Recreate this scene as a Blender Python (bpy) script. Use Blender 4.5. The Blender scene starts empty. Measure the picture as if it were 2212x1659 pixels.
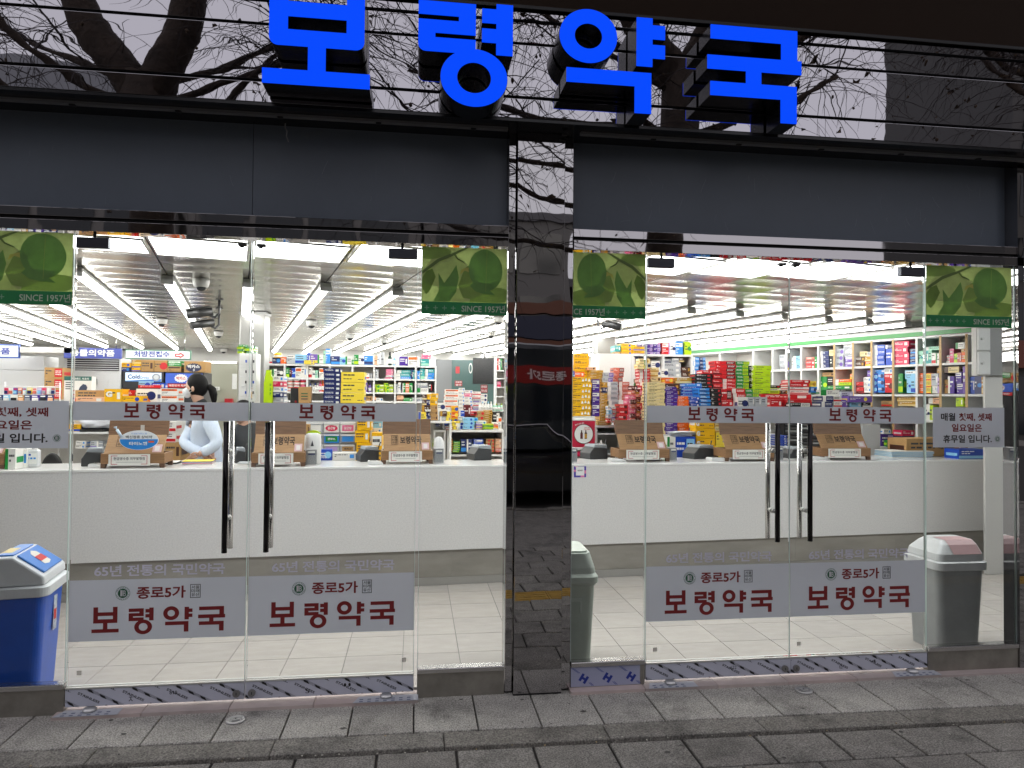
import bpy, bmesh, math, random, zlib
from mathutils import Vector, Matrix
random.seed(11)
R = math.radians
S = bpy.context.scene
COL = S.collection

# ------------------------------------------------------------------ camera
CX, CY, CZ = 1.8975, -4.2405, 1.764
YAW, PITCH, ROLL, FPX = R(7.7155), R(1.1483), R(0.4908), 1528.5      # focal length in 2212-wide pixels
cy_, sy_, cp_, sp_ = math.cos(YAW), math.sin(YAW), math.cos(PITCH), math.sin(PITCH)
FWD = Vector((sy_*cp_, cy_*cp_, sp_)); RT0 = Vector((cy_, -sy_, 0)); UP0 = RT0.cross(FWD)
RT = RT0*math.cos(ROLL) + UP0*math.sin(ROLL); UP = UP0*math.cos(ROLL) - RT0*math.sin(ROLL)
cam = bpy.data.objects.new("camera", bpy.data.cameras.new("camera")); COL.objects.link(cam)
cam.matrix_world = Matrix(((RT.x, UP.x, -FWD.x, CX), (RT.y, UP.y, -FWD.y, CY), (RT.z, UP.z, -FWD.z, CZ), (0, 0, 0, 1)))
cam.data.sensor_width = 36; cam.data.lens = FPX/2212*36; cam.data.clip_end = 500; cam.data.clip_start = .05
S.camera = cam

# ------------------------------------------------------------------ dusk sky, weak sun, exposure
world = bpy.data.worlds.new("World"); S.world = world; world.use_nodes = True
wn, wl = world.node_tree.nodes, world.node_tree.links
bg = wn["Background"]; sky = wn.new("ShaderNodeTexSky"); sky.sky_type = 'NISHITA'; sky.sun_disc = False
SUN_EL, SUN_AZ = R(14), R(15)
sky.sun_elevation = SUN_EL; sky.sun_rotation = SUN_AZ
cloud = wn.new("ShaderNodeMix"); cloud.data_type = 'RGBA'; cloud.inputs[0].default_value = .9
wl.new(sky.outputs[0], cloud.inputs[6]); cloud.inputs[7].default_value = (10.6, 10.3, 11.1, 1)   # flat lavender overcast
wl.new(cloud.outputs[2], bg.inputs[0]); bg.inputs[1].default_value = .1
sun = bpy.data.objects.new("sun", bpy.data.lights.new("sun", 'SUN')); COL.objects.link(sun)
sun.data.energy = .25; sun.data.angle = R(20); sun.data.color = (1, .93, .86)
sun.rotation_euler = (math.pi/2-SUN_EL, 0, math.pi-SUN_AZ)
S.view_settings.view_transform = 'Standard'; S.view_settings.look = 'None'
S.view_settings.exposure = 0; S.view_settings.gamma = 1
S.render.engine = 'CYCLES'
cyc = S.cycles; cyc.use_denoising = True; cyc.max_bounces = 9; cyc.diffuse_bounces = 4; cyc.glossy_bounces = 5
cyc.transparent_max_bounces = 24; cyc.transmission_bounces = 6; cyc.caustics_reflective = False; cyc.caustics_refractive = False
cyc.sample_clamp_indirect = 4; cyc.blur_glossy = .5

# ------------------------------------------------------------------ from a picture direction to a place
def ray(u, v): return FWD*FPX + RT*(u-1106) + UP*(829.5-v)
def at_z(u, v, z):
    d = ray(u, v); return Vector((CX, CY, CZ)) + d*((z-CZ)/d.z)
def at_y(u, v, y):
    d = ray(u, v); return Vector((CX, CY, CZ)) + d*((y-CY)/d.y)
def px(c, r, x, y): return 553*c+.25*x, (553.0, 877.8, 1244.3)[r]+.25*y

class Frame:
    """A vertical working plane through (ox, oy) turned by ang; local x runs along it, local y goes away from the street."""
    def __init__(s, ox, oy, ang=0.0):
        s.o = Vector((ox, oy, 0)); s.a = ang
        s.X = Vector((math.cos(ang), math.sin(ang), 0)); s.Y = Vector((-math.sin(ang), math.cos(ang), 0))
    def hit(s, u, v):
        d = ray(u, v); c = Vector((CX, CY, CZ)); t = (s.o-c).dot(s.Y)/d.dot(s.Y); p = c+d*t
        return (p-s.o).dot(s.X), p.z
    def rect(s, c, r, x0, x1, y0, y1):
        um, vm = px(c, r, (x0+x1)/2, (y0+y1)/2)
        a = s.hit(px(c, r, x0, 0)[0], vm)[0]; b = s.hit(px(c, r, x1, 0)[0], vm)[0]
        return a, b, s.hit(um, px(c, r, 0, y1)[1])[1], s.hit(um, px(c, r, 0, y0)[1])[1]
    def w(s, lx, ly, z): return s.o + s.X*lx + s.Y*ly + Vector((0, 0, z))

# ------------------------------------------------------------------ materials
MATS = {}
def srgb(h):
    c = [int(h[i:i+2], 16)/255 for i in (0, 2, 4)]
    return tuple((x/12.92 if x < .04045 else ((x+.055)/1.055)**2.4) for x in c)
def mat(name, color=(.5, .5, .5), rough=.5, metal=0.0, emit=None, es=1.0, spec=.5, bump=0, bscale=20, noise=0, nscale=8, coat=0, stretch=None, aniso=0):
    if name in MATS: return MATS[name]
    if isinstance(color, str): color = srgb(color)
    m = bpy.data.materials.new(name); m.use_nodes = True; MATS[name] = m
    nt = m.node_tree; b = nt.nodes["Principled BSDF"]
    b.inputs["Base Color"].default_value = (*color, 1); b.inputs["Roughness"].default_value = rough
    b.inputs["Metallic"].default_value = metal; b.inputs["Specular IOR Level"].default_value = spec
    if coat: b.inputs["Coat Weight"].default_value = coat
    if emit is not None:
        if isinstance(emit, str): emit = srgb(emit)
        b.inputs["Emission Color"].default_value = (*emit, 1); b.inputs["Emission Strength"].default_value = es
    if noise or bump:
        tc = nt.nodes.new("ShaderNodeTexCoord"); mp = nt.nodes.new("ShaderNodeMapping")
        if stretch: mp.inputs["Scale"].default_value = stretch
        nt.links.new(tc.outputs["Object"], mp.inputs[0])
    if noise:
        n = nt.nodes.new("ShaderNodeTexNoise"); n.inputs["Scale"].default_value = nscale; n.inputs["Detail"].default_value = 6
        n.inputs["Roughness"].default_value = .65
        nt.links.new(mp.outputs[0], n.inputs["Vector"])
        cr = nt.nodes.new("ShaderNodeMapRange"); cr.inputs["From Min"].default_value = .3; cr.inputs["From Max"].default_value = .7
        cr.inputs["To Min"].default_value = 1-noise; cr.inputs["To Max"].default_value = 1+noise
        nt.links.new(n.outputs["Fac"], cr.inputs["Value"])
        mx = nt.nodes.new("ShaderNodeVectorMath"); mx.operation = 'SCALE'; mx.inputs[0].default_value = color
        nt.links.new(cr.outputs[0], mx.inputs["Scale"]); nt.links.new(mx.outputs[0], b.inputs["Base Color"])
    if bump:
        n2 = nt.nodes.new("ShaderNodeTexNoise"); n2.inputs["Scale"].default_value = bscale; n2.inputs["Detail"].default_value = 2
        nt.links.new(mp.outputs[0], n2.inputs["Vector"])
        bp = nt.nodes.new("ShaderNodeBump"); bp.inputs["Strength"].default_value = 1; bp.inputs["Distance"].default_value = bump
        nt.links.new(n2.outputs["Fac"], bp.inputs["Height"]); nt.links.new(bp.outputs[0], b.inputs["Normal"])
    return m

def glass_mat():
    m = bpy.data.materials.new("shop glass"); m.use_nodes = True; nt = m.node_tree; nt.nodes.clear()
    out = nt.nodes.new("ShaderNodeOutputMaterial"); mx = nt.nodes.new("ShaderNodeMixShader")
    tr = nt.nodes.new("ShaderNodeBsdfTransparent"); gl = nt.nodes.new("ShaderNodeBsdfGlossy"); fr = nt.nodes.new("ShaderNodeFresnel")
    tr.inputs[0].default_value = (.975, .985, .975, 1); gl.inputs["Roughness"].default_value = 0; fr.inputs[0].default_value = 1.22
    gl.inputs[0].default_value = (.9, .9, .9, 1)
    nt.links.new(fr.outputs[0], mx.inputs[0]); nt.links.new(tr.outputs[0], mx.inputs[1]); nt.links.new(gl.outputs[0], mx.inputs[2])
    nt.links.new(mx.outputs[0], out.inputs[0]); return m
GLASS = glass_mat()
def film_mat(name, col, tint, fac):
    """Printed film on glass: part diffuse, part see-through."""
    m = bpy.data.materials.new(name); m.use_nodes = True; nt = m.node_tree; nt.nodes.clear()
    out = nt.nodes.new("ShaderNodeOutputMaterial"); mx = nt.nodes.new("ShaderNodeMixShader")
    tr = nt.nodes.new("ShaderNodeBsdfTransparent"); df = nt.nodes.new("ShaderNodeBsdfPrincipled")
    tr.inputs[0].default_value = (*tint, 1); df.inputs[0].default_value = (*col, 1); df.inputs["Roughness"].default_value = .6
    mx.inputs[0].default_value = fac
    nt.links.new(tr.outputs[0], mx.inputs[1]); nt.links.new(df.outputs[0], mx.inputs[2]); nt.links.new(mx.outputs[0], out.inputs[0])
    MATS[name] = m; return m
def glowthrough(m, fac):
    """Thin print on glass: lets part of the light behind it through, scattered."""
    nt = m.node_tree; b = nt.nodes["Principled BSDF"]; out = nt.nodes["Material Output"]
    t = nt.nodes.new("ShaderNodeBsdfTranslucent"); mx = nt.nodes.new("ShaderNodeMixShader"); mx.inputs[0].default_value = fac
    c = b.inputs["Base Color"]
    if c.links: nt.links.new(c.links[0].from_socket, t.inputs[0])
    else: t.inputs[0].default_value = c.default_value
    nt.links.new(b.outputs[0], mx.inputs[1]); nt.links.new(t.outputs[0], mx.inputs[2]); nt.links.new(mx.outputs[0], out.inputs[0]); return m

# ------------------------------------------------------------------ mesh builder
class MB:
    def __init__(s): s.v = []; s.f = []; s.m = []; s.mats = []; s.sm = []
    def mi(s, m):
        if m not in s.mats: s.mats.append(m)
        return s.mats.index(m)
    def face(s, pts, m, smooth=False):
        n = len(s.v); s.v += [tuple(p) for p in pts]; s.f.append(tuple(range(n, n+len(pts)))); s.m.append(s.mi(m)); s.sm.append(smooth); return s
    def box(s, x0, x1, y0, y1, z0, z1, m, M=None):
        n = len(s.v)
        P = [(x0, y0, z0), (x1, y0, z0), (x1, y1, z0), (x0, y1, z0), (x0, y0, z1), (x1, y0, z1), (x1, y1, z1), (x0, y1, z1)]
        if M is not None: P = [tuple(M @ Vector(p)) for p in P]
        s.v += P; k = s.mi(m)
        for f in ((0, 3, 2, 1), (4, 5, 6, 7), (0, 1, 5, 4), (1, 2, 6, 5), (2, 3, 7, 6), (3, 0, 4, 7)):
            s.f.append(tuple(n+i for i in f)); s.m.append(k); s.sm.append(False)
        return s
    def prism(s, poly, a, b, m, plane='xz', cap=True):
        """Extrude a 2D outline (counter-clockwise seen from the street) between a and b."""
        n = len(s.v); L = len(poly); k = s.mi(m)
        def pt(p, d): return (p[0], d, p[1]) if plane == 'xz' else ((d, p[0], p[1]) if plane == 'yz' else (p[0], p[1], d))
        s.v += [pt(p, a) for p in poly]+[pt(p, b) for p in poly]
        if cap:
            s.f.append(tuple(range(n, n+L))); s.m.append(k); s.sm.append(False)
            s.f.append(tuple(range(n+2*L-1, n+L-1, -1))); s.m.append(k); s.sm.append(False)
        for i in range(L):
            j = (i+1) % L
            s.f.append((n+j, n+i, n+L+i, n+L+j)); s.m.append(k); s.sm.append(False)
        return s
    def ring(s, cx, cz, ro, ri, y0, y1, m, seg=40, cap_only=False):
        k = s.mi(m); n = len(s.v)
        for rr in (ro, ri):
            for y in (y0, y1):
                for i in range(seg):
                    a = 2*math.pi*i/seg; s.v.append((cx+rr[0]*math.cos(a), y, cz+rr[1]*math.sin(a)))
        A, B, C, D = n, n+seg, n+2*seg, n+3*seg
        for i in range(seg):
            j = (i+1) % seg
            fs = [(A+i, A+j, C+j, C+i)] if cap_only else [(A+i, A+j, C+j, C+i), (B+j, B+i, D+i, D+j), (A+j, A+i, B+i, B+j), (C+i, C+j, D+j, D+i)]
            for f in fs: s.f.append(f); s.m.append(k); s.sm.append(False)
        return s
    def tube(s, pts, rad, m, seg=8, cap=True):
        k = s.mi(m); n0 = len(s.v); pts = [Vector(p) for p in pts]
        if not isinstance(rad, (list, tuple)): rad = [rad]*len(pts)
        up = Vector((0, 0, 1)); prev = None
        for i, p in enumerate(pts):
            d = (pts[min(i+1, len(pts)-1)]-pts[max(i-1, 0)])
            d = d.normalized() if d.length > 1e-9 else Vector((0, 0, 1))
            if prev is None:
                a = d.cross(up); a = a.normalized() if a.length > 1e-3 else Vector((1, 0, 0))
            else:
                a = prev-d*prev.dot(d); a = a.normalized() if a.length > 1e-6 else prev
            prev = a; b = d.cross(a)
            for j in range(seg):
                t = 2*math.pi*j/seg; s.v.append(tuple(p+(a*math.cos(t)+b*math.sin(t))*rad[i]))
        for i in range(len(pts)-1):
            for j in range(seg):
                q = (j+1) % seg
                s.f.append((n0+i*seg+j, n0+i*seg+q, n0+(i+1)*seg+q, n0+(i+1)*seg+j)); s.m.append(k); s.sm.append(seg > 4)
        if cap:
            s.f.append(tuple(n0+j for j in reversed(range(seg)))); s.m.append(k); s.sm.append(False)
            e = n0+(len(pts)-1)*seg; s.f.append(tuple(e+j for j in range(seg))); s.m.append(k); s.sm.append(False)
        return s
    def lathe(s, prof, m, seg=20, c=(0, 0, 0)):
        """Turn a profile of (radius, height) about a vertical axis."""
        k = s.mi(m); n0 = len(s.v)
        for r, z in prof:
            for j in range(seg):
                t = 2*math.pi*j/seg; s.v.append((c[0]+r*math.cos(t), c[1]+r*math.sin(t), c[2]+z))
        for i in range(len(prof)-1):
            for j in range(seg):
                q = (j+1) % seg
                s.f.append((n0+i*seg+j, n0+i*seg+q, n0+(i+1)*seg+q, n0+(i+1)*seg+j)); s.m.append(k); s.sm.append(True)
        s.f.append(tuple(n0+j for j in reversed(range(seg)))); s.m.append(k); s.sm.append(False)
        e = n0+(len(prof)-1)*seg; s.f.append(tuple(e+j for j in range(seg))); s.m.append(k); s.sm.append(False)
        return s
    def add(s, mesh, M, m):
        n = len(s.v); k = s.mi(m)
        s.v += [tuple(M @ v.co) for v in mesh.vertices]
        for p in mesh.polygons: s.f.append(tuple(n+i for i in p.vertices)); s.m.append(k); s.sm.append(False)
        return s
    def clip(s, xr, zr):
        """Cut away whatever reaches beyond xr, zr (print running off the edge of its sheet)."""
        bm = bmesh.new(); vs = [bm.verts.new(p) for p in s.v]
        for f, k in zip(s.f, s.m):
            try: bm.faces.new([vs[i] for i in f]).material_index = k
            except ValueError: pass
        for co, no in (((xr[0], 0, 0), (-1, 0, 0)), ((xr[1], 0, 0), (1, 0, 0)), ((0, 0, zr[0]), (0, 0, -1)), ((0, 0, zr[1]), (0, 0, 1))):
            bmesh.ops.bisect_plane(bm, geom=bm.verts[:]+bm.edges[:]+bm.faces[:], plane_co=co, plane_no=no, clear_outer=True)
        bm.verts.index_update(); s.v = [tuple(v.co) for v in bm.verts]; s.f = [tuple(v.index for v in f.verts) for f in bm.faces]; s.m = [f.material_index for f in bm.faces]; s.sm = [False]*len(s.f); bm.free(); return s
    def build(s, name, parent=None, bevel=0, loc=None, rot=0, seg=2):
        me = bpy.data.meshes.new(name); me.from_pydata(s.v, [], s.f)
        for m in s.mats: me.materials.append(m)
        me.polygons.foreach_set("material_index", s.m); me.polygons.foreach_set("use_smooth", s.sm); me.update()
        o = bpy.data.objects.new(name, me); COL.objects.link(o)
        if parent is not None: o.parent = parent
        if loc is not None: o.location = loc
        if rot: o.rotation_euler = (0, 0, rot)
        if bevel:
            b = o.modifiers.new("bevel", 'BEVEL'); b.width = bevel; b.segments = seg; b.limit_method = 'ANGLE'; b.angle_limit = R(40)
        return o

LABELS = {}
def tag(o, label, cat, group=None):
    o["label"] = label; o["category"] = cat
    if group: o["group"] = group
    LABELS.setdefault(label, []).append(o.name)
    return o
def thing(name, label, cat, loc=(0, 0, 0), rot=0, group=None):
    o = bpy.data.objects.new(name, None); COL.objects.link(o); o.empty_display_size = .1
    o.location = loc; o.rotation_euler = (0, 0, rot); return tag(o, label, cat, group)
def struct(o): o["kind"] = "structure"; return o
ORD = ["first", "second", "third", "fourth", "fifth", "sixth", "seventh", "eighth", "ninth", "tenth", "eleventh", "twelfth", "thirteenth", "fourteenth", "fifteenth", "sixteenth"]

# ------------------------------------------------------------------ writing
_tc = bpy.data.curves.new("writing", 'FONT'); _to = bpy.data.objects.new("writing", _tc)
_ts = bpy.data.scenes.new("writing desk"); _ts.collection.objects.link(_to)      # letters are set in a scene of their own, removed at the end
TX = {}
def text_mesh(body, bold=0.0, space=1.0, res=3):
    key = (body, bold, space)
    if key in TX: return TX[key]
    _tc.body = body; _tc.size = 1; _tc.offset = bold; _tc.space_character = space; _tc.resolution_u = res
    _tc.fill_mode = 'FRONT'; _tc.extrude = 0
    _ts.view_layers[0].update(); dg = _ts.view_layers[0].depsgraph
    me = bpy.data.meshes.new_from_object(_to.evaluated_get(dg))
    xs = [v.co.x for v in me.vertices]; ys = [v.co.y for v in me.vertices]
    TX[key] = (me, min(xs), max(xs), min(ys), max(ys)); return TX[key]
def write(mb, body, m, x0, x1, z0, z1, y, bold=0.0, space=1.0, rot=0.0, M=None):
    """Lay a line of writing into the rectangle x0..x1, z0..z1 of the plane y (read from -y)."""
    me, a, b, c, d = text_mesh(body, bold, space)
    if x1 is None: x1 = x0+(b-a)*(z1-z0)/(d-c)
    sx = (x1-x0)/(b-a); sz = (z1-z0)/(d-c)
    T = Matrix(((sx, 0, 0, x0-a*sx), (0, 0, 0, y), (0, sz, 0, z0-c*sz), (0, 0, 0, 1)))
    if rot:
        ce = Matrix.Translation(Vector(((x0+x1)/2, y, (z0+z1)/2))); T = ce @ Matrix.Rotation(rot, 4, 'Y') @ ce.inverted() @ T
    if M is not None: T = M @ T
    mb.add(me, T, m); return mb

# the four broad brush-square syllables of the shop name: rectangles and rings, in metres as on the big sign
GLYPH = [
    dict(box=[(1.108, 1.204, 3.62, 3.97), (1.508, 1.602, 3.62, 3.97), (1.204, 1.508, 3.777, 3.857), (1.204, 1.508, 3.62, 3.706), (1.309, 1.401, 3.492, 3.62), (1.076, 1.633, 3.413, 3.492)], ring=[]),
    dict(box=[(1.888, 2.2, 3.847, 3.921), (2.107, 2.2, 3.819, 3.847), (1.888, 2.2, 3.749, 3.819), (1.888, 1.98, 3.723, 3.749), (1.888, 2.2, 3.646, 3.723),
              (2.313, 2.405, 3.65, 3.932), (2.234, 2.313, 3.824, 3.902), (2.234, 2.313, 3.716, 3.792)], ring=[((2.193, 3.514), (.185, .16), (.091, .083))]),
    dict(box=[(3.111, 3.204, 3.648, 3.925), (3.204, 3.278, 3.807, 3.886), (3.204, 3.278, 3.697, 3.774), (2.708, 3.198, 3.531, 3.611), (3.101, 3.198, 3.379, 3.531)], ring=[((2.832, 3.795), (.167, .153), (.077, .07))]),
    dict(box=[(3.55, 4.08, 3.84, 3.92), (3.981, 4.08, 3.744, 3.84), (3.531, 4.106, 3.664, 3.744), (3.765, 3.858, 3.592, 3.664), (3.549, 4.077, 3.512, 3.592), (3.978, 4.077, 3.375, 3.512)], ring=[]),
]
GX = [1.076, 1.888, 2.665, 3.531]
def rounded(x0, x1, z0, z1, r, corners):
    """Rectangle outline with some corners rounded (bl, br, tr, tl)."""
    out = []
    for (cx, cz, a0, on, c) in ((x0+r, z0+r, 180, 'bl' in corners, (x0, z0)), (x1-r, z0+r, 270, 'br' in corners, (x1, z0)), (x1-r, z1-r, 0, 'tr' in corners, (x1, z1)), (x0+r, z1-r, 90, 'tl' in corners, (x0, z1))):
        if on: out += [(cx+r*math.cos(R(a0+t)), cz+r*math.sin(R(a0+t))) for t in range(0, 91, 15)]
        else: out.append(c)
    return out
def shop_name(mb, m, xs, zb, sc, y):
    """The four syllables side by side at scale sc, base line zb, each starting at one of xs."""
    for g, gx, x in zip(GLYPH, GX, xs):
        for a, b, c, d in g['box']:
            X0, X1, Z0, Z1 = x+(a-gx)*sc, x+(b-gx)*sc, zb+(c-3.412)*sc, zb+(d-3.412)*sc
            mb.face([(X0, y, Z0), (X1, y, Z0), (X1, y, Z1), (X0, y, Z1)], m)
        for (cx, cz), ro, ri in g['ring']:
            mb.ring(x+(cx-gx)*sc, zb+(cz-3.412)*sc, (ro[0]*sc, ro[1]*sc), (ri[0]*sc, ri[1]*sc), y-.0006, y, m, 32, True)
    return mb
# ================================================================== SETTING: ground and floors
def slab_mat(name, base, var, sc):
    m = mat(name, base, .75, noise=var, nscale=sc, bump=.0015, bscale=60)
    nt = m.node_tree; b = nt.nodes["Principled BSDF"]; src = b.inputs["Base Color"].links[0].from_socket
    tc = nt.nodes.new("ShaderNodeTexCoord"); n = nt.nodes.new("ShaderNodeTexNoise"); n.inputs["Scale"].default_value = 120; n.inputs["Detail"].default_value = 3
    nt.links.new(tc.outputs["Object"], n.inputs["Vector"])
    st = nt.nodes.new("ShaderNodeTexNoise"); st.inputs["Scale"].default_value = 2.3; st.inputs["Detail"].default_value = 8; st.inputs["Roughness"].default_value = .75
    nt.links.new(tc.outputs["Object"], st.inputs["Vector"])
    r1 = nt.nodes.new("ShaderNodeMapRange"); r1.inputs[1].default_value = .35; r1.inputs[2].default_value = .65; r1.inputs[3].default_value = .5; r1.inputs[4].default_value = 1.5
    nt.links.new(n.outputs["Fac"], r1.inputs[0])
    r2 = nt.nodes.new("ShaderNodeMapRange"); r2.inputs[1].default_value = .36; r2.inputs[2].default_value = .5; r2.inputs[3].default_value = .6; r2.inputs[4].default_value = 1.12
    nt.links.new(st.outputs["Fac"], r2.inputs[0])
    mu = nt.nodes.new("ShaderNodeMath"); mu.operation = 'MULTIPLY'; nt.links.new(r1.outputs[0], mu.inputs[0]); nt.links.new(r2.outputs[0], mu.inputs[1])
    sc_ = nt.nodes.new("ShaderNodeVectorMath"); sc_.operation = 'SCALE'; nt.links.new(src, sc_.inputs[0]); nt.links.new(mu.outputs[0], sc_.inputs["Scale"])
    nt.links.new(sc_.outputs[0], b.inputs["Base Color"]); return m
SLAB = [slab_mat("granite slab %d" % i, c, .16, 9+i) for i, c in enumerate([(.33, .318, .29), (.30, .288, .262), (.36, .348, .315), (.315, .30, .275)])]
KERB = [slab_mat("border granite %d" % i, c, .15, 8+i) for i, c in enumerate([(.185, .175, .153), (.20, .19, .168)])]
PAVE = [slab_mat("sidewalk paver %d" % i, c, .2, 7+i) for i, c in enumerate([(.215, .205, .184), (.195, .185, .166), (.235, .224, .20), (.205, .195, .175)])]
JOINT = mat("joint dirt", (.035, .032, .029), .95, noise=.3, nscale=15)
MOSS = mat("rusty joint dirt", (.05, .03, .024), .95)
pv = MB()
SK = -.0165                                             # the paving runs a touch out of square with the shop front
def slab(x0, x1, y0, y1, z, m, g=.004, h=.06):
    dz = random.uniform(-.0012, .0012); x0 += g; x1 -= g; y0 += g; y1 -= g; e = .004
    def q(x, y): return (x, y+SK*(x-1.5))
    a = [q(x0+e, y0+e), q(x1-e, y0+e), q(x1-e, y1-e), q(x0+e, y1-e)]; b = [q(x0, y0), q(x1, y0), q(x1, y1), q(x0, y1)]
    pv.face([(*p, z+dz) for p in a], m)
    for i in range(4):
        j = (i+1) % 4
        pv.face([(*b[i], z+dz-e), (*b[j], z+dz-e), (*a[j], z+dz), (*a[i], z+dz)], m)
        pv.face([(*b[i], z-h), (*b[j], z-h), (*b[j], z+dz-e), (*b[i], z+dz-e)], m)
x = .19-.343*9
while x < 9:
    slab(x, x+.343, -.44, .03, 0, random.choice(SLAB)); x += .343
x = -3.1
while x < 9:
    slab(x, x+.86, -.60, -.44, -.004, random.choice(KERB), .002); x += .86
x0 = 1.33-.394*14
for row in range(13):
    x = x0+(.197 if row % 2 else 0); yy = -.61-.29*row
    while x < 9.5:
        if not (5 <= row <= 5): slab(x, x+.394, yy-.29, yy, -.018, random.choice(PAVE), .007)
        x += .394
GUM = mat("gum spot", (.075, .07, .064), .7)
rg = random.Random(17)
for k in range(46):                                     # trodden gum and old stains
    x, y = rg.uniform(-.8, 6.2), rg.uniform(-1.25, -.05); big_ = False; r_ = rg.uniform(.03, .085) if big_ else rg.uniform(.006, .016)
    z = (.0022 if y+SK*(x-1.5) > -.44 else (-.0018 if y > -.6 else -.0158))
    pv.face([(x+r_*rg.uniform(.55, 1.15)*math.cos(2*math.pi*i/11)*1.3, y+SK*(x-1.5)+r_*rg.uniform(.5, 1.0)*math.sin(2*math.pi*i/11), z) for i in range(11)], GUM)
pav = pv.build("pavement"); struct(pav)
g = MB(); g.box(-80, 90, -60, 14, -.6, -.03, JOINT); struct(g.build("ground"))
TACT = mat("yellow tactile block", (.42, .26, .05), .8, noise=.2, nscale=10)
tm = MB()
for i in range(42):
    X = -3.2+.3*i
    tm.box(X+.003, X+.297, -2.355, -2.065, -.06, -.018, TACT)
    for k in range(4): tm.box(X+.02, X+.28, -2.33+.068*k, -2.297+.068*k, -.018, -.012, TACT)
struct(tm.build("tactile_paving"))
FT = []
for i in range(4):
    m = mat("floor tile %d" % i, [(.485, .447, .412), (.51, .47, .432), (.468, .432, .40), (.495, .457, .42)][i], .22, noise=.07, nscale=5, stretch=(1, 3.2, 1))
    FT.append(m)
GROUT = mat("tile grout", (.20, .19, .18), .8)
fl = MB(); fl.box(-7.4, 14, .06, 11.3, -.03, .026, GROUT)
T = .376
for i in range(-10, 24):
    for j in range(0, 9):
        xx = .325+T*i; yy = -.13+T*j
        ya = max(yy, .065)
        if xx > 10 or xx < -3.2 or ya >= yy+T: continue
        fl.box(xx+.0024, xx+T-.0024, ya+.0024, yy+T-.0024, .0, .03, FT[(i*7+j*13+(i*j) % 3) % 4])
struct(fl.build("floor"))
rf = MB(); rf.box(-7.4, 14, 3.0, 11.3, .031, .25, mat("raised floor vinyl", (.5, .48, .45), .4)); struct(rf.build("raised_floor"))
# pinkish threshold stones under the two pairs of doors
TH = [mat("threshold stone %d" % i, c, .45, noise=.12, nscale=7) for i, c in enumerate([(.50, .41, .385), (.46, .39, .37), (.53, .45, .42)])]
tb = MB()
for a, b in ((-.04, 1.93), (2.83, 5.24)):
    x = a; k = 0
    while x < b-.01:
        w = min(.46, b-x); tb.box(x+.002, x+w-.002, -.085, .064, -.02, .018, TH[k % 3]); x += w; k += 1
tb.box(5.24, 5.9, -.085, .064, -.02, .012, TH[1])
struct(tb.build("threshold"))

# ================================================================== SHOP FRONT
MIRROR = mat("black mirror steel", (.42, .41, .435), .010, 1, bump=.0012, bscale=1.6, stretch=(.8, .8, 2.2))
MIRROR2 = mat("black mirror steel pillar", (.40, .39, .395), .012, 1, bump=.0016, bscale=1.3, stretch=(2.4, 1, 1.2))
RAILM = mat("dark mirror rail", (.36, .345, .35), .02, 1, bump=.0012, bscale=2.5, stretch=(1.4, 1, 1))
BLACK = mat("matt black", (.008, .008, .009), .6)
BLKGL = mat("black lacquer", (.006, .006, .008), .22)
def shutter_mat():
    m = mat("dark slate panel", (.118, .142, .178), .42, noise=.05, nscale=3)
    nt = m.node_tree; b = nt.nodes["Principled BSDF"]
    tc = nt.nodes.new("ShaderNodeTexCoord")                                   # scratches: stretched fine noise cut hard
    mp = nt.nodes.new("ShaderNodeMapping"); mp.inputs["Scale"].default_value = (26, 1, 1.1); mp.inputs["Rotation"].default_value = (0, .12, 0)
    nt.links.new(tc.outputs["Object"], mp.inputs[0])
    n = nt.nodes.new("ShaderNodeTexNoise"); n.inputs["Scale"].default_value = 6; n.inputs["Detail"].default_value = 4; nt.links.new(mp.outputs[0], n.inputs["Vector"])
    r1 = nt.nodes.new("ShaderNodeMapRange"); r1.inputs[1].default_value = .69; r1.inputs[2].default_value = .73; r1.inputs[3].default_value = 0; r1.inputs[4].default_value = .25
    nt.links.new(n.outputs["Fac"], r1.inputs[0])
    src = b.inputs["Base Color"].links[0].from_socket
    mx = nt.nodes.new("ShaderNodeMix"); mx.data_type = 'RGBA'; nt.links.new(r1.outputs[0], mx.inputs[0]); nt.links.new(src, mx.inputs[6]); mx.inputs[7].default_value = (.3, .32, .36, 1)
    nt.links.new(mx.outputs[2], b.inputs["Base Color"]); return m
SHUT = shutter_mat()
STEEL = mat("brushed stainless", (.58, .57, .56), .22, 1, bump=.0006, bscale=40, stretch=(1, 1, .04))
POLISH = mat("polished stainless", (.6, .6, .59), .38, .9)
DGLASS = mat("glass edge", (.70, .82, .77), .25)  # pale green stands in for the light caught in the pane edges
SCREWM = mat("grey galvanised strip", (.25, .25, .26), .45, .6)

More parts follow.
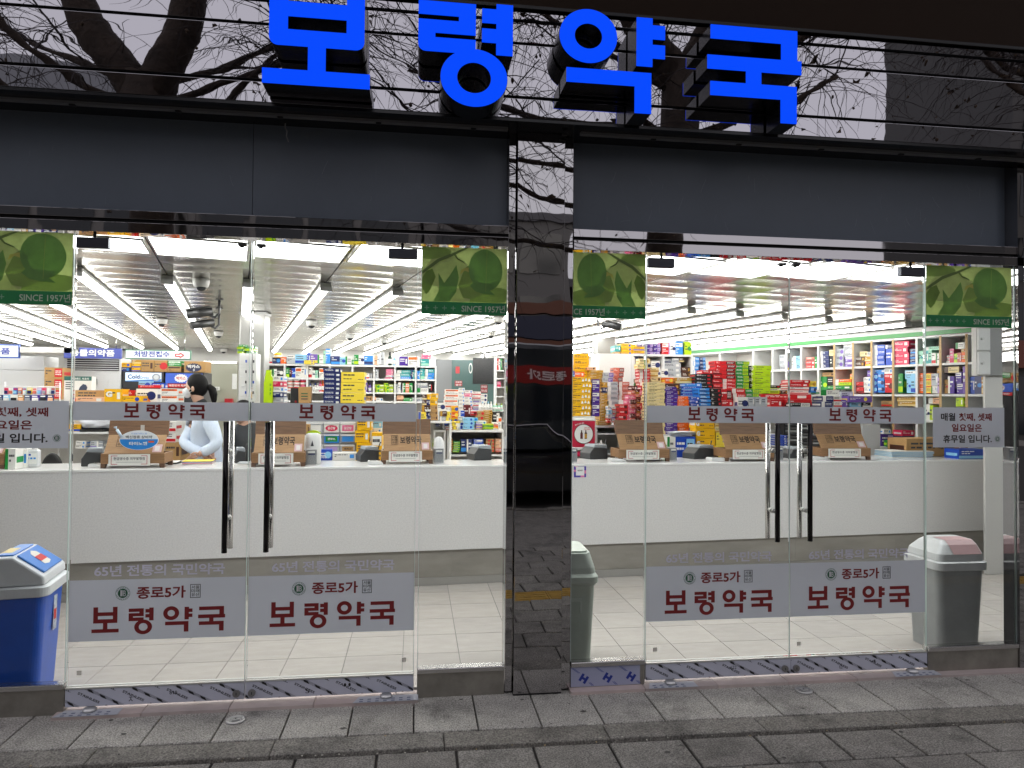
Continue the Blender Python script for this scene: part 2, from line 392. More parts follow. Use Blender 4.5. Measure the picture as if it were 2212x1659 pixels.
fa = thing("fascia", "black mirror steel fascia of grooved strips behind the blue letters", "fascia", (0, -.22, 0))
for a, b in ((3.385, 3.497), (3.513, 3.812), (3.827, 3.944), (3.961, 4.3)):
    mm = MB(); mm.box(-2.4, 8.2, 0, .03, a, b, MIRROR); mm.build("panel_strip", fa, .002)
mm = MB(); mm.box(-2.4, 8.2, .032, .30, 3.40, 4.3, BLACK); mm.build("backing", fa)
mm = MB(); mm.box(-2.4, 8.2, .004, .30, 3.368, 3.384, BLKGL)
mm.build("soffit", fa)
mm = MB(); mm.box(-2.4, 2.42, .10, .135, 3.352, 3.367, SCREWM); mm.box(2.86, 8.2, .10, .135, 3.352, 3.367, SCREWM)
for k in range(18): mm.box(-2.2+k*.55, -2.17+k*.55, .105, .13, 3.345, 3.352, BLACK)
mm.build("fixing_strip", fa)
def led_mat():
    m = mat("LED board", (.012, .006, .003), .7, spec=.08); nt = m.node_tree; b = nt.nodes["Principled BSDF"]
    tc = nt.nodes.new("ShaderNodeTexCoord"); mp = nt.nodes.new("ShaderNodeMapping"); mp.inputs["Scale"].default_value = (1, 1, 90)
    w = nt.nodes.new("ShaderNodeTexWave"); w.bands_direction = 'Z'; w.inputs["Scale"].default_value = 1.0
    nt.links.new(tc.outputs["Object"], mp.inputs[0]); nt.links.new(mp.outputs[0], w.inputs["Vector"])
    cr = nt.nodes.new("ShaderNodeMix"); cr.data_type = 'RGBA'; cr.inputs[6].default_value = (.010, .006, .004, 1); cr.inputs[7].default_value = (.03, .017, .010, 1)
    nt.links.new(w.outputs["Fac"], cr.inputs[0]); nt.links.new(cr.outputs[2], b.inputs["Base Color"]); return m
ld = thing("led_board", "dark brown unlit LED display board above the black mirror fascia", "display board", (0, -.236, 0))
mm = MB(); mm.box(-2.6, 8.4, 0, .25, 4.024, 6.2, led_mat()); mm.build("display_panel", ld)
mm = MB(); mm.box(-2.6, 8.4, -.008, -.0005, 4.016, 4.034, BLACK); mm.build("frame", ld)
ub = MB(); ub.box(-3, 9, .06, .5, 3.4, 13, mat("upper wall", (.10, .1, .105), .7)); ub.box(-3, 9, .5, 12, 9, 13, mat("upper wall", (.1, .1, .105)))
tag(ub.build("upper_wall"), "dark wall of the building rising above the display board", "wall")

NEON = mat("blue letter face", (.0, .004, .02), .6, emit="0049FF", es=1.0, spec=.1)
LBL = [("first", "like a box on a T-shaped base"), ("second", "with a ring hanging under its stacked bars"), ("third", "with a ring above an angled bar"), ("fourth", "of angular bars with no ring")]
for i, g_ in enumerate(GLYPH):
    t = thing("channel_letter", f"blue sign letter {LBL[i][1]}, {LBL[i][0]} of four", "sign letter", (GX[i], -.41, 3.375), group="blue sign letters on the fascia")
    body, face = MB(), MB(); e = .006
    def pl(a, b, c, d):
        cs = ''
        if i == 0 and (a, c) == (1.108, 3.62): return rounded(a, b, c, d, .045, ('bl',))
        if i == 0 and (a, c) == (1.508, 3.62): return rounded(a, b, c, d, .045, ('br',))
        if i == 1 and (a, c) == (1.888, 3.646): return rounded(a, b, c, d, .04, ('bl',))
        return [(a, c), (b, c), (b, d), (a, d)]
    for a, b, c, d in g_['box']:
        P = [(p[0]-GX[i], p[1]-3.375) for p in pl(a, b, c, d)]
        body.prism(P, .006, .172, BLKGL)
        face.prism(P, 0, .0055, NEON)
    for (cx, cz), ro, ri in g_['ring']:
        body.ring(cx-GX[i], cz-3.375, ro, ri, .0045, .1735, BLKGL, 56)
        face.ring(cx-GX[i], cz-3.375, (ro[0]-.002, ro[1]-.002), (ri[0]+.002, ri[1]+.002), -.0015, .004, NEON, 56)
    body.build("letter_side", t); face.build("lit_face", t)

for nm, a, b, w in (("left", -2.4, 2.44, "left of the black pillar, with one upright seam"), ("right", 2.842, 5.93, "right of the black pillar, finely scratched")):
    t = thing("shutter_box", f"dark slate shutter cover {w}", "shutter box", (a, .075, 2.8))
    mm = MB()
    if nm == "left":
        mm.box(0, .93-a-.0015, 0, .04, 0, .6, SHUT); mm.box(.93-a+.0015, b-a, 0, .04, 0, .6, SHUT)
    else: mm.box(0, b-a, 0, .04, 0, .6, SHUT)
    rs = random.Random(7 if nm == "left" else 31); SCR = mat("scratch", (.24, .26, .30), .5)
    for k in range(9 if nm == "left" else 34):          # fine scratches in the paint
        x, z, a0 = rs.uniform(.2, b-a-.2), rs.uniform(.04, .4), rs.gauss(math.pi/2, .35) if rs.random() < .8 else rs.uniform(0, 3.1); L = rs.uniform(.02, .10); w_ = rs.uniform(.0004, .0009)
        c, s = math.cos(a0), math.sin(a0); x2, z2 = x+c*L, min(z+s*L, .5); xm, zm_ = (x+x2)/2+rs.uniform(-.006, .006), (z+z2)/2
        for (p, q, r_, s2) in ((x, z, xm, zm_), (xm, zm_, x2, z2)): mm.face([(p-w_*s, -.0006, q+w_*c), (p+w_*s, -.0006, q-w_*c), (r_+w_*s, -.0006, s2-w_*c), (r_-w_*s, -.0006, s2+w_*c)], SCR)
    mm.build("cover_panel", t)
    t = thing("header_rail", f"glossy dark header rail with a groove above the glass doors {w.split(',')[0]}", "rail", (a, -.03, 2.675))
    mm = MB(); mm.box(0, b-a, 0, .09, 0, .058, RAILM); mm.build("lower_strip", t, .0015)
    mm = MB(); mm.box(0, b-a, .006, .09, .08, .128, RAILM); mm.build("upper_strip", t, .0015)
    mm = MB(); mm.box(0, b-a, .03, .09, .0585, .0795, BLACK); mm.build("groove", t)
st_ = MB()                                              # a loose scrap of tape hanging from the soffit
st_.tube([(1.13, -.03, 3.345), (1.128, -.032, 3.32), (1.14, -.035, 3.3), (1.137, -.034, 3.27), (1.15, -.035, 3.235)], .004, mat("tape scrap", (.25, .25, .26), .7), 4)
tag(st_.build("tape_strip"), "thin grey scrap of tape hanging over the slate shutter cover", "tape")

pl_ = thing("pillar", "tall black mirror steel pillar between the two pairs of glass doors", "pillar", (2.487, -.06, 0))
mm = MB(); mm.box(0, .291, 0, .2, .012, 3.366, MIRROR2); mm.build("front_face", pl_, .003)
mm = MB(); mm.box(-.046, -.004, .045, .2, .012, 3.366, MIRROR2); mm.build("side_flange", pl_, .002)
mm = MB(); mm.box(.2945, .353, .045, .2, .012, 3.366, MIRROR2); mm.build("side_flange", pl_, .002)
mm = MB(); mm.box(-.046, .353, .071, .2, 0, .0115, BLACK); mm.box(0, .291, .01, .07, 0, .0115, BLACK); mm.build("plinth", pl_)
ep = MB(); ep.box(0, .045, -.03, .1, 0, 3.366, MIRROR2); ep.box(.0455, .07, -.0, .1, 0, 3.366, BLACK)
o = ep.build("end_post", loc=(5.868, 0, 0)); tag(o, "slim black post closing the shop front beside the grey bin", "post")

# films and prints
FILM = glowthrough(mat("grey frosted film", (.56, .59, .655), .55), .35)
REDINK = mat("maroon lettering", (.20, .010, .012), .5)
BLKINK = mat("black lettering", (.012, .012, .014), .5)
GRNINK = mat("green emblem ink", (.01, .10, .045), .5)
WHTINK = mat("white ink", (.55, .56, .58), .5)
SLOGAN = glowthrough(mat("pale lilac slogan film", (.47, .46, .58), .6), .45)
PROT = mat("lilac protective film", (.50, .515, .60), .4, noise=.06, nscale=4)
LOCKM = mat("lock steel", (.22, .215, .21), .3, .5)

def emblem(mb, cx, cz, r, y):
    mb.ring(cx, cz, (r, r), (r*.95, r*.95), y-.0004, y, GRNINK, 36, True)
    for k in range(22):                                 # tiny ring of characters reads as ticks
        a = 2*math.pi*k/22
        if k % 11 in (0,): continue
        c, s_ = math.cos(a), math.sin(a)
        p = [(r*.78, -.045*r), (r*.9, -.045*r), (r*.9, .045*r), (r*.78, .045*r)]
        mb.face([(cx+u*c-v*s_, y-.0004, cz+u*s_+v*c) for u, v in p], GRNINK)
    L = 32
    mb.face([(cx+r*.68*math.cos(2*math.pi*k/L), y-.0003, cz+r*.68*math.sin(2*math.pi*k/L)) for k in range(L)], GRNINK)
    mb.face([(cx-r*.34, y-.0007, cz-r*.42), (cx-r*.02, y-.0007, cz-r*.42), (cx-r*.02, y-.0007, cz+r*.46), (cx-r*.34, y-.0007, cz+r*.46)], WHTINK)
    write(mb, "B", WHTINK, cx+r*.04, cx+r*.44, cz-r*.42, cz+r*.42, y-.0007, .01)
def stamp(mb, x0, x1, z0, z1, y, ink):
    t = (x1-x0)*.06
    for a, b, c, d in ((x0, x1, z0, z0+t), (x0, x1, z1-t, z1), (x0, x0+t, z0+t, z1-t), (x1-t, x1, z0+t, z1-t)):
        mb.face([(a, y, c), (b, y, c), (b, y, d), (a, y, d)], ink)
    h = (z1-z0-4*t)/3
    for k, s_ in enumerate(("서울", "미래", "유산")):
        write(mb, s_, ink, x0+2*t, x1-2*t, z1-2*t-h*(k+1)+h*.08, z1-2*t-h*k, y, .012)

DW = .945
def door(x0, kind, hinge, where):
    t = thing("glass_door", f"glass shop door with grey banners, {where}", "door", (x0, 0, 0), group="glass doors")
    mm = MB(); mm.box(.003, DW-.003, -.006, .006, .147, 2.66, GLASS)
    mm.build("glass_pane", t)
    for xa, xb in ((.0, .0028), (DW-.0028, DW)): ed = MB(); ed.box(xa, xb, -.006, .006, .147, 2.66, DGLASS); ed.build("glass_edge", t)
    rl = MB(); rl.box(0, DW, -.022, .022, .042, .138, PROT); ob = rl.build("bottom_rail", t, .002)
    lp = MB(); lp.box(0, DW, -.024, .024, .1385, .1465, POLISH); lp.build("rail_lip", ob)
    pr = MB(); y = -.0228
    random.seed(int(x0*100)+5)
    def sheet(cx, cz, body):                            # slanted mill print, cut off at the edges of the rail
        pass
    a0 = R(27)
    # lines of slanted mill print: bars and the words, clipped to the rail by leaving out what would overhang
    xs = -.12+random.uniform(-.03, .03); c, s_ = math.cos(a0), -math.sin(a0)
    while xs < DW+.05:
        write(pr, "STAINLESS", BLKINK, xs-.06, xs+.065, .083, .097, y, .02, rot=a0)
        write(pr, "STEEL.", BLKINK, xs+.085, xs+.155, .083-.063, .097-.063, y, .02, rot=a0)
        write(pr, "STEEL.", BLKINK, xs-.155, xs-.085, .083+.055, .097+.055, y, .02, rot=a0)
        for q in range(4):                              # four thin lines with thick dashes beside the words
            for s0, s1, th in ((-.16, .16, .0011), (-.062, -.03, .0044), (.012, .044, .0044), (.086, .118, .0044)):
                if th > .002 and q == 0: continue
                ox, oz = xs+.045+q*.0066*.45, .118-q*.0066*.9
                pr.face([(ox+u*c-v*s_, y+(.0001 if th < .002 else 0), oz+u*s_+v*c) for u, v in ((s0, -th/2), (s1, -th/2), (s1, th/2), (s0, th/2))], BLKINK)
        xs += .232
    pr.clip((.0, DW), (.043, .137))
    write(pr, {0: "ㅈ", 1: "S", 2: "7ㅏ", 3: "622"}[kind], BLKINK, .33, .352, .06, .085, y)
    write(pr, {0: "610", 1: "..", 2: "622", 3: "4"}[kind], BLKINK, .545, .585, .088, .108, y)
    pr.build("print", ob)
    lx = .905 if kind in (0, 2) else .035
    lk = MB(); lk.prism([(lx+.0205*math.cos(2*math.pi*i/24), .078+.0205*math.sin(2*math.pi*i/24)) for i in range(24)], -.034, -.0225, LOCKM)
    lk.box(lx-.002, lx+.002, -.0348, -.034, .07, .085, BLACK); lk.build("lock_cylinder", ob)
    mm = MB(); mm.face([(.004, -.007, 1.62), (DW-.004, -.007, 1.62), (DW-.004, -.007, 1.725), (.004, -.007, 1.725)], FILM); b1 = mm.build("upper_banner", t)
    wr = MB(); shop_name(wr, REDINK, [.271, .390, .506, .622], 1.637, .1436, -.0084); wr.build("lettering", b1)
    mm = MB(); mm.face([(.004, -.007, .394), (DW-.004, -.007, .394), (DW-.004, -.007, .732), (.004, -.007, .732)], FILM); b2 = mm.build("lower_banner", t)
    wr = MB(); shop_name(wr, REDINK, [.123, .316, .499, .686], .439, .255, -.0084)
    write(wr, "종로5가", REDINK, .356, .617, .621, .690, -.0084, .028); wr.build("lettering", b2)
    wr = MB(); emblem(wr, .283, .655, .0385, -.0082); wr.build("emblem", b2)
    wr = MB(); stamp(wr, .641, .697, .619, .696, -.0084, BLKINK); wr.build("stamp", b2)
    wr = MB(); write(wr, "65년 전통의 국민약국", SLOGAN, .131, .826, .749, .812, -.0072, .02, .95); wr.build("slogan", t)
    sk = MB(); sk.box(.915-.04 if kind in (1,) else .05, (.915-.04 if kind in (1,) else .05)+.026, -.0072, -.0063, .21, .235, glowthrough(mat("tiny grey label", (.75, .72, .68), .5), .4)); sk.build("label_sticker", t)
    hx = .835 if kind in (0, 2) else .107
    hm = mat("black bronze handle", (.03, .028, .028), .12, 1)
    h = MB(); h.tube([(hx, -.062, .88), (hx, -.062, 1.617)], .0155, hm, 16); ho = h.build("outer_handle", t)
    h = MB(); h.tube([(hx, .062, .88), (hx, .062, 1.617)], .0155, STEEL, 16); h.build("inner_handle", t)
    for z in (1.066, 1.446):
        h = MB(); h.tube([(hx, -.049, z), (hx, -.03, z)], .009, POLISH, 10); h.tube([(hx, -.03, z), (hx, -.0065, z)], .015, POLISH, 12)
        h.tube([(hx, .0065, z), (hx, .03, z)], .015, POLISH, 12); h.tube([(hx, .03, z), (hx, .049, z)], .009, POLISH, 10); h.build("handle_standoff", t)
    fx = .005 if hinge == 'l' else DW-.175
    f = MB(); f.box(fx, fx+.17, -.02, .02, 2.585, 2.645, mat("dark patch fitting", (.06, .062, .075), .35, .7)); fo = f.build("top_fitting", t, .003)
    hz = MB(); hz.tube([(fx+(.09 if hinge == 'l' else .08), 0, 2.6455), (fx+(.09 if hinge == 'l' else .08), 0, 2.6745)], .008, BLACK, 10); hz.build("pivot_pin", fo)
    fx = DW-.075 if hinge == 'l' else .02
    f = MB(); f.box(fx, fx+.05, -.016, .016, 2.628, 2.643, mat("dark clip", (.05, .048, .045), .4, .6)); f.tube([(fx+.02, 0, 2.62), (fx+.02, 0, 2.6275)], .012, BLACK, 10); f.build("latch_clip", t)
    return t
door(.003, 0, 'l', "leftmost of the four"); door(.957, 1, 'r', "second from the left, nearest the pillar")
door(3.312, 2, 'l', "third from the left, beside the panel with H film"); door(4.258, 3, 'r', "rightmost of the four")

# leaf poster print
PB = dict(bg=mat("poster moss green", (.36, .46, .14), .5, noise=.35, nscale=3), pale=mat("poster pale green", (.50, .58, .24), .5, noise=.15, nscale=9), leaf=mat("poster leaf green", (.19, .37, .10), .5, noise=.2, nscale=5),
          leaf2=mat("poster light leaf", (.30, .44, .11), .5, noise=.15, nscale=6), dark=mat("poster dark leaf", (.21, .33, .07), .5, noise=.2, nscale=6), band=mat("poster band green", (.03, .22, .10), .5), twig=mat("poster twig", (.17, .24, .08), .5), ylw=mat("poster yellow", (.58, .56, .14), .5))
for m_ in PB.values(): glowthrough(m_, .4)
def leaf_poster(t, x0, x1, mirror, pluses, textx):
    z0, z1, y = 2.26, 2.664, -.0075
    w = x1-x0
    def X(f): return x0+w*((1-f) if mirror else f)
    def Z(f): return z0+.078+(z1-z0-.078)*f
    mb = MB(); lay = [y]
    mb.face([(x0, y, z0), (x1, y, z0), (x1, y, z1), (x0, y, z1)], PB['bg'])
    def poly(pts, m):
        lay[0] -= .00025
        P = [(X(a), lay[0], Z(b)) for a, b in pts]
        if mirror: P.reverse()
        mb.face(P, m)
    def blob(cx, cy, rx, ry, m, n=22, tip=None, ph=0):
        P = []
        for k in range(n):
            a = 2*math.pi*k/n+ph; r = 1+.12*math.sin(3*a+cx*9)
            P.append((min(max(cx+rx*r*math.cos(a), .0), 1), min(max(cy+ry*r*math.sin(a), 0), 1)))
        poly(P, m)
    blob(.3, .55, .3, .3, PB['pale']); blob(.12, .9, .2, .12, PB['leaf2']); blob(.75, .12, .3, .2, PB['leaf2']); blob(.45, .1, .12, .16, PB['pale'])
    poly([(.0, .25), (.05, .12), (.1, .22), (.16, .45), (.12, .6), (.05, .55), (.0, .42)], PB['dark'])
    poly([(.13, .0), (.2, .2), (.19, .52), (.26, .34), (.33, .5), (.4, .68), (.43, .45), (.4, .18), (.32, .0)], PB['leaf'])
    poly([(.42, .3), (.5, .62), (.56, .7), (.6, .5), (.75, .2), (.6, .05), (.48, .08)], PB['leaf2'])
    poly([(.44, .5), (.5, .58), (.6, .52), (.62, .62), (.53, .64), (.46, .6)], PB['ylw'])
    L = []
    for k in range(40):                                 # the one large round leaf with a curled tip
        a = 2*math.pi*k/40; r = 1+.06*math.cos(2*a+.5)
        L.append((.745+.19*r*math.cos(a), .6+.40*r*math.sin(a)))
    L = [(a, min(b, 1)) for a, b in L]; poly(L, PB['leaf'])
    poly([(.6, .38), (.56, .3), (.63, .2), (.72, .16), (.86, .14), (.80, .22), (.86, .34)], PB['leaf'])
    poly([(.745, .2), (.751, .2), (.765, .95), (.757, .95)], PB['leaf2'])
    poly([(0, .55), (.18, .78), (.36, .9), (.5, 1), (.54, 1), (.38, .86), (.2, .73), (0, .49)], PB['twig'])
    poly([(.36, .88), (.41, .78), (.5, .72), (.5, .74), (.42, .8), (.38, .9)], PB['twig'])
    lay[0] -= .00025
    mb.face([(x0, lay[0], z0), (x1, lay[0], z0), (x1, lay[0], z0+.076), (x0, lay[0], z0+.076)], PB['band'])
    lay[0] -= .0003
    wr = MB(); ink = mat("poster pale lettering", (.5, .56, .48), .5); ink2 = mat("poster pale plus", (.2, .36, .26), .5)
    write(wr, "SINCE 1957년", ink, textx, textx+.262, z0+.017, z0+.062, lay[0], .008)
    for p in pluses:
        for a, b, c, d in ((-.0135, .0135, -.0025, .0025), (-.0025, .0025, .0026, .0135), (-.0025, .0025, -.0135, -.0026)):
            mb.face([(p+a, lay[0], z0+.039+c), (p+b, lay[0], z0+.039+c), (p+b, lay[0], z0+.039+d), (p+a, lay[0], z0+.039+d)], ink2)
    wr.build("lettering", mb.build("leaf_poster", t))
def notice(t, x0, x1):
    z0, z1 = 1.465, 1.728
    mb = MB(); mb.face([(x0, -.007, z0), (x1, -.007, z0), (x1, -.007, z1), (x0, -.007, z1)], FILM); no = mb.build("notice", t); no["label"] = "grey holiday notice in maroon and black lettering"
    wr = MB(); y = -.0084; w = x1-x0
    write(wr, "매월", BLKINK, x0+.11*w, x0+.31*w, z1-.089, z1-.037, y, .025)
    write(wr, "첫째, 셋째", REDINK, x0+.36*w, x0+.82*w, z1-.091, z1-.037, y, .025)
    write(wr, "일요일은", REDINK, x0+.26*w, x0+.68*w, z1-.16, z1-.108, y, .025)
    write(wr, "휴무일 입니다.", BLKINK, x0+.14*w, x0+.82*w, z1-.233, z1-.181, y, .025)
    wr.build("lettering", no)
    wr = MB(); emblem(wr, x0+.9*w, z1-.207, .021, -.0082); wr.build("emblem", no)
BASEST = mat("dull steel base", (.30, .285, .25), .3, .65, noise=.25, nscale=5)
def side_panel(x0, x1, label, film=False):
    t = thing("glass_side_panel", label, "glass panel", (x0, 0, 0)); w = x1-x0
    mm = MB(); mm.box(.0028, w-.0028, -.006, .006, .172, 2.672, GLASS); mm.build("glass_pane", t)
    for xa, xb in ((.0, .0026), (w-.0026, w)): mm = MB(); mm.box(xa, xb, -.006, .006, .172, 2.672, DGLASS); mm.build("glass_edge", t)
    mm = MB(); mm.box(0, w, -.03, .035, .142, .171, STEEL); mm.build("sill", t, .004)
    mm = MB(); mm.box(0, w, -.018, .03, .0, .1415, BASEST); b = mm.build("base", t)
    if film:
        f = MB(); bl = mat("film white", (.36, .38, .52), .4, noise=.05, nscale=4); blue = mat("film blue print", (.012, .03, .26), .5)
        f.box(.0, w-.03, -.0205, -.0185, .022, .139, bl)
        for k in range(3):
            cx = .08+.148*k; y = -.0212
            T = Matrix.Translation(Vector((cx, y, .07))) @ Matrix.Rotation(R(33), 4, 'Y')
            def q(a, b2, c, d): f.face([tuple(T @ Vector(p)) for p in ((a, 0, c), (b2, 0, c), (b2, 0, d), (a, 0, d))], blue)
            q(-.024, -.008, -.024, .024); q(.008, .024, -.024, .024); q(-.0079, .0079, -.007, .007)
            for o2 in (.0, .009): 
                P = [(cx-.078+o2, .136), (cx-.074+o2, .136), (cx-.03+o2, .104), (cx-.034+o2, .104)]
                f.face([(a, y, c) for a, c in reversed(P)], blue)
                P = [(cx+.03+o2, .045), (cx+.034+o2, .045), (cx+.055+o2, .026), (cx+.051+o2, .026)]
                f.face([(a, y, c) for a, c in reversed(P)], blue)
        f.build("protective_film", t)
    return t
t = side_panel(-1.35, -.006, "glass side panel with leaf poster and notice before the blue bin"); leaf_poster(t, .74, 1.34, False, [.98, .88, .78], 1.07); notice(t, .75, 1.335)
t = side_panel(1.922, 2.437, "glass side panel with leaf poster just left of the black pillar"); leaf_poster(t, .003, .512, False, [.033, .085, .138, .19], .24)
t = side_panel(2.843, 3.305, "glass side panel right of the pillar, blue H film at its foot", True); leaf_poster(t, .0, .459, True, [.222, .275, .328, .380, .43], -.063 + .0)
t = side_panel(5.21, 5.866, "glass side panel by the grey bin, with leaf poster and holiday notice"); leaf_poster(t, .003, .63, False, [.03+.049*k for k in range(6)], .345); notice(t, .05, .572)
t = side_panel(5.94, 7.2, "glass side panel beyond the slim black end post"); 
mm = MB(); mm.face([(.005, -.007, 2.338), (1.2, -.007, 2.338), (1.2, -.007, 2.664), (.005, -.007, 2.664)], PB['bg']); mm.face([(.005, -.007, 2.26), (1.2, -.007, 2.26), (1.2, -.007, 2.338), (.005, -.007, 2.338)], PB['band']); mm.build("leaf_poster", t)

# plates, strike cups and litter on the paving
def plate(x0, x1, label):
    t = thing("floor_spring_plate", label, "metal plate", ((x0+x1)/2, -.06, .019), group="printed metal plates under the doors"); w = (x1-x0)/2
    mm = MB(); pm = mat("plate film", (.46, .48, .53), .35); mm.prism([(-w, -.032), (w, -.032), (w, .05), (-w+.03, .05)], 0, .002, pm, 'xy')
    ink = mat("plate print", (.12, .14, .22), .5)
    for k in range(int(w*2/.045)-1):
        for r_ in (-.02, .008): mm.box(-w+.035+.045*k, -w+.055+.045*k, r_-.006, r_+.006, .0021, .0025, ink)
    mm.build("plate", t, 0)
    mm = MB(); mm.lathe([(.035, .0045), (.035, .012), (.028, .02), (.02, .0225)], POLISH, 20, (0, .03, 0)); mm.build("pivot_cap", t)
plate(-.03, .30, "printed metal plate under the hinge end of the leftmost glass door"); plate(1.56, 1.93, "printed metal plate below the panel joint left of the pillar")
plate(3.31, 3.62, "printed metal plate beside the blue H film"); plate(4.93, 5.25, "printed metal plate near the foot of the grey bin's panel")
def cup(u, v, label):
    p = at_z(u, v, .004)
    t = thing("floor_cup", label, "floor socket", (p.x, p.y, .001), R(20)); mm = MB()
    mm.lathe([(.052, 0), (.052, .006), (.046, .009), (.03, .004), (.0285, .002)], POLISH, 28); mm.build("rim", t)
    mm = MB(); mm.box(-.02, .02, -.014, .016, .0046, .011, mat("cup plate", (.6, .6, .58), .3, .8)); mm.box(-.004, .004, -.004, .006, .0111, .0116, BLACK); mm.build("strike_plate", t, .001)
cup(509, 1555, "round chrome floor socket in the paving before the leftmost doors"); cup(1736, 1491, "round chrome floor socket in the paving before the right pair of doors")
lt = MB(); lm = [mat("litter pale", (.5, .48, .42), .8), mat("litter ochre", (.36, .28, .15), .8), mat("litter dark", (.03, .03, .03), .8)]
random.seed(5)
for k in range(110):
    x = random.uniform(-1, 6.5); y = random.choice([random.gauss(-.605, .012), random.uniform(-1.2, -.1), random.gauss(-.605, .012)]); r_ = random.uniform(.002, .0075)
    z = (.003 if y > -.44 else (0 if y > -.6 else -.014)); a0 = random.uniform(0, 6)
    m_ = random.choices(lm, (6, 2, 1))[0]
    P = [(x+r_*math.cos(a0+a)*random.uniform(.5, 1.3), y+SK*(x-1.5)+r_*math.sin(a0+a)*random.uniform(.5, 1.2)) for a in (0, 1.2, 2.3, 3.5, 4.8)]
    lt.prism(P, z, z+random.uniform(.001, .004), m_, 'xy')
o = lt.build("litter"); o["kind"] = "stuff"; tag(o, "tiny pale scraps of leaf and paper strewn over the grey paving", "litter")
# ================================================================== INTERIOR SHELL
CEIL = 2.75
BD = Vector((-.232, .973, 0)).normalized(); BN = Vector((BD.y, -BD.x, 0))       # batten direction and its normal (to the right)
O0 = Vector((-.69, 1.5, 0)); SP = .643*BN.x                                     # first batten passes here; spacing across
def cl(a, s, z=0): return O0 + BN*a + BD*s + Vector((0, 0, z))                   # ceiling grid point
CMET = mat("mirror ceiling metal", (.62, .60, .555), .2, .84)
cm = MB()
random.seed(3)
for i in range(-9, 17):
    for j in range(-9, 34):
        s0, s1 = -.02+.31*j, -.02+.31*(j+1)
        a0_, a1_ = SP*i, SP*(i+1)
        mid = cl((a0_+a1_)/2, (s0+s1)/2)
        if mid.y < .2 or mid.y > 11.6 or mid.x < -7.8 or mid.x > 14.2: continue
        n0 = len(cm.v); NX, NY = 6, 5; dz = random.uniform(.004, .011); tl = random.uniform(-.003, .003)
        for q in range(NY+1):
            for p in range(NX+1):
                fu, fv = p/NX*2-1, q/NY*2-1
                h = dz*(1-fu*fu)*(1-fv*fv)+tl*fv*(1-fv*fv)
                P = cl(a0_+.004+(a1_-a0_-.008)*p/NX, s0+.0015+(s1-s0-.003)*q/NY, CEIL+h)
                cm.v.append((P.x, max(P.y, .062), P.z))
        k = cm.mi(CMET)
        for q in range(NY):
            for p in range(NX):
                b = n0+q*(NX+1)+p
                cm.f.append((b, b+NX+1, b+NX+2, b+1)); cm.m.append(k); cm.sm.append(True)
cob = cm.build("ceiling"); struct(cob)
sh_ = MB(); WALLM = mat("shop wall", (.62, .61, .585), .6)
sh_.box(-7.8, 14.4, .2005, 11.8, 2.80, 2.95, mat("ceiling void", (.12, .12, .12), .8))
struct(sh_.build("roof_slab"))
wl_ = MB(); wl_.box(-7.8, 14.4, 11.4, 11.7, 0, 2.79, WALLM); struct(wl_.build("back_wall"))
wl_ = MB(); wl_.box(-7.7, -7.4, .1, 11.39, 0, 2.79, WALLM); struct(wl_.build("side_wall"))
wl_ = MB(); wl_.box(14.0, 14.3, .1, 11.39, 0, 2.79, WALLM); struct(wl_.build("side_wall"))
wl_ = MB(); wl_.box(-7.8, -1.36, -.02, .06, 0, 2.67, mat("front wall", (.1, .1, .1), .5)); wl_.box(7.3, 14.3, -.02, .06, 0, 2.67, MATS["front wall"]); wl_.box(-7.8, 14.3, .13, .2, 2.76, 3.4, MATS["front wall"]); struct(wl_.build("front_wall"))

# lamps: glowing panels over the entrance, long battens running in
TUBE = mat("batten diffuser", (.9, .9, .9), .5, emit=(1, .985, .955), es=14.5)
PANEL = mat("panel diffuser", (.9, .9, .9), .5, emit=(.96, .985, 1), es=9)
BATB = mat("batten body", (.78, .78, .77), .4)
BEAM = mat("ceiling beam metal", (.55, .54, .52), .3, .8)
pn = 0
for i in range(-1, 15):  # rightmost bays are added to brighten the steel column and counter end
    am = SP*(i+.5)
    # far edge of the glowing panel in this bay; the near edge lies by the glass
    c0 = cl(am, 0)
    far = {-1: 1.02, 0: .82, 1: .98, 2: .93, 3: 1.0, 4: 1.0, 5: 1.0, 6: 1.0, 7: 1.0, 8: 1.0}.get(i, 1.0)
    s_far = (far-c0.y)/BD.y; s_near = (.40-c0.y)/BD.y
    t = thing("ceiling_light_panel", f"bright flush ceiling light panel inside the entrance, {ORD[i+1]} of the row counted from the left", "ceiling light", cl(am, (s_far+s_near)/2, CEIL-.012), math.atan2(BN.y, BN.x), "flush ceiling light panels along the entrance")
    w, d = SP/2-.028, (s_far-s_near)/2
    mm = MB(); mm.box(-w, w, -d, d, 0, .006, PANEL); mm.build("diffuser", t)
    mm = MB(); mm.box(-w-.012, -w-.001, -d-.012, d+.012, -.004, .008, BEAM); mm.box(w+.001, w+.012, -d-.012, d+.012, -.004, .008, BEAM); mm.box(-w, w, d+.001, d+.012, -.004, .008, BEAM); mm.box(-w, w, -d-.012, -d-.001, -.004, .008, BEAM); mm.build("frame", t)
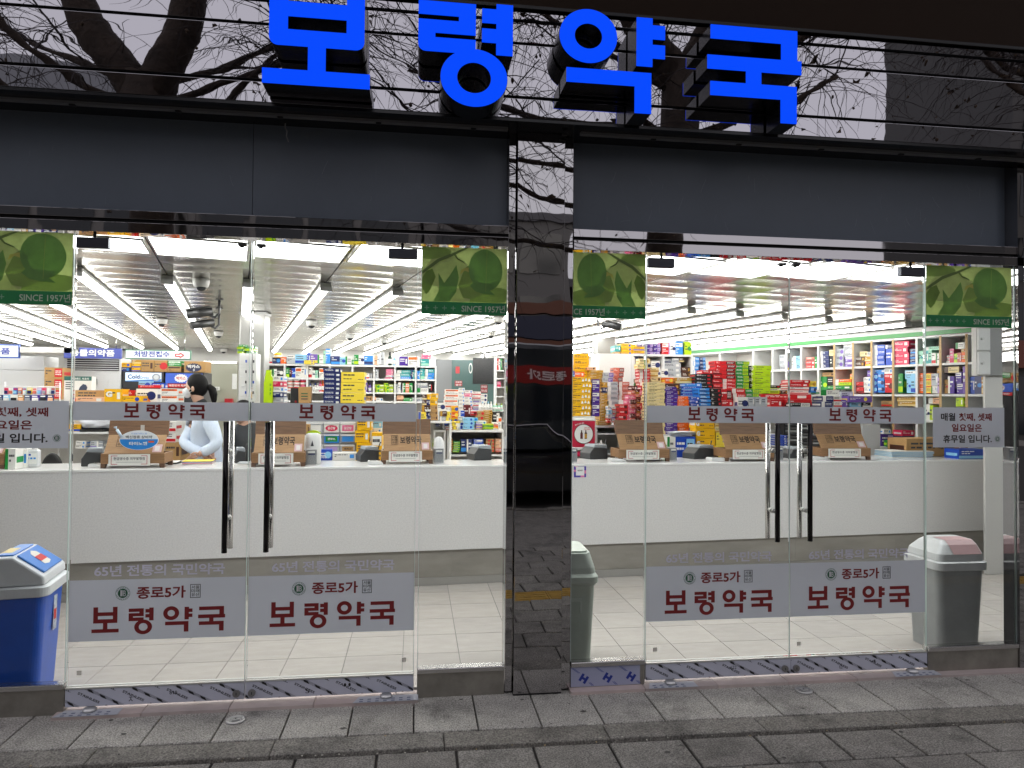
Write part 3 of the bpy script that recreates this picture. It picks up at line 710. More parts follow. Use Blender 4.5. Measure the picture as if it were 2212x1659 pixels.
def batten(i, s0, s1, label):
    p = cl(SP*i, s0, CEIL-.062); L = s1-s0
    t = thing("batten_light", label, "ceiling light", p, math.atan2(BD.y, BD.x), "batten lights running back across the mirror ceiling")
    mm = MB(); mm.box(-.02, L+.02, -.046, .046, .030, .058, BATB); mm.box(-.035, -.001, -.050, .050, -.014, .029, BATB); mm.build("housing", t, .003)
    mm = MB(); prof = [(.042*math.cos(R(180+a)), .029+.040*math.sin(R(180+a))) for a in range(0, 181, 30)]
    n = max(1, round(L/1.25)); g = L/n
    for k in range(n): mm.prism([(y, z) for y, z in prof], g*k+.002, g*(k+1)-.004, TUBE, 'yz')
    mm.build("diffuser", t)
    return t
BL = lambda i: f"glowing batten light, {ORD[1-i] if i < 2 else ORD[i-3]} long one to the {'left' if i < 2 else 'right'} of the short batten"
for i in range(-6, 15):
    if i == 2: batten(2, .15, 2.55, "short batten light ending at the steel column"); continue
    s1 = 9.6
    batten(i, (.25 if i in (1,) else .1), s1, BL(i))

# the long service counter, turned slightly from the shop front
CANG = math.atan(.076)
def CF(x): return 2.30+.076*(x-1.5)
CFR = Frame(1.5, 2.30, CANG)
QUARTZ = mat("speckled quartz", (.70, .685, .675), .35, noise=.10, nscale=75)
CTOP = mat("white counter top", (.83, .825, .81), .16)
BSTONE = mat("counter base stone", (.27, .252, .222), .4, noise=.2, nscale=3.2, stretch=(.5, 1, 1.6))
ct = thing("counter", "long white speckled service counter on a grey stone base", "counter", (1.5, 2.30, 0), CANG)
c0x, c1x = -5.2, 6.72
mm = MB(); mm.box(c0x, c1x, 0, .03, .355, 1.112, QUARTZ); mm.build("front_panel", ct, .002)
mm = MB(); mm.box(c0x, c1x+.004, -.006, .62, 1.1125, 1.134, CTOP); mm.build("worktop", ct, .003)
mm = MB(); xx = c0x
while xx < c1x-.05: mm.box(xx+.001, min(xx+1.19, c1x), .02, .05, .105, .3545, BSTONE); xx += 1.19
mm.build("stone_base", ct)
mm = MB(); mm.box(c0x, c1x, .017, .048, .032, .103, mat("kick plate", (.40, .39, .37), .3, .5, noise=.05, nscale=5)); mm.build("kick_plate", ct)
mm = MB(); mm.box(c0x, c1x, .56, .6, .25, 1.112, CTOP); mm.box(c1x-.03, c1x, .031, .559, .03, 1.112, QUARTZ); mm.build("carcass", ct)
stk = MB(); e = CFR.rect(2, 1, 535, 640, 505, 613)
for a, b, c, d, m_ in ((0, 1, 0, 1, mat("sticker blue", (.06, .04, .35), .5)), (.1, .34, .8, 1, mat("sticker pink", (.75, .2, .42), .5)), (.62, 1, .3, .55, MATS["sticker pink"]), (0, .3, .45, .62, MATS["sticker pink"]), (.55, .85, .0, .18, MATS["sticker pink"]), (.16, .84, .15, .85, mat("sticker white", (.8, .8, .8), .5))):
    k = stk.mi(m_); w, h = e[1]-e[0], e[3]-e[2]; y = -.002-.0004*len(stk.f)/6
    stk.box(e[0]+a*w, e[0]+b*w, y, 0, e[2]+c*h, e[2]+d*h, m_)
w, h = e[1]-e[0], e[3]-e[2]
write(stk, "제로페이", BLKINK, e[0]+.28*w, e[0]+.72*w, e[2]+.48*h, e[2]+.62*h, -.0055, .02)
o = stk.build("payment_sticker", loc=(1.5, 2.30, 0), rot=CANG); tag(o, "square pink and blue sticker on the counter front right of the pillar", "sticker")

# ------------------------------------------------------------------ coloured cartons
C = {k: srgb(v) for k, v in dict(white="e6e4df", cream="e3cf98", yellow="e8b008", lemon="f0d545", gold="b98c2c", orange="e8640c", red="c5121c", crimson="d01d4e", pink="de6a92", salmon="cf6e5c", maroon="5a1318", purple="47208c", violet="6f50a8", navy="14235f", blue="1747b4", azure="2f86d6", sky="8cc4e4", teal="3b9c9c", green="1e8a3c", lime="b4d50c", mint="9ad3b8", grey="8f939a", silver="b4b8bd", black="121214", brown="4a2a1c", kraft="b08a58", cyan="4fb7cf", lilac="b79ccf", peach="e8b48e").items()}
def cmat(n, rough=.34): return mat("print "+n, C[n], rough)
KRAFT = mat("kraft board", C["kraft"], .8, noise=.06, nscale=14)
DARKI = mat("dark print", (.04, .04, .05), .5); LITEI = mat("pale print", (.8, .8, .78), .5)
ALT = dict(white=("azure", "red", "green", "navy", "orange", "violet"), cream=("brown", "gold"), yellow=("white", "blue"), lemon=("blue", "gold"), gold=("brown", "cream"), orange=("white", "lemon"), red=("white", "maroon"), crimson=("white", "pink"), pink=("white", "crimson"), salmon=("white", "maroon"), maroon=("white", "gold"), purple=("white", "lilac"), violet=("white", "lemon"), navy=("white", "azure"), blue=("white", "sky"), azure=("white", "navy"), sky=("white", "blue"), teal=("white", "mint"), green=("white", "lime"), lime=("white", "green"), mint=("white", "teal"), grey=("white", "navy"), silver=("white", "violet"), black=("red", "white"), brown=("gold", "cream"), kraft=("brown", "red"), cyan=("white", "blue"), lilac=("white", "purple"), peach=("white", "brown"))
BOXC = {}
def box_mesh(w, d, h, col, st):
    key = (round(w, 3), round(d, 3), round(h, 3), col, st)
    if key in BOXC: return BOXC[key]
    rnd = random.Random(zlib.crc32(repr(key).encode()))
    mb = MB(); m = KRAFT if col == 'kraft' else cmat(col)
    mb.box(-w/2, w/2, 0, d, 0, h, m)
    alt = cmat(ALT[col][st % len(ALT[col])]); light = col in ("white", "cream", "lemon", "silver", "sky", "mint", "lime", "peach", "lilac", "kraft", "yellow", "cyan")
    ink = DARKI if light else LITEI
    def pat(a, b, c, e, mm_, y=-.0006):
        mb.face([(-w/2+a*w, y, c*h), (-w/2+b*w, y, c*h), (-w/2+b*w, y, e*h), (-w/2+a*w, y, e*h)], mm_)
    def bars(a, b, c, e, n, mm_, y=-.0011):
        for k in range(n):
            z = e-(e-c)*(k+.25)/n; z2 = z-(e-c)/n*.45
            x = a
            while x < b-.03:                            # words: short blocks with gaps
                L = rnd.uniform(.04, .12)*(1 if k else 1.5); x2 = min(x+L, b); pat(x, x2, z2, z, mm_, y); x = x2+.022
                if rnd.random() < .12: break
    s = st % 7
    if s == 0: bars(.08, .62, .38, .82, 2, ink); pat(.72, .9, .25, .75, alt)
    elif s == 1: pat(0, 1, .06, .34, alt); bars(.1, .7, .45, .88, 2, ink)
    elif s == 2: pat(.0, .3, 0, 1, alt); bars(.37, .92, .3, .78, 2, ink)
    elif s == 3:
        q = min(w, h)*.32; cx = w*.22
        mb.face([(cx+q*math.cos(2*math.pi*k/14), -.0006, h*.5+q*math.sin(2*math.pi*k/14)) for k in range(14)], alt); bars(.06, .55, .35, .75, 2, ink)
    elif s == 6: bars(.1, .6, .56, .84, 1, ink); bars(.1, .45, .22, .42, 1, ink); bars(.72, .93, .2, .34, 1, ink)
    elif s == 4: pat(.06, .94, .62, .9, alt); bars(.1, .8, .66, .86, 1, m if not light else DARKI); bars(.1, .9, .12, .52, 3, ink)
    else: pat(.55, .97, .1, .9, alt); bars(.07, .5, .3, .8, 2, ink); bars(.6, .92, .25, .75, 3, DARKI if ALT[col][st % len(ALT[col])] in ("white", "cream", "lemon", "lime", "sky", "mint", "lilac") else LITEI)
    # the lid side: a strip of the second colour, so that turned boxes read as printed too
    mb.face([(w/2+.0006, d*.12, h*.3), (w/2+.0006, d*.88, h*.3), (w/2+.0006, d*.88, h*.6), (w/2+.0006, d*.12, h*.6)], alt)
    mb.face([(-w/2-.0006, d*.88, h*.3), (-w/2-.0006, d*.12, h*.3), (-w/2-.0006, d*.12, h*.6), (-w/2-.0006, d*.88, h*.6)], alt)
    o = mb.build("medicine_box"); me = o.data; bpy.data.objects.remove(o); BOXC[key] = me; return me
GROUPS = {}
def put(fr, lx, ly, z, w, d, h, col, st, label, name="medicine_box", cat="box", group=None, turn=0):
    o = bpy.data.objects.new(name, box_mesh(w, d, h, col, st)); COL.objects.link(o)
    o.location = fr.w(lx, ly, z); o.rotation_euler = (0, 0, fr.a+turn)
    return tag(o, label, cat, group)
CN = dict(azure="light blue", kraft="brown cardboard", lemon="pale yellow", crimson="hot pink", cyan="turquoise", mint="mint green", lime="lime green", sky="sky blue", silver="silver grey", peach="peach", violet="violet", maroon="dark maroon", gold="gold")
def cn(c): return CN.get(c, c)
def fit16(lab, drops):
    for d in drops:
        if len(lab.replace(",", " ").split()) <= 16: break
        lab = lab.replace(d, "", 1)
    return lab
def stack_label(col, noun, n, o_, where):
    if n == 1: return f"{col} {noun} {where}"
    pos, dn = ("topmost", "") if o_ == 0 else (("bottom", "") if o_ == n-1 else (ORD[o_], " down"))
    return fit16(f"{pos} {col} {noun}{dn} in a stack, {where}", (" in a stack",))
def stack(fr, c, r, x0, x1, y0, y1, n, col, st, where, depth=.2, ly=0, noun="box", jit=.010, name="medicine_box", cat="box"):
    a, b, z0, z1 = fr.rect(c, r, x0, x1, y0, y1); h = (z1-z0)/n
    for k in range(n):
        cc = col[k % len(col)] if isinstance(col, (list, tuple)) else col
        o_ = n-1-k
        lab = stack_label(cn(cc), noun, n, o_, where)
        put(fr, (a+b)/2+random.uniform(-jit, jit), ly+random.uniform(0, jit), z0+h*k+.0003, (b-a)*.985, depth, h-.0025, cc, st, lab, name, cat, "stacked medicine boxes behind the counter", random.uniform(-.035, .035)*jit/.010)
    return z0
def rowc(fr, c, r, x0, yb, items, where, depth=.16, ly=.02, noun="box", gap=1.0):
    """Boxes side by side on a shelf: items are (width, height, colour, print) in picture steps; x0 their left edge, yb their foot."""
    x = x0; cnt = {}
    tot = {}
    for it in items: tot[it[2]] = tot.get(it[2], 0)+1
    for k, (w, h, col, st) in enumerate(items):
        if col is None: x += w; continue
        a, b, z0, z1 = fr.rect(c, r, x, x+w-gap, yb-h, yb)
        cnt[col] = cnt.get(col, 0)+1
        lab = f"{cn(col)} {noun} {where}" if tot[col] == 1 else fit16(f"{ORD[cnt[col]-1]} {cn(col)} {noun} from the left {where}", (" from the left",))
        put(fr, (a+b)/2, ly+random.uniform(0, .012), z0, b-a, depth, z1-z0, col, st, lab, "medicine_box", "box", "medicine boxes on the shelves", random.uniform(-.03, .03))
        x += w
WHITEB = mat("white melamine", (.74, .74, .735), .4)
WOODE = mat("pale wood edge", (.50, .33, .15), .5, noise=.15, nscale=12, stretch=(1, 1, .2))
LINB = mat("shelf inner board", (.60, .57, .53), .55)
def unit(fr, label, xs, zs, depth, name="shelving_unit", t=.02, back=LINB, edges=None, cat="shelves"):
    """Open shelving: uprights at xs, boards at zs, on the working plane of fr and going back by depth."""
    T_ = thing(name, label, cat, fr.o, fr.a)
    for k, x in enumerate(xs):
        mm = MB(); mm.box(x-t/2, x+t/2, 0, depth, .26, max(zs)+t/2, WHITEB)
        if edges and k in edges: mm.box(x-t/2-.001, x+t/2+.001, -.004, -.0005, .26, max(zs), WOODE)
        mm.build("upright", T_)
    for z in zs:
        mm = MB()
        for a, b in zip(xs, xs[1:]): mm.box(a+t/2+.0005, b-t/2-.0005, .001, depth-.001, z-t/2, z+t/2-.0004, WHITEB)
        mm.build("shelf", T_)
    mm = MB(); mm.box(min(xs)+t/2+.001, max(xs)-t/2-.001, depth+.0005, depth+.012, .27, max(zs)-.001, back); mm.build("back_panel", T_)
    return T_
def table(fr, a, b, ztop, depth, label, shelves=(), ly=0, name="display_table"):
    T_ = thing(name, label, "table", fr.w((a+b)/2, ly, 0), fr.a); w = (b-a)/2
    mm = MB(); mm.box(-w, w, -.01, depth, ztop-.03, ztop-.0005, WHITEB); mm.build("tabletop", T_, .003)
    mm = MB(); mm.box(-w, -w+.025, 0, depth-.01, .25, ztop-.031, WHITEB); mm.build("side_panel", T_)
    mm = MB(); mm.box(w-.025, w, 0, depth-.01, .25, ztop-.031, WHITEB); mm.build("side_panel", T_)
    mm = MB(); mm.box(-w+.026, w-.026, depth-.03, depth-.012, .25, ztop-.031, LINB); mm.build("back_panel", T_)
    for z in shelves:
        mm = MB(); mm.box(-w+.026, w-.026, .0, depth-.031, z-.02, z, WHITEB); mm.build("shelf", T_)
    return T_
# ================================================================== BACK OF THE SHOP
# ---- steel columns
def column(u0, u1, y, label, z1=2.745):
    f = Frame(0, y); a = f.hit(u0, 800)[0]; b = f.hit(u1, 800)[0]; w = b-a
    t = thing("steel_column", label, "column", ((a+b)/2, y, 0)); mm = MB()
    mm.box(-w/2, w/2, 0, w, .25, z1, mat('column steel', (.34, .335, .325), .38, .7, bump=.0005, bscale=40, stretch=(1, 1, .04))); mm.build("shaft", t, .01)
    mm = MB(); mm.box(-w/2-.012, w/2+.012, -.012, w+.012, z1-.03, z1-.002, mat("column cap", (.3, .3, .3), .3, 1)); mm.build("cap", t)
    return t
column(516, 571, 4.3, "brushed steel column behind the hand-held price racks, meeting the short batten light")
column(1290, 1330, 6.2, "brushed steel column behind the yellow box stacks right of the pillar")
column(1602, 1629, 7.8, "brushed steel column far back above the green and red stacks")

# ---- centre shelf wall
F7 = Frame(0, 7.0)
def X7(x, c=1): return F7.hit(553*c+.25*x, 800)[0]
def Z7(y): return F7.hit(800, 553+.25*y)[1]
xs = [X7(v) for v in (65, 246, 442, 637, 832, 1020, 1202, 1381, 1553)]
zs = [.4, .85, Z7(1260), Z7(1183), Z7(1066), Z7(950)]
unit(F7, "long white shelf wall of medicines at the back, left of the pillar", xs, zs, .34, t=.026)
Z = [950, 1066, 1183]; YB = [943, 1060, 1176]
W_ = "on top of the white back shelf"
rowc(F7, 1, 0, 78, 928, [(60, 52, 'white', 1), (72, 52, 'navy', 3), (46, 56, 'orange', 0), (8, 0, None, 0), (72, 80, 'silver', 4), (100, 78, 'sky', 1), (30, 90, 'blue', 0), (64, 80, 'violet', 1), (50, 76, 'white', 2), (20, 110, 'mint', 0), (40, 128, 'azure', 4)], W_, noun="medicine box")
rowc(F7, 1, 0, 645, 937, [(78, 74, 'navy', 1), (48, 62, 'sky', 3), (54, 70, 'white', 2), (20, 40, 'green', 0), (40, 84, 'green', 1), (48, 80, 'white', 3), (78, 76, 'azure', 1), (36, 78, 'peach', 2), (22, 90, 'white', 0), (36, 108, 'silver', 2)], W_+" near the middle", noun="medicine box")
rowc(F7, 1, 0, 1238, 948, [(76, 80, 'purple', 0), (88, 84, 'white', 4), (16, 0, None, 0), (80, 62, 'teal', 1)], W_+" near its right end", noun="medicine box")
stack(F7, 1, 0, 1430, 1510, 846, 888, 2, 'pink', 0, "on the right end of the back shelf", .16, .02)
stack(F7, 1, 0, 420, 505, 902, 936, 2, 'lemon', 0, "on the back shelf below the violet box", .1, -.1)
def bottle(fr, c, r, x0, x1, y0, y1, body, cap, label, ly=.05, name="bottle", cat="bottle", jar=False):
    a, b, z0, z1 = fr.rect(c, r, x0, x1, y0, y1); rd = (b-a)/2; h = z1-z0
    p = fr.w((a+b)/2, ly+rd, z0); t = thing(name, label, cat, p)
    mm = MB()
    if jar: mm.lathe([(rd*.95, 0), (rd, h*.04), (rd, h*.70), (rd*.94, h*.74)], body, 18)
    else: mm.lathe([(rd*.95, 0), (rd, h*.03), (rd, h*.58), (rd*.8, h*.68), (rd*.42, h*.76), (rd*.42, h*.8)], body, 18)
    mm.build("body", t)
    mm = MB(); mm.lathe(([(rd*1.02, h*.745), (rd*1.02, h*.97), (rd*.95, h)] if jar else [(rd*.5, h*.80), (rd*.5, h*.97), (rd*.45, h)]), cap, 16); mm.build("cap", t)
    mm = MB(); mm.lathe([(rd*1.012, h*.14), (rd*1.012, h*.5)], LITEI, 18); mm.build("label_band", t)
    return t
GLS = lambda n: mat("plastic "+n, C[n], .3)
bottle(F7, 1, 0, 1138, 1172, 826, 948, mat("dark green bottle", (.01, .035, .02), .2), BLACK, "dark green bottle with black cap on top of the white back shelf")
bottle(F7, 1, 0, 1182, 1206, 856, 948, GLS("sky"), GLS("white"), "pale blue bottle beside the dark green bottle on the back shelf")
bottle(F7, 1, 0, 156, 222, 838, 880, GLS("yellow"), GLS("lemon"), "round yellow tub on the left end of the back shelf", jar=True, ly=-.06, name="tub", cat="tub")
U = "in the {} bay of the back shelf, upper row"; M_ = "in the {} bay of the back shelf, middle row"; Lw = "in the {} bay of the back shelf, lower row"
rowc(F7, 1, 0, 140, 1048, [(38, 72, 'white', 2), (55, 80, 'black', 3)], U.format("first"))
rowc(F7, 1, 0, 256, 1050, [(30, 84, 'green', 1), (20, 82, 'black', 0), (32, 82, 'blue', 3), (52, 88, 'white', 4), (42, 98, 'white', 0)], U.format("second"))
rowc(F7, 1, 0, 452, 1054, [(30, 92, 'white', 1), (26, 66, 'white', 3), (26, 66, 'mint', 0), (10, 0, None, 0), (40, 84, 'white', 4)], U.format("third"))
rowc(F7, 1, 0, 940, 1062, [(38, 48, 'white', 1), (26, 50, 'grey', 0)], U.format("fifth"))
rowc(F7, 1, 0, 1030, 1063, [(28, 82, 'silver', 0), (58, 0, None, 0)], U.format("sixth"))
stack(F7, 1, 0, 1120, 1185, 975, 1064, 5, ['pink', 'white', 'pink', 'pink', 'pink'], 0, "in the sixth bay of the back shelf", .16, .03)
stack(F7, 1, 0, 1212, 1338, 985, 1068, 3, ['azure', 'teal', 'teal'], 2, "in the seventh bay of the back shelf", .18, .03)
rowc(F7, 1, 0, 1340, 1068, [(16, 88, 'navy', 0), (16, 80, 'teal', 0)], U.format("seventh"))
rowc(F7, 1, 0, 1394, 1070, [(22, 78, 'azure', 0), (42, 96, 'teal', 1)], U.format("eighth"))
stack(F7, 1, 0, 1460, 1540, 978, 1070, 3, ['azure', 'azure', 'teal'], 2, "in the eighth bay of the back shelf", .18, .02)
# jars and bottles in the middle row
for k in range(3):
    for q in range(2):
        bottle(F7, 1, 0, 258+58*k, 312+58*k, 1118-52*q, 1168-52*q, GLS("salmon" if k < 1 else "red"), GLS("white" if k < 2 else "pink"), f"small {'salmon' if k < 1 else 'red'} jar, {'lower' if q == 0 else 'upper'}, {ORD[k]} of three in the back shelf's second bay", jar=True, name="jar", cat="jar")
for k, (c_, h) in enumerate((("blue", 70), ("white", 70), ("blue", 74), ("white", 76), ("pink", 96), ("orange", 98))):
    bottle(F7, 1, 0, 452+22*k, 473+22*k, 1172-h, 1172, GLS("white" if k < 4 else c_), GLS(c_), f"small {c_}-capped bottle, {ORD[k]} in the row in the back shelf's third bay", name="bottle")
bottle(F7, 1, 0, 965, 996, 1096, 1178, GLS("violet"), GLS("navy"), "violet spray bottle in the back shelf's fifth bay")
rowc(F7, 1, 0, 940, 1178, [(20, 84, 'violet', 0)], M_.format("fifth"))
for k in range(4): 
    stack(F7, 1, 0, 1028+40*k, 1066+40*k, 1110-(14 if k == 2 else 0), 1180, 2 if k != 2 else 3, 'lime', 3+k % 2, f"{ORD[k]} stack of the lime row in the back shelf", .12, .03)
rowc(F7, 1, 0, 1210, 1182, [(18, 74, 'silver', 0), (24, 92, 'white', 0), (14, 0, None, 0), (26, 84, 'green', 2), (32, 86, 'orange', 4), (30, 84, 'green', 0)], M_.format("seventh"))
rowc(F7, 1, 0, 1394, 1184, [(96, 42, 'white', 2), (34, 94, 'black', 0)], M_.format("eighth"))
stack(F7, 1, 0, 1394, 1488, 1094, 1140, 1, 'grey', 4, "lying on white box in the back shelf's eighth bay", .15, .02)
rowc(F7, 1, 0, 950, 1256, [(50, 46, 'kraft', 0), (36, 40, 'peach', 1), (60, 30, 'white', 0)], Lw.format("fifth"), noun="packet")
rowc(F7, 1, 0, 1215, 1256, [(60, 50, 'peach', 1), (76, 30, 'green', 0), (120, 34, 'silver', 4)], Lw.format("seventh"), noun="packet")

# ---- left rear: cabinet, air conditioner, fridges, signs
F9 = Frame(0, 9.0); F8 = Frame(0, 8.3)
a, b, z0, z1 = F9.rect(0, 0, -500, 380, 860, 1240)
t = thing("wall_cabinet", "tall white cabinet at the left end behind the hanging packs", "cabinet", ((a+b)/2, 9.0, .25)); w = (b-a)/2
zm = F9.hit(50, 553+.25*985)[1]
mm = MB(); mm.box(-w, w, 0, .5, 0, zm-.25-.006, WHITEB); mm.build("lower_door", t, .006)
mm = MB(); mm.box(-w, w, 0, .5, zm-.25, z1-.25, WHITEB); mm.build("upper_door", t, .006)
a, b, z0, z1 = F8.rect(0, 0, 170, 345, 785, 835)
mm = MB(); mm.box(a, b+.6, 8.3, 9.2, z0, z1, mat("bulkhead white", (.62, .61, .59), .5)); o = mm.build("ceiling_bulkhead", None, .004); tag(o, "white boxed bulkhead hanging above the white cabinet", "bulkhead")
def wall_sign(fr, c, r, x0, x1, y0, y1, base, edge, text, ink, label, tx, arrow=False, th=.06, bold=.03):
    a, b, z0, z1 = fr.rect(c, r, x0, x1, y0, y1); t = thing("hanging_sign", label, "sign", fr.w((a+b)/2, 0, z0), fr.a); w = (b-a)/2; h = z1-z0
    mm = MB(); mm.box(-w, w, 0, th, 0, h, edge); mm.build("sign_box", t, .004)
    i = .012 if edge is not base else 0
    if i: mm = MB(); mm.box(-w+.008, w-.008, -.004, -.0005, h*.1, h*.9, base); mm.build("sign_face", t)
    wr = MB(); W2 = 2*w; write(wr, text, ink, -w+tx[0]*W2, -w+tx[1]*W2, h*tx[2], h*tx[3], -.006, bold); wr.build("lettering", t)
    if arrow:
        ar = MB(); x0_, x1_ = -w+.77*W2, -w+.90*W2; zc = h*.46; q = h*.24; y = -.006; rd = mat("sign red", C["red"], .5)
        m_ = .028
        def seg(p, q_):
            d = Vector((q_[0]-p[0], 0, q_[1]-p[1])); n = Vector((-d.z, 0, d.x)).normalized()*.008
            ar.face([(p[0]-n.x, y, p[1]-n.z), (q_[0]-n.x, y, q_[1]-n.z), (q_[0]+n.x, y, q_[1]+n.z), (p[0]+n.x, y, p[1]+n.z)], rd)
        xm = x0_+(x1_-x0_)*.55
        pts = [(x0_, zc-q*.5), (xm, zc-q*.5), (xm, zc-q), (x1_, zc), (xm, zc+q), (xm, zc+q*.5), (x0_, zc+q*.5), (x0_, zc-q*.5)]
        for p, q_ in zip(pts, pts[1:]): seg(p, q_)
        ar.build("arrow", t)
    for s_ in (-.8, .8):
        hz = MB(); hz.tube([(w*s_, th/2, h), (w*s_, th/2, CEIL-z0-.01)], .006, STEEL, 6); hz.build("hanger_rod", t)
    return t
SIGNB = mat("sign blue", (.045, .065, .33), .4); SIGNW = mat("sign white", (.82, .84, .86), .4); SIGNG = mat("sign green", (.05, .2, .12), .4)
wall_sign(F8, 0, 0, -330, 162, 760, 880, SIGNW, mat("sign border blue", (.05, .11, .42), .4), "의료 용품", SIGNB, "white hanging sign with blue border at the left end of the ceiling", (.12, .85, .25, .75))
wall_sign(F8, 0, 0, 550, 1045, 795, 885, SIGNB, SIGNB, "동물의약품", LITEI, "blue hanging sign with white lettering above the air conditioner", (.12, .89, .2, .85))
wall_sign(Frame(0, 7.4), 0, 0, 1083, 1645, 812, 893, SIGNW, SIGNG, "처방전접수", SIGNB, "white hanging sign with blue lettering and a red arrow", (.13, .68, .22, .86), True)
# air conditioner
a, b, z0, z1 = F9.rect(0, 0, 552, 1042, 880, 1300)
t = thing("air_conditioner", "tall white air conditioner with black louvres under the blue sign", "air conditioner", ((a+b)/2, 9.0, .25)); w = (b-a)/2
zv = [F9.hit(200, 553+.25*v)[1]-.25 for v in (990, 890)]
mm = MB(); mm.box(-w, w, 0, .45, 0, z1-.25, mat("appliance white", (.66, .67, .68), .3)); mm.build("body", t, .012)
mm = MB(); mm.box(-w+.05, w-.03, -.006, -.001, zv[0], zv[1], mat("louvre black", (.015, .015, .018), .5)); v_ = mm.build("vent", t)
for k in range(5):
    z = zv[0]+(zv[1]-zv[0])*(k+.6)/5.4; mm = MB(); mm.box(-w+.055, w-.035, -.03, -.007, z-.006, z+.006, MATS["appliance white"]); mm.build("louvre", v_)
mm = MB(); mm.box(-w+.35, -w+.55, -.006, -.001, zv[0]-.25, zv[0]-.15, mat("panel grey", (.4, .42, .45), .3)); mm.box(w-.5, w-.2, -.006, -.001, zv[0]-.36, zv[0]-.16, MATS["appliance white"]); mm.build("control_panel", t)
# cartons beside the cabinet
stack(F8, 0, 0, 380, 538, 962, 1240, 3, 'kraft', 5, "between white cabinet and air conditioner", .4, 0, noun="shipping carton", jit=.02, name="carton", cat="carton")
# fridges
def fridge(c, x0, x1, hx0, hx1, y0, y1, dark, hd, text, label, split=None):
    a, b, z0, z1 = F9.rect(c, 0, x0, x1, y0, 1300); t = thing("drinks_fridge", label, "fridge", ((a+b)/2, 9.0, .25)); w = (b-a)/2
    mm = MB(); mm.box(-w, w, 0, .5, 0, z1-.25, dark); mm.build("cabinet", t, .006)
    q = F9.rect(c, 0, hx0, hx1, y0+8, y1); A, B, Z0, Z1 = q[0]-(a+b)/2, q[1]-(a+b)/2, q[2]-.25, q[3]-.25
    mm = MB(); mm.box(A, B, -.012, -.001, Z0, Z1, hd); h = mm.build("header", t)
    return t, h, A, B, Z0, Z1
FRK = mat("fridge black", (.02, .02, .024), .3)
t, h, A, B, Z0, Z1 = fridge(0, 1060, 1412, 1085, 1395, 1000, 1085, FRK, mat("header ice", (.62, .74, .86), .3, emit=(.7, .82, .95), es=.55), "", "black drinks fridge with a lit pale blue header")
wr = MB(); W2 = B-A; H = Z1-Z0; inkb = mat("header navy", (.02, .05, .2), .4)
write(wr, "Cold", inkb, A+.07*W2, A+.40*W2, Z0+.3*H, Z0+.78*H, -.014, .03); write(wr, "Drinks", inkb, A+.42*W2, A+.66*W2, Z0+.3*H, Z0+.58*H, -.014, .01)
wr.face([(A, -.0135, Z0), (B, -.0135, Z0), (B, -.0135, Z0+.3*H), (A+.5*W2, -.0135, Z0+.2*H), (A, -.0135, Z0+.08*H)], mat("header blue", (.05, .2, .6), .4))
L = 24; wr.face([(A+.86*W2+.12*W2*math.cos(2*math.pi*k/L), -.0138, Z0+.5*H+.42*H*math.sin(2*math.pi*k/L)) for k in range(L)], mat("can top grey", (.35, .37, .4), .3, .5))
wr.face([(A+.86*W2+.07*W2*math.cos(2*math.pi*k/L), -.0141, Z0+.5*H+.25*H*math.sin(2*math.pi*k/L)) for k in range(L)], mat("can top light", (.6, .62, .64), .3, .5)); wr.build("lettering", h)
t, h, A, B, Z0, Z1 = fridge(0, 1425, 1760, 1432, 1750, 1006, 1100, FRK, mat("header royal", (.03, .08, .42), .4, emit=(.03, .1, .5), es=.4), "", "drinks fridge with a royal blue header and white starburst")
wr = MB(); W2 = B-A; H = Z1-Z0
def burst(mb, cx, cz, rx, rz, y, m, n=16, k_=.82):
    mb.face([(cx+rx*(1 if i % 2 else k_)*math.cos(math.pi*i/n), y, cz+rz*(1 if i % 2 else k_)*math.sin(math.pi*i/n)) for i in range(2*n)], m)
burst(wr, A+.42*W2, Z0+.5*H, .19*W2, .44*H, -.0135, LITEI); write(wr, "박카스", mat("sign red", C["red"], .5), A+.29*W2, A+.55*W2, Z0+.32*H, Z0+.68*H, -.0145, .03)
wr.box(A, A+.6*W2, -.014, -.001, Z0-.42*H, Z0-.06*H, MATS["sign red"]); write(wr, "대한민국 피로", LITEI, A+.1*W2, A+.56*W2, Z0-.34*H, Z0-.12*H, -.0152, .02); wr.build("lettering", h)
# boxes on the fridges
F92 = Frame(0, 9.03)
stack(F92, 0, 0, 1052, 1130, 922, 998, 2, ['navy', 'yellow'], 3, "above fridge, left end", .3, 0, noun="carton", name="carton", cat="carton")
stack(F92, 0, 0, 1134, 1213, 896, 998, 3, ['yellow', 'yellow', 'gold'], 1, "above fridge beside the navy one", .3, 0, noun="carton", name="carton", cat="carton")
stack(F92, 0, 0, 1218, 1328, 897, 998, 1, 'kraft', 0, "with glass mark on the black fridge, left of its twin", .35, 0, noun="carton", name="carton", cat="carton")
stack(F92, 0, 0, 1331, 1441, 900, 1000, 1, 'kraft', 3, "with glass mark on the black fridge, right of its twin", .35, 0, noun="carton", name="carton", cat="carton")
stack(F92, 0, 0, 1444, 1560, 905, 1000, 2, ['kraft', 'green'], 4, "above fridge with the blue header", .35, 0, noun="carton", name="carton", cat="carton")
q = F92.rect(0, 0, 1592, 1776, 910, 1004)
t = thing("carton", "brown cardboard carton with a dark starburst, rightmost above the fridges", "carton", ((q[0]+q[1])/2, 9.03, q[2])); w = (q[1]-q[0])/2; h = q[3]-q[2]
mm = MB(); mm.box(-w, w, 0, .35, 0, h, KRAFT); mm.build("box_body", t)
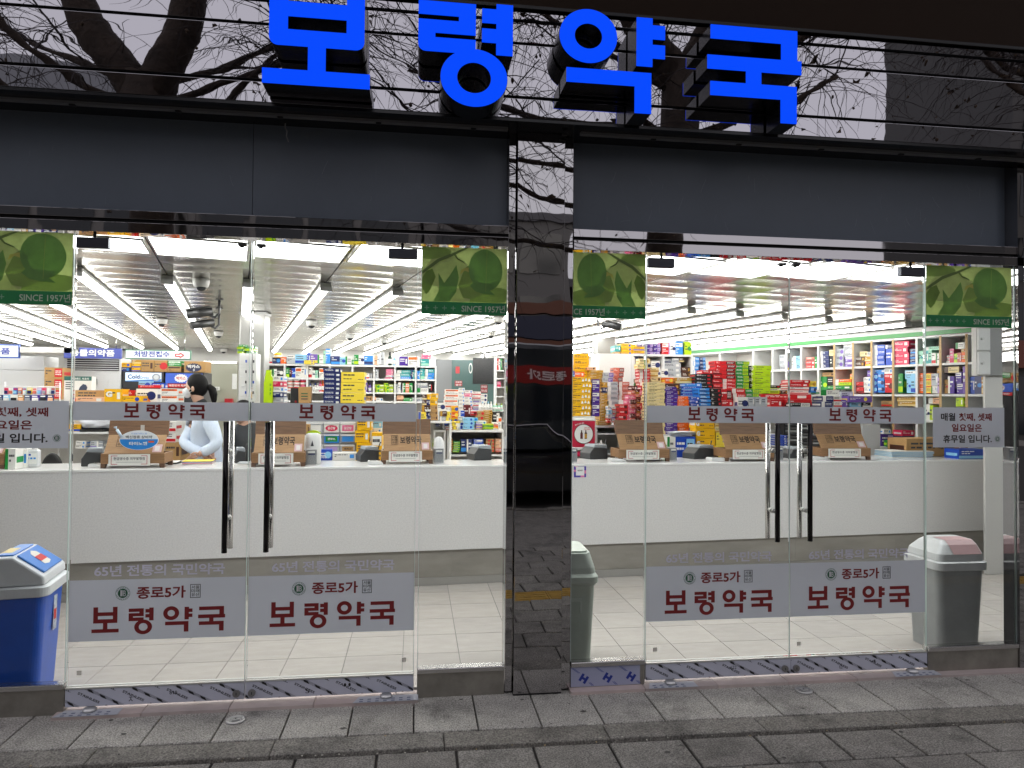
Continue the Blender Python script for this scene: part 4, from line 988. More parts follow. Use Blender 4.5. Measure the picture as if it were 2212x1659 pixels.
wr = MB(); burst(wr, -w*.12, h*.42, w*.8, h*.42, -.001, mat("burst navy", (.015, .02, .07), .5), 20, .86); write(wr, "박카스", LITEI, -w*.68, w*.45, h*.36, h*.68, -.002, .03); write(wr, "D", LITEI, -w*.16, w*.0, h*.1, h*.3, -.002, .03); wr.build("lettering", t)
# far door and notices
mm = MB(); q = Frame(0, 11.3).rect(0, 0, 1775, 2045, 930, 1500); mm.box(q[0], q[1], 11.3, 11.39, .25, q[3], mat("grey green door", (.36, .36, .29), .5)); mm.box(q[0]-.05, q[0], 11.28, 11.39, .25, q[3]+.05, STEEL); mm.box(q[0], q[1], 11.28, 11.39, q[3]+.001, q[3]+.05, STEEL)
o = mm.build("back_door"); tag(o, "grey green back door behind the woman's head", "door")
F11 = Frame(0, 11.2)
def flat(fr, c, r, x0, x1, y0, y1, m, name, label, cat, th=.03, bev=0.0, text=None, ink=None):
    a, b, z0, z1 = fr.rect(c, r, x0, x1, y0, y1); t = thing(name, label, cat, fr.w((a+b)/2, 0, z0), fr.a); w = (b-a)/2; h = z1-z0
    mm = MB(); mm.box(-w, w, 0, th, 0, h, m); mm.build("board", t, bev)
    if text:
        wr = MB(); n = len(text)
        for k, s_ in enumerate(text): write(wr, s_, ink, -w*.82, w*.82, h*(1-(k+.85)/n), h*(1-(k+.2)/n), -.001, .02)
        wr.build("lettering", t)
    return t
flat(F11, 0, 0, 1812, 1896, 1130, 1160, LITEI, "door_label", "white paper label on the grey green back door", "label", .01, 0, ["창 고"], DARKI)
t = flat(F11, 0, 0, 1940, 2005, 1232, 1290, mat("fire red", (.45, .02, .03), .4), "fire_box", "small red fire hydrant box on the back wall", "fire box", .1)
flat(Frame(0, 4.2), 0, 0, 2006, 2046, 1018, 1150, LITEI, "paper_notice", "white paper sheet pinned beside the steel column", "paper", .004)
# knee support display box
FK = Frame(0, 4.6)
q = FK.rect(0, 0, 553, 790, 1040, 1300); t = thing("support_box", "white display box with green header and a dark knee brace picture", "box", ((q[0]+q[1])/2, 4.6, q[2])); w = (q[1]-q[0])/2; h = q[3]-q[2]
mm = MB(); mm.box(-w, w, 0, .12, 0, h, cmat("white")); mm.build("box_body", t)
wr = MB(); wr.face([(-w, -.001, h*.86), (w, -.001, h*.86), (w, -.001, h), (-w, -.001, h)], mat("header green dark", (.02, .12, .1), .4)); write(wr, "무릎밴드 서포터", LITEI, -w*.5, w*.8, h*.885, h*.96, -.002, .02)
P = [(.42, .52), (.5, .6), (.55, .72), (.68, .83), (.8, .8), (.86, .7), (.82, .6), (.74, .5), (.72, .4), (.6, .38)]
wr.face([(w*(2*a-1)+w*.0, -.0015, h*(b*.9)) for a, b in reversed([(x_*.9+.08, z_) for x_, z_ in P])], mat("brace navy", (.03, .04, .08), .6))
for k in range(4): wr.face([(-w*.9, -.0012, h*(.78-.07*k)), (-w*(.35+.08*(k % 2)), -.0012, h*(.78-.07*k)), (-w*(.35+.08*(k % 2)), -.0012, h*(.81-.07*k)), (-w*.9, -.0012, h*(.81-.07*k))], DARKI)
wr.build("printed_front", t)
# hanging packs on a peg rail
FP = Frame(0, 4.4)
q = FP.rect(0, 0, 45, 520, 1118, 1130); t = thing("peg_rail", "pale peg rail carrying small hanging packs at the left", "rail", ((q[0]+q[1])/2, 4.4, q[2])); w = (q[1]-q[0])/2
mm = MB(); mm.tube([(-w, 0, 0), (w, 0, 0)], .006, WHITEB, 8); mm.build("rail_bar", t)
for s_ in (-1, 1): mm = MB(); mm.tube([(s_*w, .0, -1.4), (s_*w, 0, .05)], .008, WHITEB, 8); mm.build("rail_post", t)
hp = [("pink", 38), ("white", 40), ("blue", 38), ("orange", 42), ("sky", 36), ("lemon", 48), ("white", 40), ("lilac", 40), ("pink", 40), ("white", 38), ("silver", 38)]
x = 40
for k, (c_, w_) in enumerate(hp):
    q = FP.rect(0, 0, x, x+w_-3, 1136, 1196); t = thing("hanging_pack", f"small {cn(c_)} pack hanging from the pale peg rail, {ORD[k]} from the left", "pack", ((q[0]+q[1])/2, 4.39, q[2]), 0, "small packs on the peg rail"); w = (q[1]-q[0])/2; h = q[3]-q[2]
    mm = MB(); mm.box(-w, w, 0, .012, 0, h*.95, cmat(c_)); mm.box(-w*.7, w*.7, -.012, -.0005, h*.1, h*.55, cmat(("navy", "salmon", "sky", "grey", "white")[k % 5])); mm.box(-w*.8, w*.8, -.0015, -.0005, h*.68, h*.85, LITEI if k % 2 else cmat("red")); mm.build("pack", t); x += w_+.5
x = -6
for k, (c_, w_) in enumerate([("navy", 50), ("sky", 62), ("white", 66), ("kraft", 56), ("navy", 60), ("purple", 72), ("navy", 66), ("navy", 56)]):
    q = FP.rect(0, 0, x, x+w_-4, 1200, 1262); t = thing("hanging_pack", f"{cn(c_)} pack on the lower peg row at the left, {ORD[k]} along", "pack", ((q[0]+q[1])/2, 4.36, q[2]), 0, "small packs on the peg rail"); w = (q[1]-q[0])/2; h = q[3]-q[2]
    mm = MB(); mm.box(-w, w, 0, .014, 0, h, cmat(c_)); mm.box(-w*.75, w*.75, -.012, -.0005, h*.12, h*.6, cmat(("grey", "white", "black", "peach")[k % 4])); mm.box(-w*.8, w*.5, -.0015, -.0005, h*.72, h*.88, LITEI); mm.build("pack", t); x += w_
# ================================================================== GOODS BEHIND THE COUNTER
def zat(v, y, u=1106): return at_y(u, v, y).z
# ---- left: display rack with a pile of cartons on it
F4 = Frame(0, 4.0)
zt = F4.hit(250, 870)[1]; zm = F4.hit(180, 933)[1]
a = F4.hit(-20, 870)[0]; b = F4.hit(388, 870)[0]
table(F4, a, b, zt, .5, "white open display rack under the carton pile at the left", (zm-.45, zm), name="display_rack")
def on4(x0, x1, y0, y1, n, col, st, where, **k): return stack(F4, 0, 0, x0, x1, y0, y1, n, col, st, where, **k)
WL = "in the pile left of the woman"
stack(Frame(0, 4.25), 0, 0, 640, 900, 1158, 1266, 1, 'kraft', 1, "with tape, lying at the back of the pile left of the woman", .3, noun="carton", name="carton", cat="carton")
stack(F4, 0, 0, 652, 900, 1216, 1266, 1, 'peach', 0, "shallow, at the front of the pile left of the woman", .15, 0, noun="carton")
stack(F4, 0, 0, 905, 1060, 1147, 1266, 1, 'yellow', 0, "with a white letter G, "+WL, .2, 0)
q = F4.rect(0, 0, 912, 968, 1168, 1218); wr = MB(); write(wr, "G", LITEI, 0, q[1]-q[0], 0, q[3]-q[2], 0, .06)
o = wr.build("carton_lettering", loc=F4.w(q[0], -.003, q[2])); G_O = o
o.parent = [x for x in COL.objects if x.get("label", "").startswith("yellow box with a white letter G")][0]; o.matrix_parent_inverse = Matrix.Identity(4); o.location = Vector((q[0]-o.parent.location.x, -.0025, q[2]-o.parent.location.z)); o.rotation_euler = (0, 0, 0)
stack(Frame(0, 4.18), 0, 0, 1062, 1166, 1158, 1266, 2, 'red', 2, WL, .2)
stack(F4, 0, 0, 1062, 1242, 1207, 1266, 1, 'yellow', 3, "flat, at the front of the pile left of the woman", .14, 0)
stack(Frame(0, 4.15), 0, 0, 1168, 1352, 1146, 1266, 1, 'white', 3, "with an orange slice print, left of the woman", .12)
burst_o = MB()
q = Frame(0, 4.15).rect(0, 0, 1210, 1302, 1182, 1266); cr_ = (q[1]-q[0])/2
burst_o.face([(cr_*math.cos(math.pi*k/16), 0, cr_*math.sin(math.pi*k/16)) for k in range(17)], cmat("orange"))
for k in range(5):
    a0_ = math.pi*(k+.5)/5; burst_o.face([(cr_*.15*math.cos(a0_), -.0006, cr_*.15*math.sin(a0_)), (cr_*.85*math.cos(a0_-.22), -.0006, cr_*.85*math.sin(a0_-.22)), (cr_*.85*math.cos(a0_+.22), -.0006, cr_*.85*math.sin(a0_+.22))], cmat("peach"))
par = [x for x in COL.objects if x.get("label", "").startswith("white box with an orange slice")][0]
o = burst_o.build("orange_print", par); o.location = ((q[0]+q[1])/2-par.location.x, -.004, q[2]-par.location.z)
stack(Frame(0, 4.25), 0, 0, 1192, 1384, 1114, 1150, 1, 'red', 1, "on top of the pile left of the woman", .2)
stack(Frame(0, 4.3), 0, 0, 1302, 1420, 1094, 1150, 1, 'blue', 0, "standing at the back of the pile left of the woman", .08)
stack(F4, 0, 0, 1380, 1532, 1142, 1266, 2, 'white', 4, "just left of the woman", .2, 0)
stack(Frame(0, 4.35), 0, 0, 1190, 1300, 1078, 1150, 1, 'sky', 3, "with a blue ring, behind the red box left of the woman", .08)
# rack middle shelf: bag, tray, yellow carton
zmid = zm
stack(F4, 0, 1, 600, 700, 154, 219, 1, 'yellow', 1, "on the rack's middle shelf below the banner", .2)
bm = bmesh.new(); bmesh.ops.create_icosphere(bm, subdivisions=4, radius=1)
random.seed(8)
from mathutils import noise as NZ
for v in bm.verts:
    n = NZ.noise(v.co*2.2)*.28+NZ.noise(v.co*5)*.14; v.co *= 1+n; v.co.x *= .26; v.co.y *= .14; v.co.z *= .10
    if v.co.z < -.06: v.co.z = -.06
me = bpy.data.meshes.new("plastic_bag"); bm.to_mesh(me); bm.free(); me.polygons.foreach_set("use_smooth", [True]*len(me.polygons)); me.materials.append(mat("bag white", (.72, .74, .8), .35))
q = F4.rect(0, 1, 690, 890, 120, 205); o = bpy.data.objects.new("plastic_bag", me); COL.objects.link(o); o.location = F4.w((q[0]+q[1])/2, .15, q[2]+.08); tag(o, "crumpled white plastic bag on a black tray on the rack", "bag")
q = F4.rect(0, 1, 688, 892, 196, 218); mm = MB(); w = (q[1]-q[0])/2; mm.box(-w, w, 0, .3, 0, .012, BLACK); mm.box(-w, -w+.01, 0, .3, .012, .03, BLACK); mm.box(w-.01, w, 0, .3, .012, .03, BLACK); mm.box(-w+.01, w-.01, 0, .01, .012, .03, BLACK); mm.box(-w+.01, w-.01, .29, .3, .012, .03, BLACK)
o = mm.build("tray", loc=F4.w((q[0]+q[1])/2, 0, zmid)); tag(o, "shallow black tray under the white plastic bag", "tray")
for k, (x0, x1, c_) in enumerate(((640, 725, "white"), (760, 815, "silver"), (820, 880, "grey"))): stack(F4, 0, 1, x0, x1, 300, 366, 1 if k else 2, c_, k, "in the rack's lower compartment, "+("left", "middle", "right")[k], .2, .03)
# chair back
q = Frame(0, 3.0).rect(0, 1, 320, 555, 402, 560); t = thing("office_chair", "black rounded office chair back behind the counter at the left", "chair", ((q[0]+q[1])/2, 3.0, .25)); w = (q[1]-q[0])/2; zc = q[3]-.25
mm = MB(); mm.prism([(w*math.cos(math.pi*k/20)*(1-.0), zc-.32+.32*math.sin(math.pi*k/20)) for k in range(21)], .0, .06, mat("chair black", (.012, .012, .013), .6)); mm.build("backrest", t, .02)
mm = MB(); mm.box(-w*.9, w*.9, -.4, .06, zc-.48, zc-.40, MATS["chair black"]); mm.build("seat", t, .02)
mm = MB(); mm.tube([(0, -.15, .05), (0, -.15, zc-.48)], .03, BLACK, 10); mm.build("gas_post", t)
for k in range(5): mm = MB(); a0_ = k*2*math.pi/5; mm.tube([(0, -.15, .07), (.28*math.cos(a0_), -.15+.28*math.sin(a0_), .03)], [.022, .014], BLACK, 8); mm.build("foot", t)

# ---- right of the woman, below the banner
FQ = Frame(0, 3.35)
stack(FQ, 0, 1, 1424, 1522, 130, 310, 2, ['white', 'white'], 1, "left of the woman's sleeve behind the counter", .2, noun="tall box")
stack(FQ, 0, 1, 1424, 1560, 310, 470, 1, 'kraft', 0, "below the white boxes beside the woman", .3, noun="carton", name="carton", cat="carton")
table(FQ, FQ.hit(340, 960)[0], FQ.hit(400, 960)[0], zat(877.8+.25*470, 3.35, 370), .35, "low white side table behind the counter beside the woman", ly=-.01)
# ---- centre: drawers, navy and pale yellow stacks
F36 = Frame(0, 3.6)
q0 = F36.rect(1, 1, 425, 865, 130, 400); zd0 = F36.hit(700, 1015)[1]; zdt = F36.hit(700, 893)[1]
t = thing("drawer_cabinet", "clear drawer cabinet of three columns in front of the stacks", "drawers", ((q0[0]+q0[1])/2, 3.6, .25)); W2 = (q0[1]-q0[0])/2
mm = MB(); mm.box(-W2, W2, .03, .42, 0, zdt-.25-.002, mat("drawer shell", (.6, .6, .6), .3)); mm.build("shell", t, .004)
gd = [[("silver", "white"), ("white", "crimson"), ("white", "pink")], [("silver", "grey"), ("azure", "green"), ("grey", "azure")], [("white", "crimson"), ("silver", "lilac"), ("silver", "kraft")]]
tx = [["", "갈근탕", "갈근탕"], ["", "福甲丸", ""], ["", "", "패독산"]]
xs_ = [(430, 580), (583, 722), (725, 862)]; ys_ = [(135, 233), (236, 322), (326, 402)]
for r_ in range(3):
    for c_ in range(3):
        q = F36.rect(1, 1, *xs_[c_], *ys_[r_]); A, B, Z0, Z1 = q[0]-(q0[0]+q0[1])/2, q[1]-(q0[0]+q0[1])/2, q[2]-.25, q[3]-.25
        dr = MB(); dr.box(A+.006, B-.006, 0, .029, Z0+.006, Z1-.006, cmat(gd[r_][c_][0], .25)); d_ = dr.build("drawer", t, .006)
        ls = MB(); m_ = cmat(gd[r_][c_][1]); w_ = B-A; h_ = Z1-Z0
        L = 20
        if (r_, c_) == (0, 1): ls.face([(A+w_*.5+w_*.38*math.cos(2*math.pi*k/L), -.001, Z0+h_*.45+h_*.27*math.sin(2*math.pi*k/L)) for k in range(L)], m_)
        else: ls.face([(A+w_*.14, -.001, Z0+h_*.2), (B-w_*.14, -.001, Z0+h_*.2), (B-w_*.14, -.001, Z0+h_*.72), (A+w_*.14, -.001, Z0+h_*.72)], m_)
        if tx[r_][c_]: write(ls, tx[r_][c_], LITEI if (r_, c_) != (2, 2) else DARKI, A+w_*.26, B-w_*.26, Z0+h_*.34, Z0+h_*.58, -.002, .03)
        ls.box(A+.006, B-.006, -.008, -.0005, Z1-.022, Z1-.008, WHITEB); ls.build("drawer_label", d_)
def onst(fr, x0, x1, y0, n, col, st, where, zbase, depth=.22, noun="box", c=1):
    a, b, _, z1 = fr.rect(c, 0, x0, x1, y0, y0+50); h = (z1-zbase)/n
    for k in range(n):
        cc = col[k % len(col)] if isinstance(col, (list, tuple)) else col
        lab = stack_label(cn(cc), noun, n, n-1-k, where)
        put(fr, (a+b)/2+random.uniform(-.006, .006), random.uniform(0, .008), zbase+h*k+.0003, b-a, depth, h-.003, cc, st, lab, "medicine_box", "box", "stacked medicine boxes behind the counter", random.uniform(-.02, .02))
onst(F36, 585, 732, 968, 10, 'navy', 0, "in front of the back shelf", zdt)
onst(F36, 735, 938, 1000, 4, 'lemon', 6, "beside the navy stack", zdt, .26)
q = F36.rect(1, 0, 292, 366, 1140, 1300); t = thing("pouch_bag", "small black gift bag beside a brown paper pouch", "bag", ((q[0]+q[1])/2, 3.62, zdt)); w = (q[1]-q[0])/2; h = q[3]-zdt
mm = MB(); mm.prism([(-w, 0), (w, 0), (w*.92, h), (-w*.92, h)], 0, .09, mat("bag black", (.02, .02, .02), .4)); mm.build("bag_body", t)
wr = MB(); write(wr, "VIVA", cmat("red"), w*.1, w*.55, h*.4, h*.52, -.001, .02); wr.build("lettering", t)
q = F36.rect(1, 0, 366, 474, 1130, 1300); t = thing("paper_pouch", "brown paper pouch with green print beside a black bag", "pouch", ((q[0]+q[1])/2, 3.6, zdt)); w = (q[1]-q[0])/2; h = q[3]-zdt
mm = MB(); mm.prism([(-w*.9, 0), (w*.9, 0), (w, h), (-w, h)], 0, .1, KRAFT); mm.build("pouch_body", t)
wr = MB()
for k in range(3): wr.face([(-w*.55, -.001, h*(.72-.1*k)), (w*.5, -.001, h*(.72-.1*k)), (w*.5, -.001, h*(.76-.1*k)), (-w*.55, -.001, h*(.76-.1*k))], GRNINK if k < 2 else DARKI)
wr.build("printed_lines", t)
F38 = Frame(0, 3.9)
table(F38, F38.hit(553+.25*60, 893)[0], F38.hit(553+.25*300, 893)[0], zat(893, 3.9, 600), .4, "white side shelf holding striped boxes beside the green display stand")
zb_ = zat(893, 3.9, 600)
onst(F38, 147, 240, 1036, 7, ['crimson', 'pink', 'silver', 'navy', 'white', 'crimson', 'white'], 0, "behind the black handle, right of the green display", zb_)
q = F38.rect(1, 0, 70, 146, 985, 1350); t = thing("display_stand", "lime green cardboard display stand with vertical lettering", "display stand", ((q[0]+q[1])/2, 3.88, zb_)); w = (q[1]-q[0])/2; h = q[3]-zb_
mm = MB(); mm.prism([(-w, 0), (w, 0), (w, h*.82), (w*.55, h*.88), (w*.5, h), (-w*.5, h), (-w, h*.7)], 0, .05, cmat("lime")); mm.build("board", t)
wr = MB(); 
for k, s_ in enumerate("파로돈"): write(wr, s_, cmat("green"), w*.3, w*.75, h*(.62-.1*k), h*(.69-.1*k), -.001, .02)
wr.build("lettering", t)
# price rack of small drawers in front of the column
FR_ = Frame(0, 3.9); q = FR_.rect(0, 0, 2066, 2212, 840, 1300); t = thing("label_drawers", "narrow white rack of many small label drawers before the steel column", "drawers", ((q[0]+q[1])/2, 3.9, .25)); w = (q[1]-q[0])/2
zt_ = q[3]-.25; mm = MB(); mm.box(-w, w, 0, .22, 0, zt_, WHITEB); mm.build("case", t, .003)
for r_ in range(8):
    for c_ in range(2):
        z = zt_-.02-.115*(r_+1); A = -w+.012+c_*(w-.01); mm = MB(); mm.box(A, A+w-.02, -.012, -.001, z, z+.1, mat("drawer pale", (.7, .7, .68), .3)); mm.box(A+.07, A+w-.035, -.014, -.0125, z+.03, z+.06, (DARKI if (r_+c_) % 3 else cmat("blue"))); mm.build("drawer", t)
stack(Frame(0, 3.88), 0, 0, 2052, 2112, 762, 840, 4, ['lime', 'green', 'lime', 'green'], 0, "lying on the label drawers", .18, .03, noun="sachet pack", jit=.02)
stack(Frame(0, 3.86), 0, 0, 2120, 2200, 775, 840, 3, ['green', 'lime', 'green'], 0, "at the right end of the label drawers", .18, .03, noun="sachet pack", jit=.02)
# yellow cartons right of the drawers
F35 = Frame(0, 3.5)
zb2 = zat(1012, 3.5, 780)
for x0, x1, y0, n in ((862, 986, 105, 3), (990, 1082, 226, 1)):
    stack(F35, 1, 1, x0, x1, y0, 520, n+1 if n > 1 else 1, 'yellow', 0 if n > 1 else 4, "right of the clear drawers" if n > 1 else "tall, beside the yellow stack by the clear drawers", .25)
stack(Frame(0, 3.9), 1, 1, 1000, 1090, 130, 300, 3, ['silver', 'white', 'sky'], 0, "behind the tall yellow box", .2)
stack(Frame(0, 3.5), 1, 1, 430, 470, 150, 232, 1, 'kraft', 0, "left of the clear drawers' top row", .1, -.12)

# ---- display tables between centre and pillar
F5 = Frame(0, 5.2)
zt5 = zat(877.8+.25*204, 5.2, 1020)
table(F5, F5.hit(937, 930)[0], F5.hit(963, 930)[0], zt5, .8, "narrow white display table right of the third wooden box", (zt5-.33,))
table(F5, F5.hit(966, 930)[0], F5.hit(1089, 930)[0], zt5, .8, "wide white display table of small medicines left of the pillar", (zt5-.33, zt5-.62))
WT = "on the white display table left of the pillar"
def on5(x0, x1, y0, y1, n, col, st, where=WT, ly=.03, dep=.16, **k): stack(Frame(0, 5.2+ly), 1, 0, x0, x1, y0, y1, n, col, st, where, dep, **k)
on5(1640, 1700, 1468, 1504, 2, 'white', 1, "lilac-lined, at the table's left end left of the pillar", .0)
on5(1700, 1735, 1430, 1500, 2, 'lemon', 0, "front row, by the white tub left of the pillar", .02)
bottle(F5, 1, 0, 1712, 1770, 1428, 1500, GLS("white"), GLS("lemon"), "white tub with pale yellow band on the display table left of the pillar", jar=True, name="tub", cat="tub")
on5(1795, 1890, 1396, 1496, 3, 'sky', 3, "front of the display table left of the pillar", .02)
on5(1897, 1950, 1452, 1498, 2, 'violet', 1, "front row beside the sky blue stack", .02)
on5(1895, 1985, 1424, 1456, 1, 'white', 0, "behind the violet stack on the display table", .2)
on5(1960, 2050, 1452, 1498, 3, ['lime', 'green', 'lime'], 1, "near the right end of the front row", .02)
on5(2052, 2095, 1438, 1490, 2, ['orange', 'white'], 1, "at the right end of the front row", .03)
on5(2096, 2125, 1390, 1496, 1, 'white', 4, "upright, beside the pillar on the display table", .02)
on5(1648, 1690, 1414, 1500, 2, 'azure', 0, "second row left, on the display table", .2)
on5(1553, 1595, 1416, 1474, 3, 'navy', 0, "on the narrow display table", .0)
on5(1616, 1664, 1426, 1496, 2, ['navy', 'blue'], 2, "at the joint of the two display tables", .01)
stack(Frame(0, 5.5), 1, 0, 1685, 1745, 1297, 1500, 4, ['yellow', 'yellow', 'orange', 'yellow'], 3, "with red swirl, middle of the display table", .2)
on5(1746, 1796, 1336, 1500, 3, 'blue', 2, "right of the yellow swirl stack", .32)
on5(1800, 1860, 1285, 1390, 1, 'maroon', 0, "tall, at the back of the display table", .55)
on5(1858, 1912, 1342, 1380, 1, 'red', 3, "with a black window, at the back of the table", .5)
stack(Frame(0, 5.6), 1, 0, 1912, 1970, 1340, 1500, 4, ['kraft', 'azure', 'kraft', 'kraft'], 3, "with blue oval, at the back of the table", .2, noun="carton", name="carton")
stack(Frame(0, 5.65), 1, 0, 1972, 2040, 1332, 1500, 9, 'gold', 0, "behind the lime boxes left of the pillar", .2)
on5(1850, 1915, 1398, 1455, 2, ['lime', 'cyan'], 3, "second row, behind the sky blue stack", .25)
on5(1750, 1800, 1385, 1440, 2, 'white', 0, "second row, behind the white tub", .25)
on5(2050, 2110, 1345, 1450, 1, 'black', 5, "dark, in the back row beside the pillar", .5)
# a shelf row with bottles behind
F62 = Frame(0, 6.3)
table(F62, F62.hit(945, 880)[0], F62.hit(1092, 880)[0], zat(553+.25*1330, 6.3, 1020), .6, "rear white display shelf left of the pillar, set with bottles and boxes", (zat(553+.25*1420, 6.3, 1020),))
WB = "on the rear display shelf left of the pillar"
def on6(x0, x1, y0, y1, n, col, st, where=WB, **k): stack(F62, 1, 0, x0, x1, y0, y1, n, col, st, where, .2, **k)
on6(1625, 1748, 1150, 1334, 4, 'white', 4, "navy-lined, on the rear shelf left of the pillar")
on6(1750, 1800, 1138, 1330, 6, 'white', 0, "beside the navy-lined white boxes")
on6(1802, 1870, 1158, 1330, 6, ['pink', 'white', 'white', 'white', 'pink', 'white'], 0, "pink-edged, on the rear shelf")
on6(1872, 1945, 1170, 1330, 5, ['silver', 'white', 'silver', 'white', 'white'], 1, "right of the pink-edged boxes")
on6(1946, 2000, 1190, 1330, 4, 'white', 3, "second from the right on the rear shelf")
for k in range(5): bottle(F62, 1, 0, 1920+24*k, 1943+24*k, 1258, 1332, GLS("white"), GLS("sky" if k % 2 else "white"), f"small white bottle, {ORD[k]} in the row on the rear display shelf", ly=-.08)
for k in range(4): bottle(F62, 1, 0, 2040+22*k, 2061+22*k, 1275, 1335, GLS("mint"), GLS("lime" if k % 2 else "white"), f"small pale green bottle, {ORD[k]} in the row beside the pillar", ly=-.08)
# carton stacks right of the shelf wall
F48 = Frame(0, 5.0)
zq = zat(930, 5.0, 930)
for x0, x1, y0, y1, n, col, st, wh in ((1508, 1572, 1186, 1290, 2, 'yellow', 0, "upper, right end of the shelf wall"), (1474, 1508, 1192, 1290, 2, ['navy', 'yellow'], 0, "beside the yellow upper stack"), (1436, 1474, 1196, 1290, 2, 'brown', 1, "left of the navy and yellow pair"),
    (1508, 1572, 1290, 1420, 3, 'kraft', 0, "with white labels, right of the upper banner"), (1440, 1506, 1290, 1350, 1, 'brown', 2, "behind two dark bottles at the banner's end"), (1410, 1474, 1348, 1424, 1, 'lemon', 2, "with a green corner at the banner's end"), (1475, 1506, 1350, 1424, 2, 'navy', 0, "narrow, at the banner's end"),
    (1590, 1646, 1340, 1430, 2, ['grey', 'brown'], 2, "left of the yellow swirl stack"), (1648, 1684, 1344, 1430, 2, 'lemon', 0, "squeezed beside the yellow swirl stack"), (1574, 1640, 1268, 1340, 1, 'white', 3, "with a gold disc by the kraft stack")):
    stack(F48, 1, 0, x0, x1, y0, y1, n, col, st, wh, .22, .02)
table(F48, F48.hit(553+.25*1405, 910)[0], F48.hit(553+.25*1690, 910)[0], zat(553+.25*1424, 5.0, 930), .35, "white counter shelf holding cartons at the right end of the banner", ly=.0)
for k in range(2): bottle(F48, 1, 0, 1462+24*k, 1484+24*k, 1300, 1350, mat("amber", (.05, .015, .005), .15), BLACK, f"small dark bottle, {('left', 'right')[k]} of the pair by the brown box", ly=-.06)
# lower table shelves
for x0, x1, n, col, st in ((1668, 1704, 6, 'gold', 0), (1706, 1764, 5, 'green', 1), (1770, 1816, 1, 'navy', 1), (1820, 1866, 1, 'navy', 2), (1886, 1970, 2, 'blue', 4), (1990, 2026, 4, 'kraft', 3), (2030, 2068, 4, 'kraft', 3), (2070, 2120, 3, ['salmon', 'peach', 'peach'], 0)):
    stack(F5, 1, 1, x0, x1, 284+(20 if n == 5 else 0), 400, n, col, st, "inside the wide display table below its top" if st != 2 else "inside the wide display table, right of its twin", .16, .06, noun=("box" if x0 != 2030 else "small box"))
stack(F5, 1, 1, 1525, 1565, 280, 350, 2, 'lime', 0, "inside the narrow display table", .16, .05)
# glass screen wall, television and notices behind
F10 = Frame(0, 10.2)
sc = thing("glass_screen", "tinted glass screen with a white ring emblem at the back, left of the pillar", "glass screen", F10.w(F10.hit(1000, 800)[0], 0, .25)); q = F10.rect(1, 0, 1690, 2080, 900, 1300); ox_ = F10.hit(1000, 800)[0]
mm = MB(); mm.box(q[0]-ox_, q[1]-ox_, 0, .03, 0, q[3]-.25, mat("tinted glass board", (.10, .17, .165), .12)); mm.build("pane", sc)
wr = MB(); e = F10.rect(1, 0, 1838, 1870, 925, 1015); wr.ring((e[0]+e[1])/2-ox_, (e[2]+e[3])/2-.25, ((e[1]-e[0])/2, (e[3]-e[2])/2), ((e[1]-e[0])*.33, (e[3]-e[2])*.36), -.002, -.001, LITEI, 24, True); wr.build("ring_emblem", sc)
mm = MB(); q = F10.rect(1, 0, 1555, 1692, 895, 1300); mm.box(q[0], q[1], 10.2, 10.3, .25, q[3], mat("grey partition", (.23, .24, .25), .4)); zmp = (q[2]+q[3])/2
for k_ in (.3, .62): mm.box(q[0]+.02, q[1]-.02, 10.19, 10.199, .25+(q[3]-.25)*k_, .262+(q[3]-.25)*k_, DARKI)
tag(mm.build("partition"), "dark grey panelled partition behind the display tables", "partition")
FT_ = Frame(*F10.w(F10.hit(1046, 800)[0], -.6, 0).to_2d(), R(-8)); q = FT_.rect(1, 0, 1872, 2078, 880, 1106); t = thing("television", "large dark television hanging at the back beside the pillar", "television", FT_.w((q[0]+q[1])/2, 0, q[2]), FT_.a); w = (q[1]-q[0])/2
mm = MB(); mm.box(-w, w, 0, .06, 0, q[3]-q[2], BLKGL); mm.build("screen", t, .006)
mm = MB(); mm.tube([(0, .03, q[3]-q[2]), (0, .03, CEIL-q[2])], .02, STEEL, 8); mm.build("ceiling_mount", t)
flat(Frame(0, 9.9), 1, 0, 1718, 1782, 1078, 1124, mat("notice red", (.35, .04, .05), .5), "red_notice", "red notice on the glass screen, left one", "notice", .01, 0, ["처방전", "접수"], LITEI)
flat(Frame(0, 9.9), 1, 0, 1942, 2000, 1112, 1180, MATS["notice red"], "red_notice", "red notice under the hanging television", "notice", .01, 0, ["판매중", "약사 상담"], LITEI)
flat(Frame(0, 9.9), 1, 0, 1726, 1760, 955, 1014, mat("extinguisher red", (.5, .06, .07), .5), "wall_box", "small pinkish red box on the partition edge", "box", .06)
FS_ = Frame(0, 8.4); xs2 = [FS_.hit(1072, 800)[0], FS_.hit(1098, 800)[0]]; zs2 = [FS_.hit(1080, 553+.25*v)[1] for v in (1215, 1135, 1060, 990, 875)]
unit(FS_, "narrow white shelf unit showing just left of the pillar", xs2, zs2, .3)
rowc(FS_, 1, 0, 2082, 985, [(18, 100, 'red', 0), (14, 96, 'white', 0), (14, 100, 'green', 0)], "on the narrow shelf beside the pillar")
rowc(FS_, 1, 0, 2086, 1130, [(30, 44, 'pink', 1)], "on the narrow shelf beside the pillar")
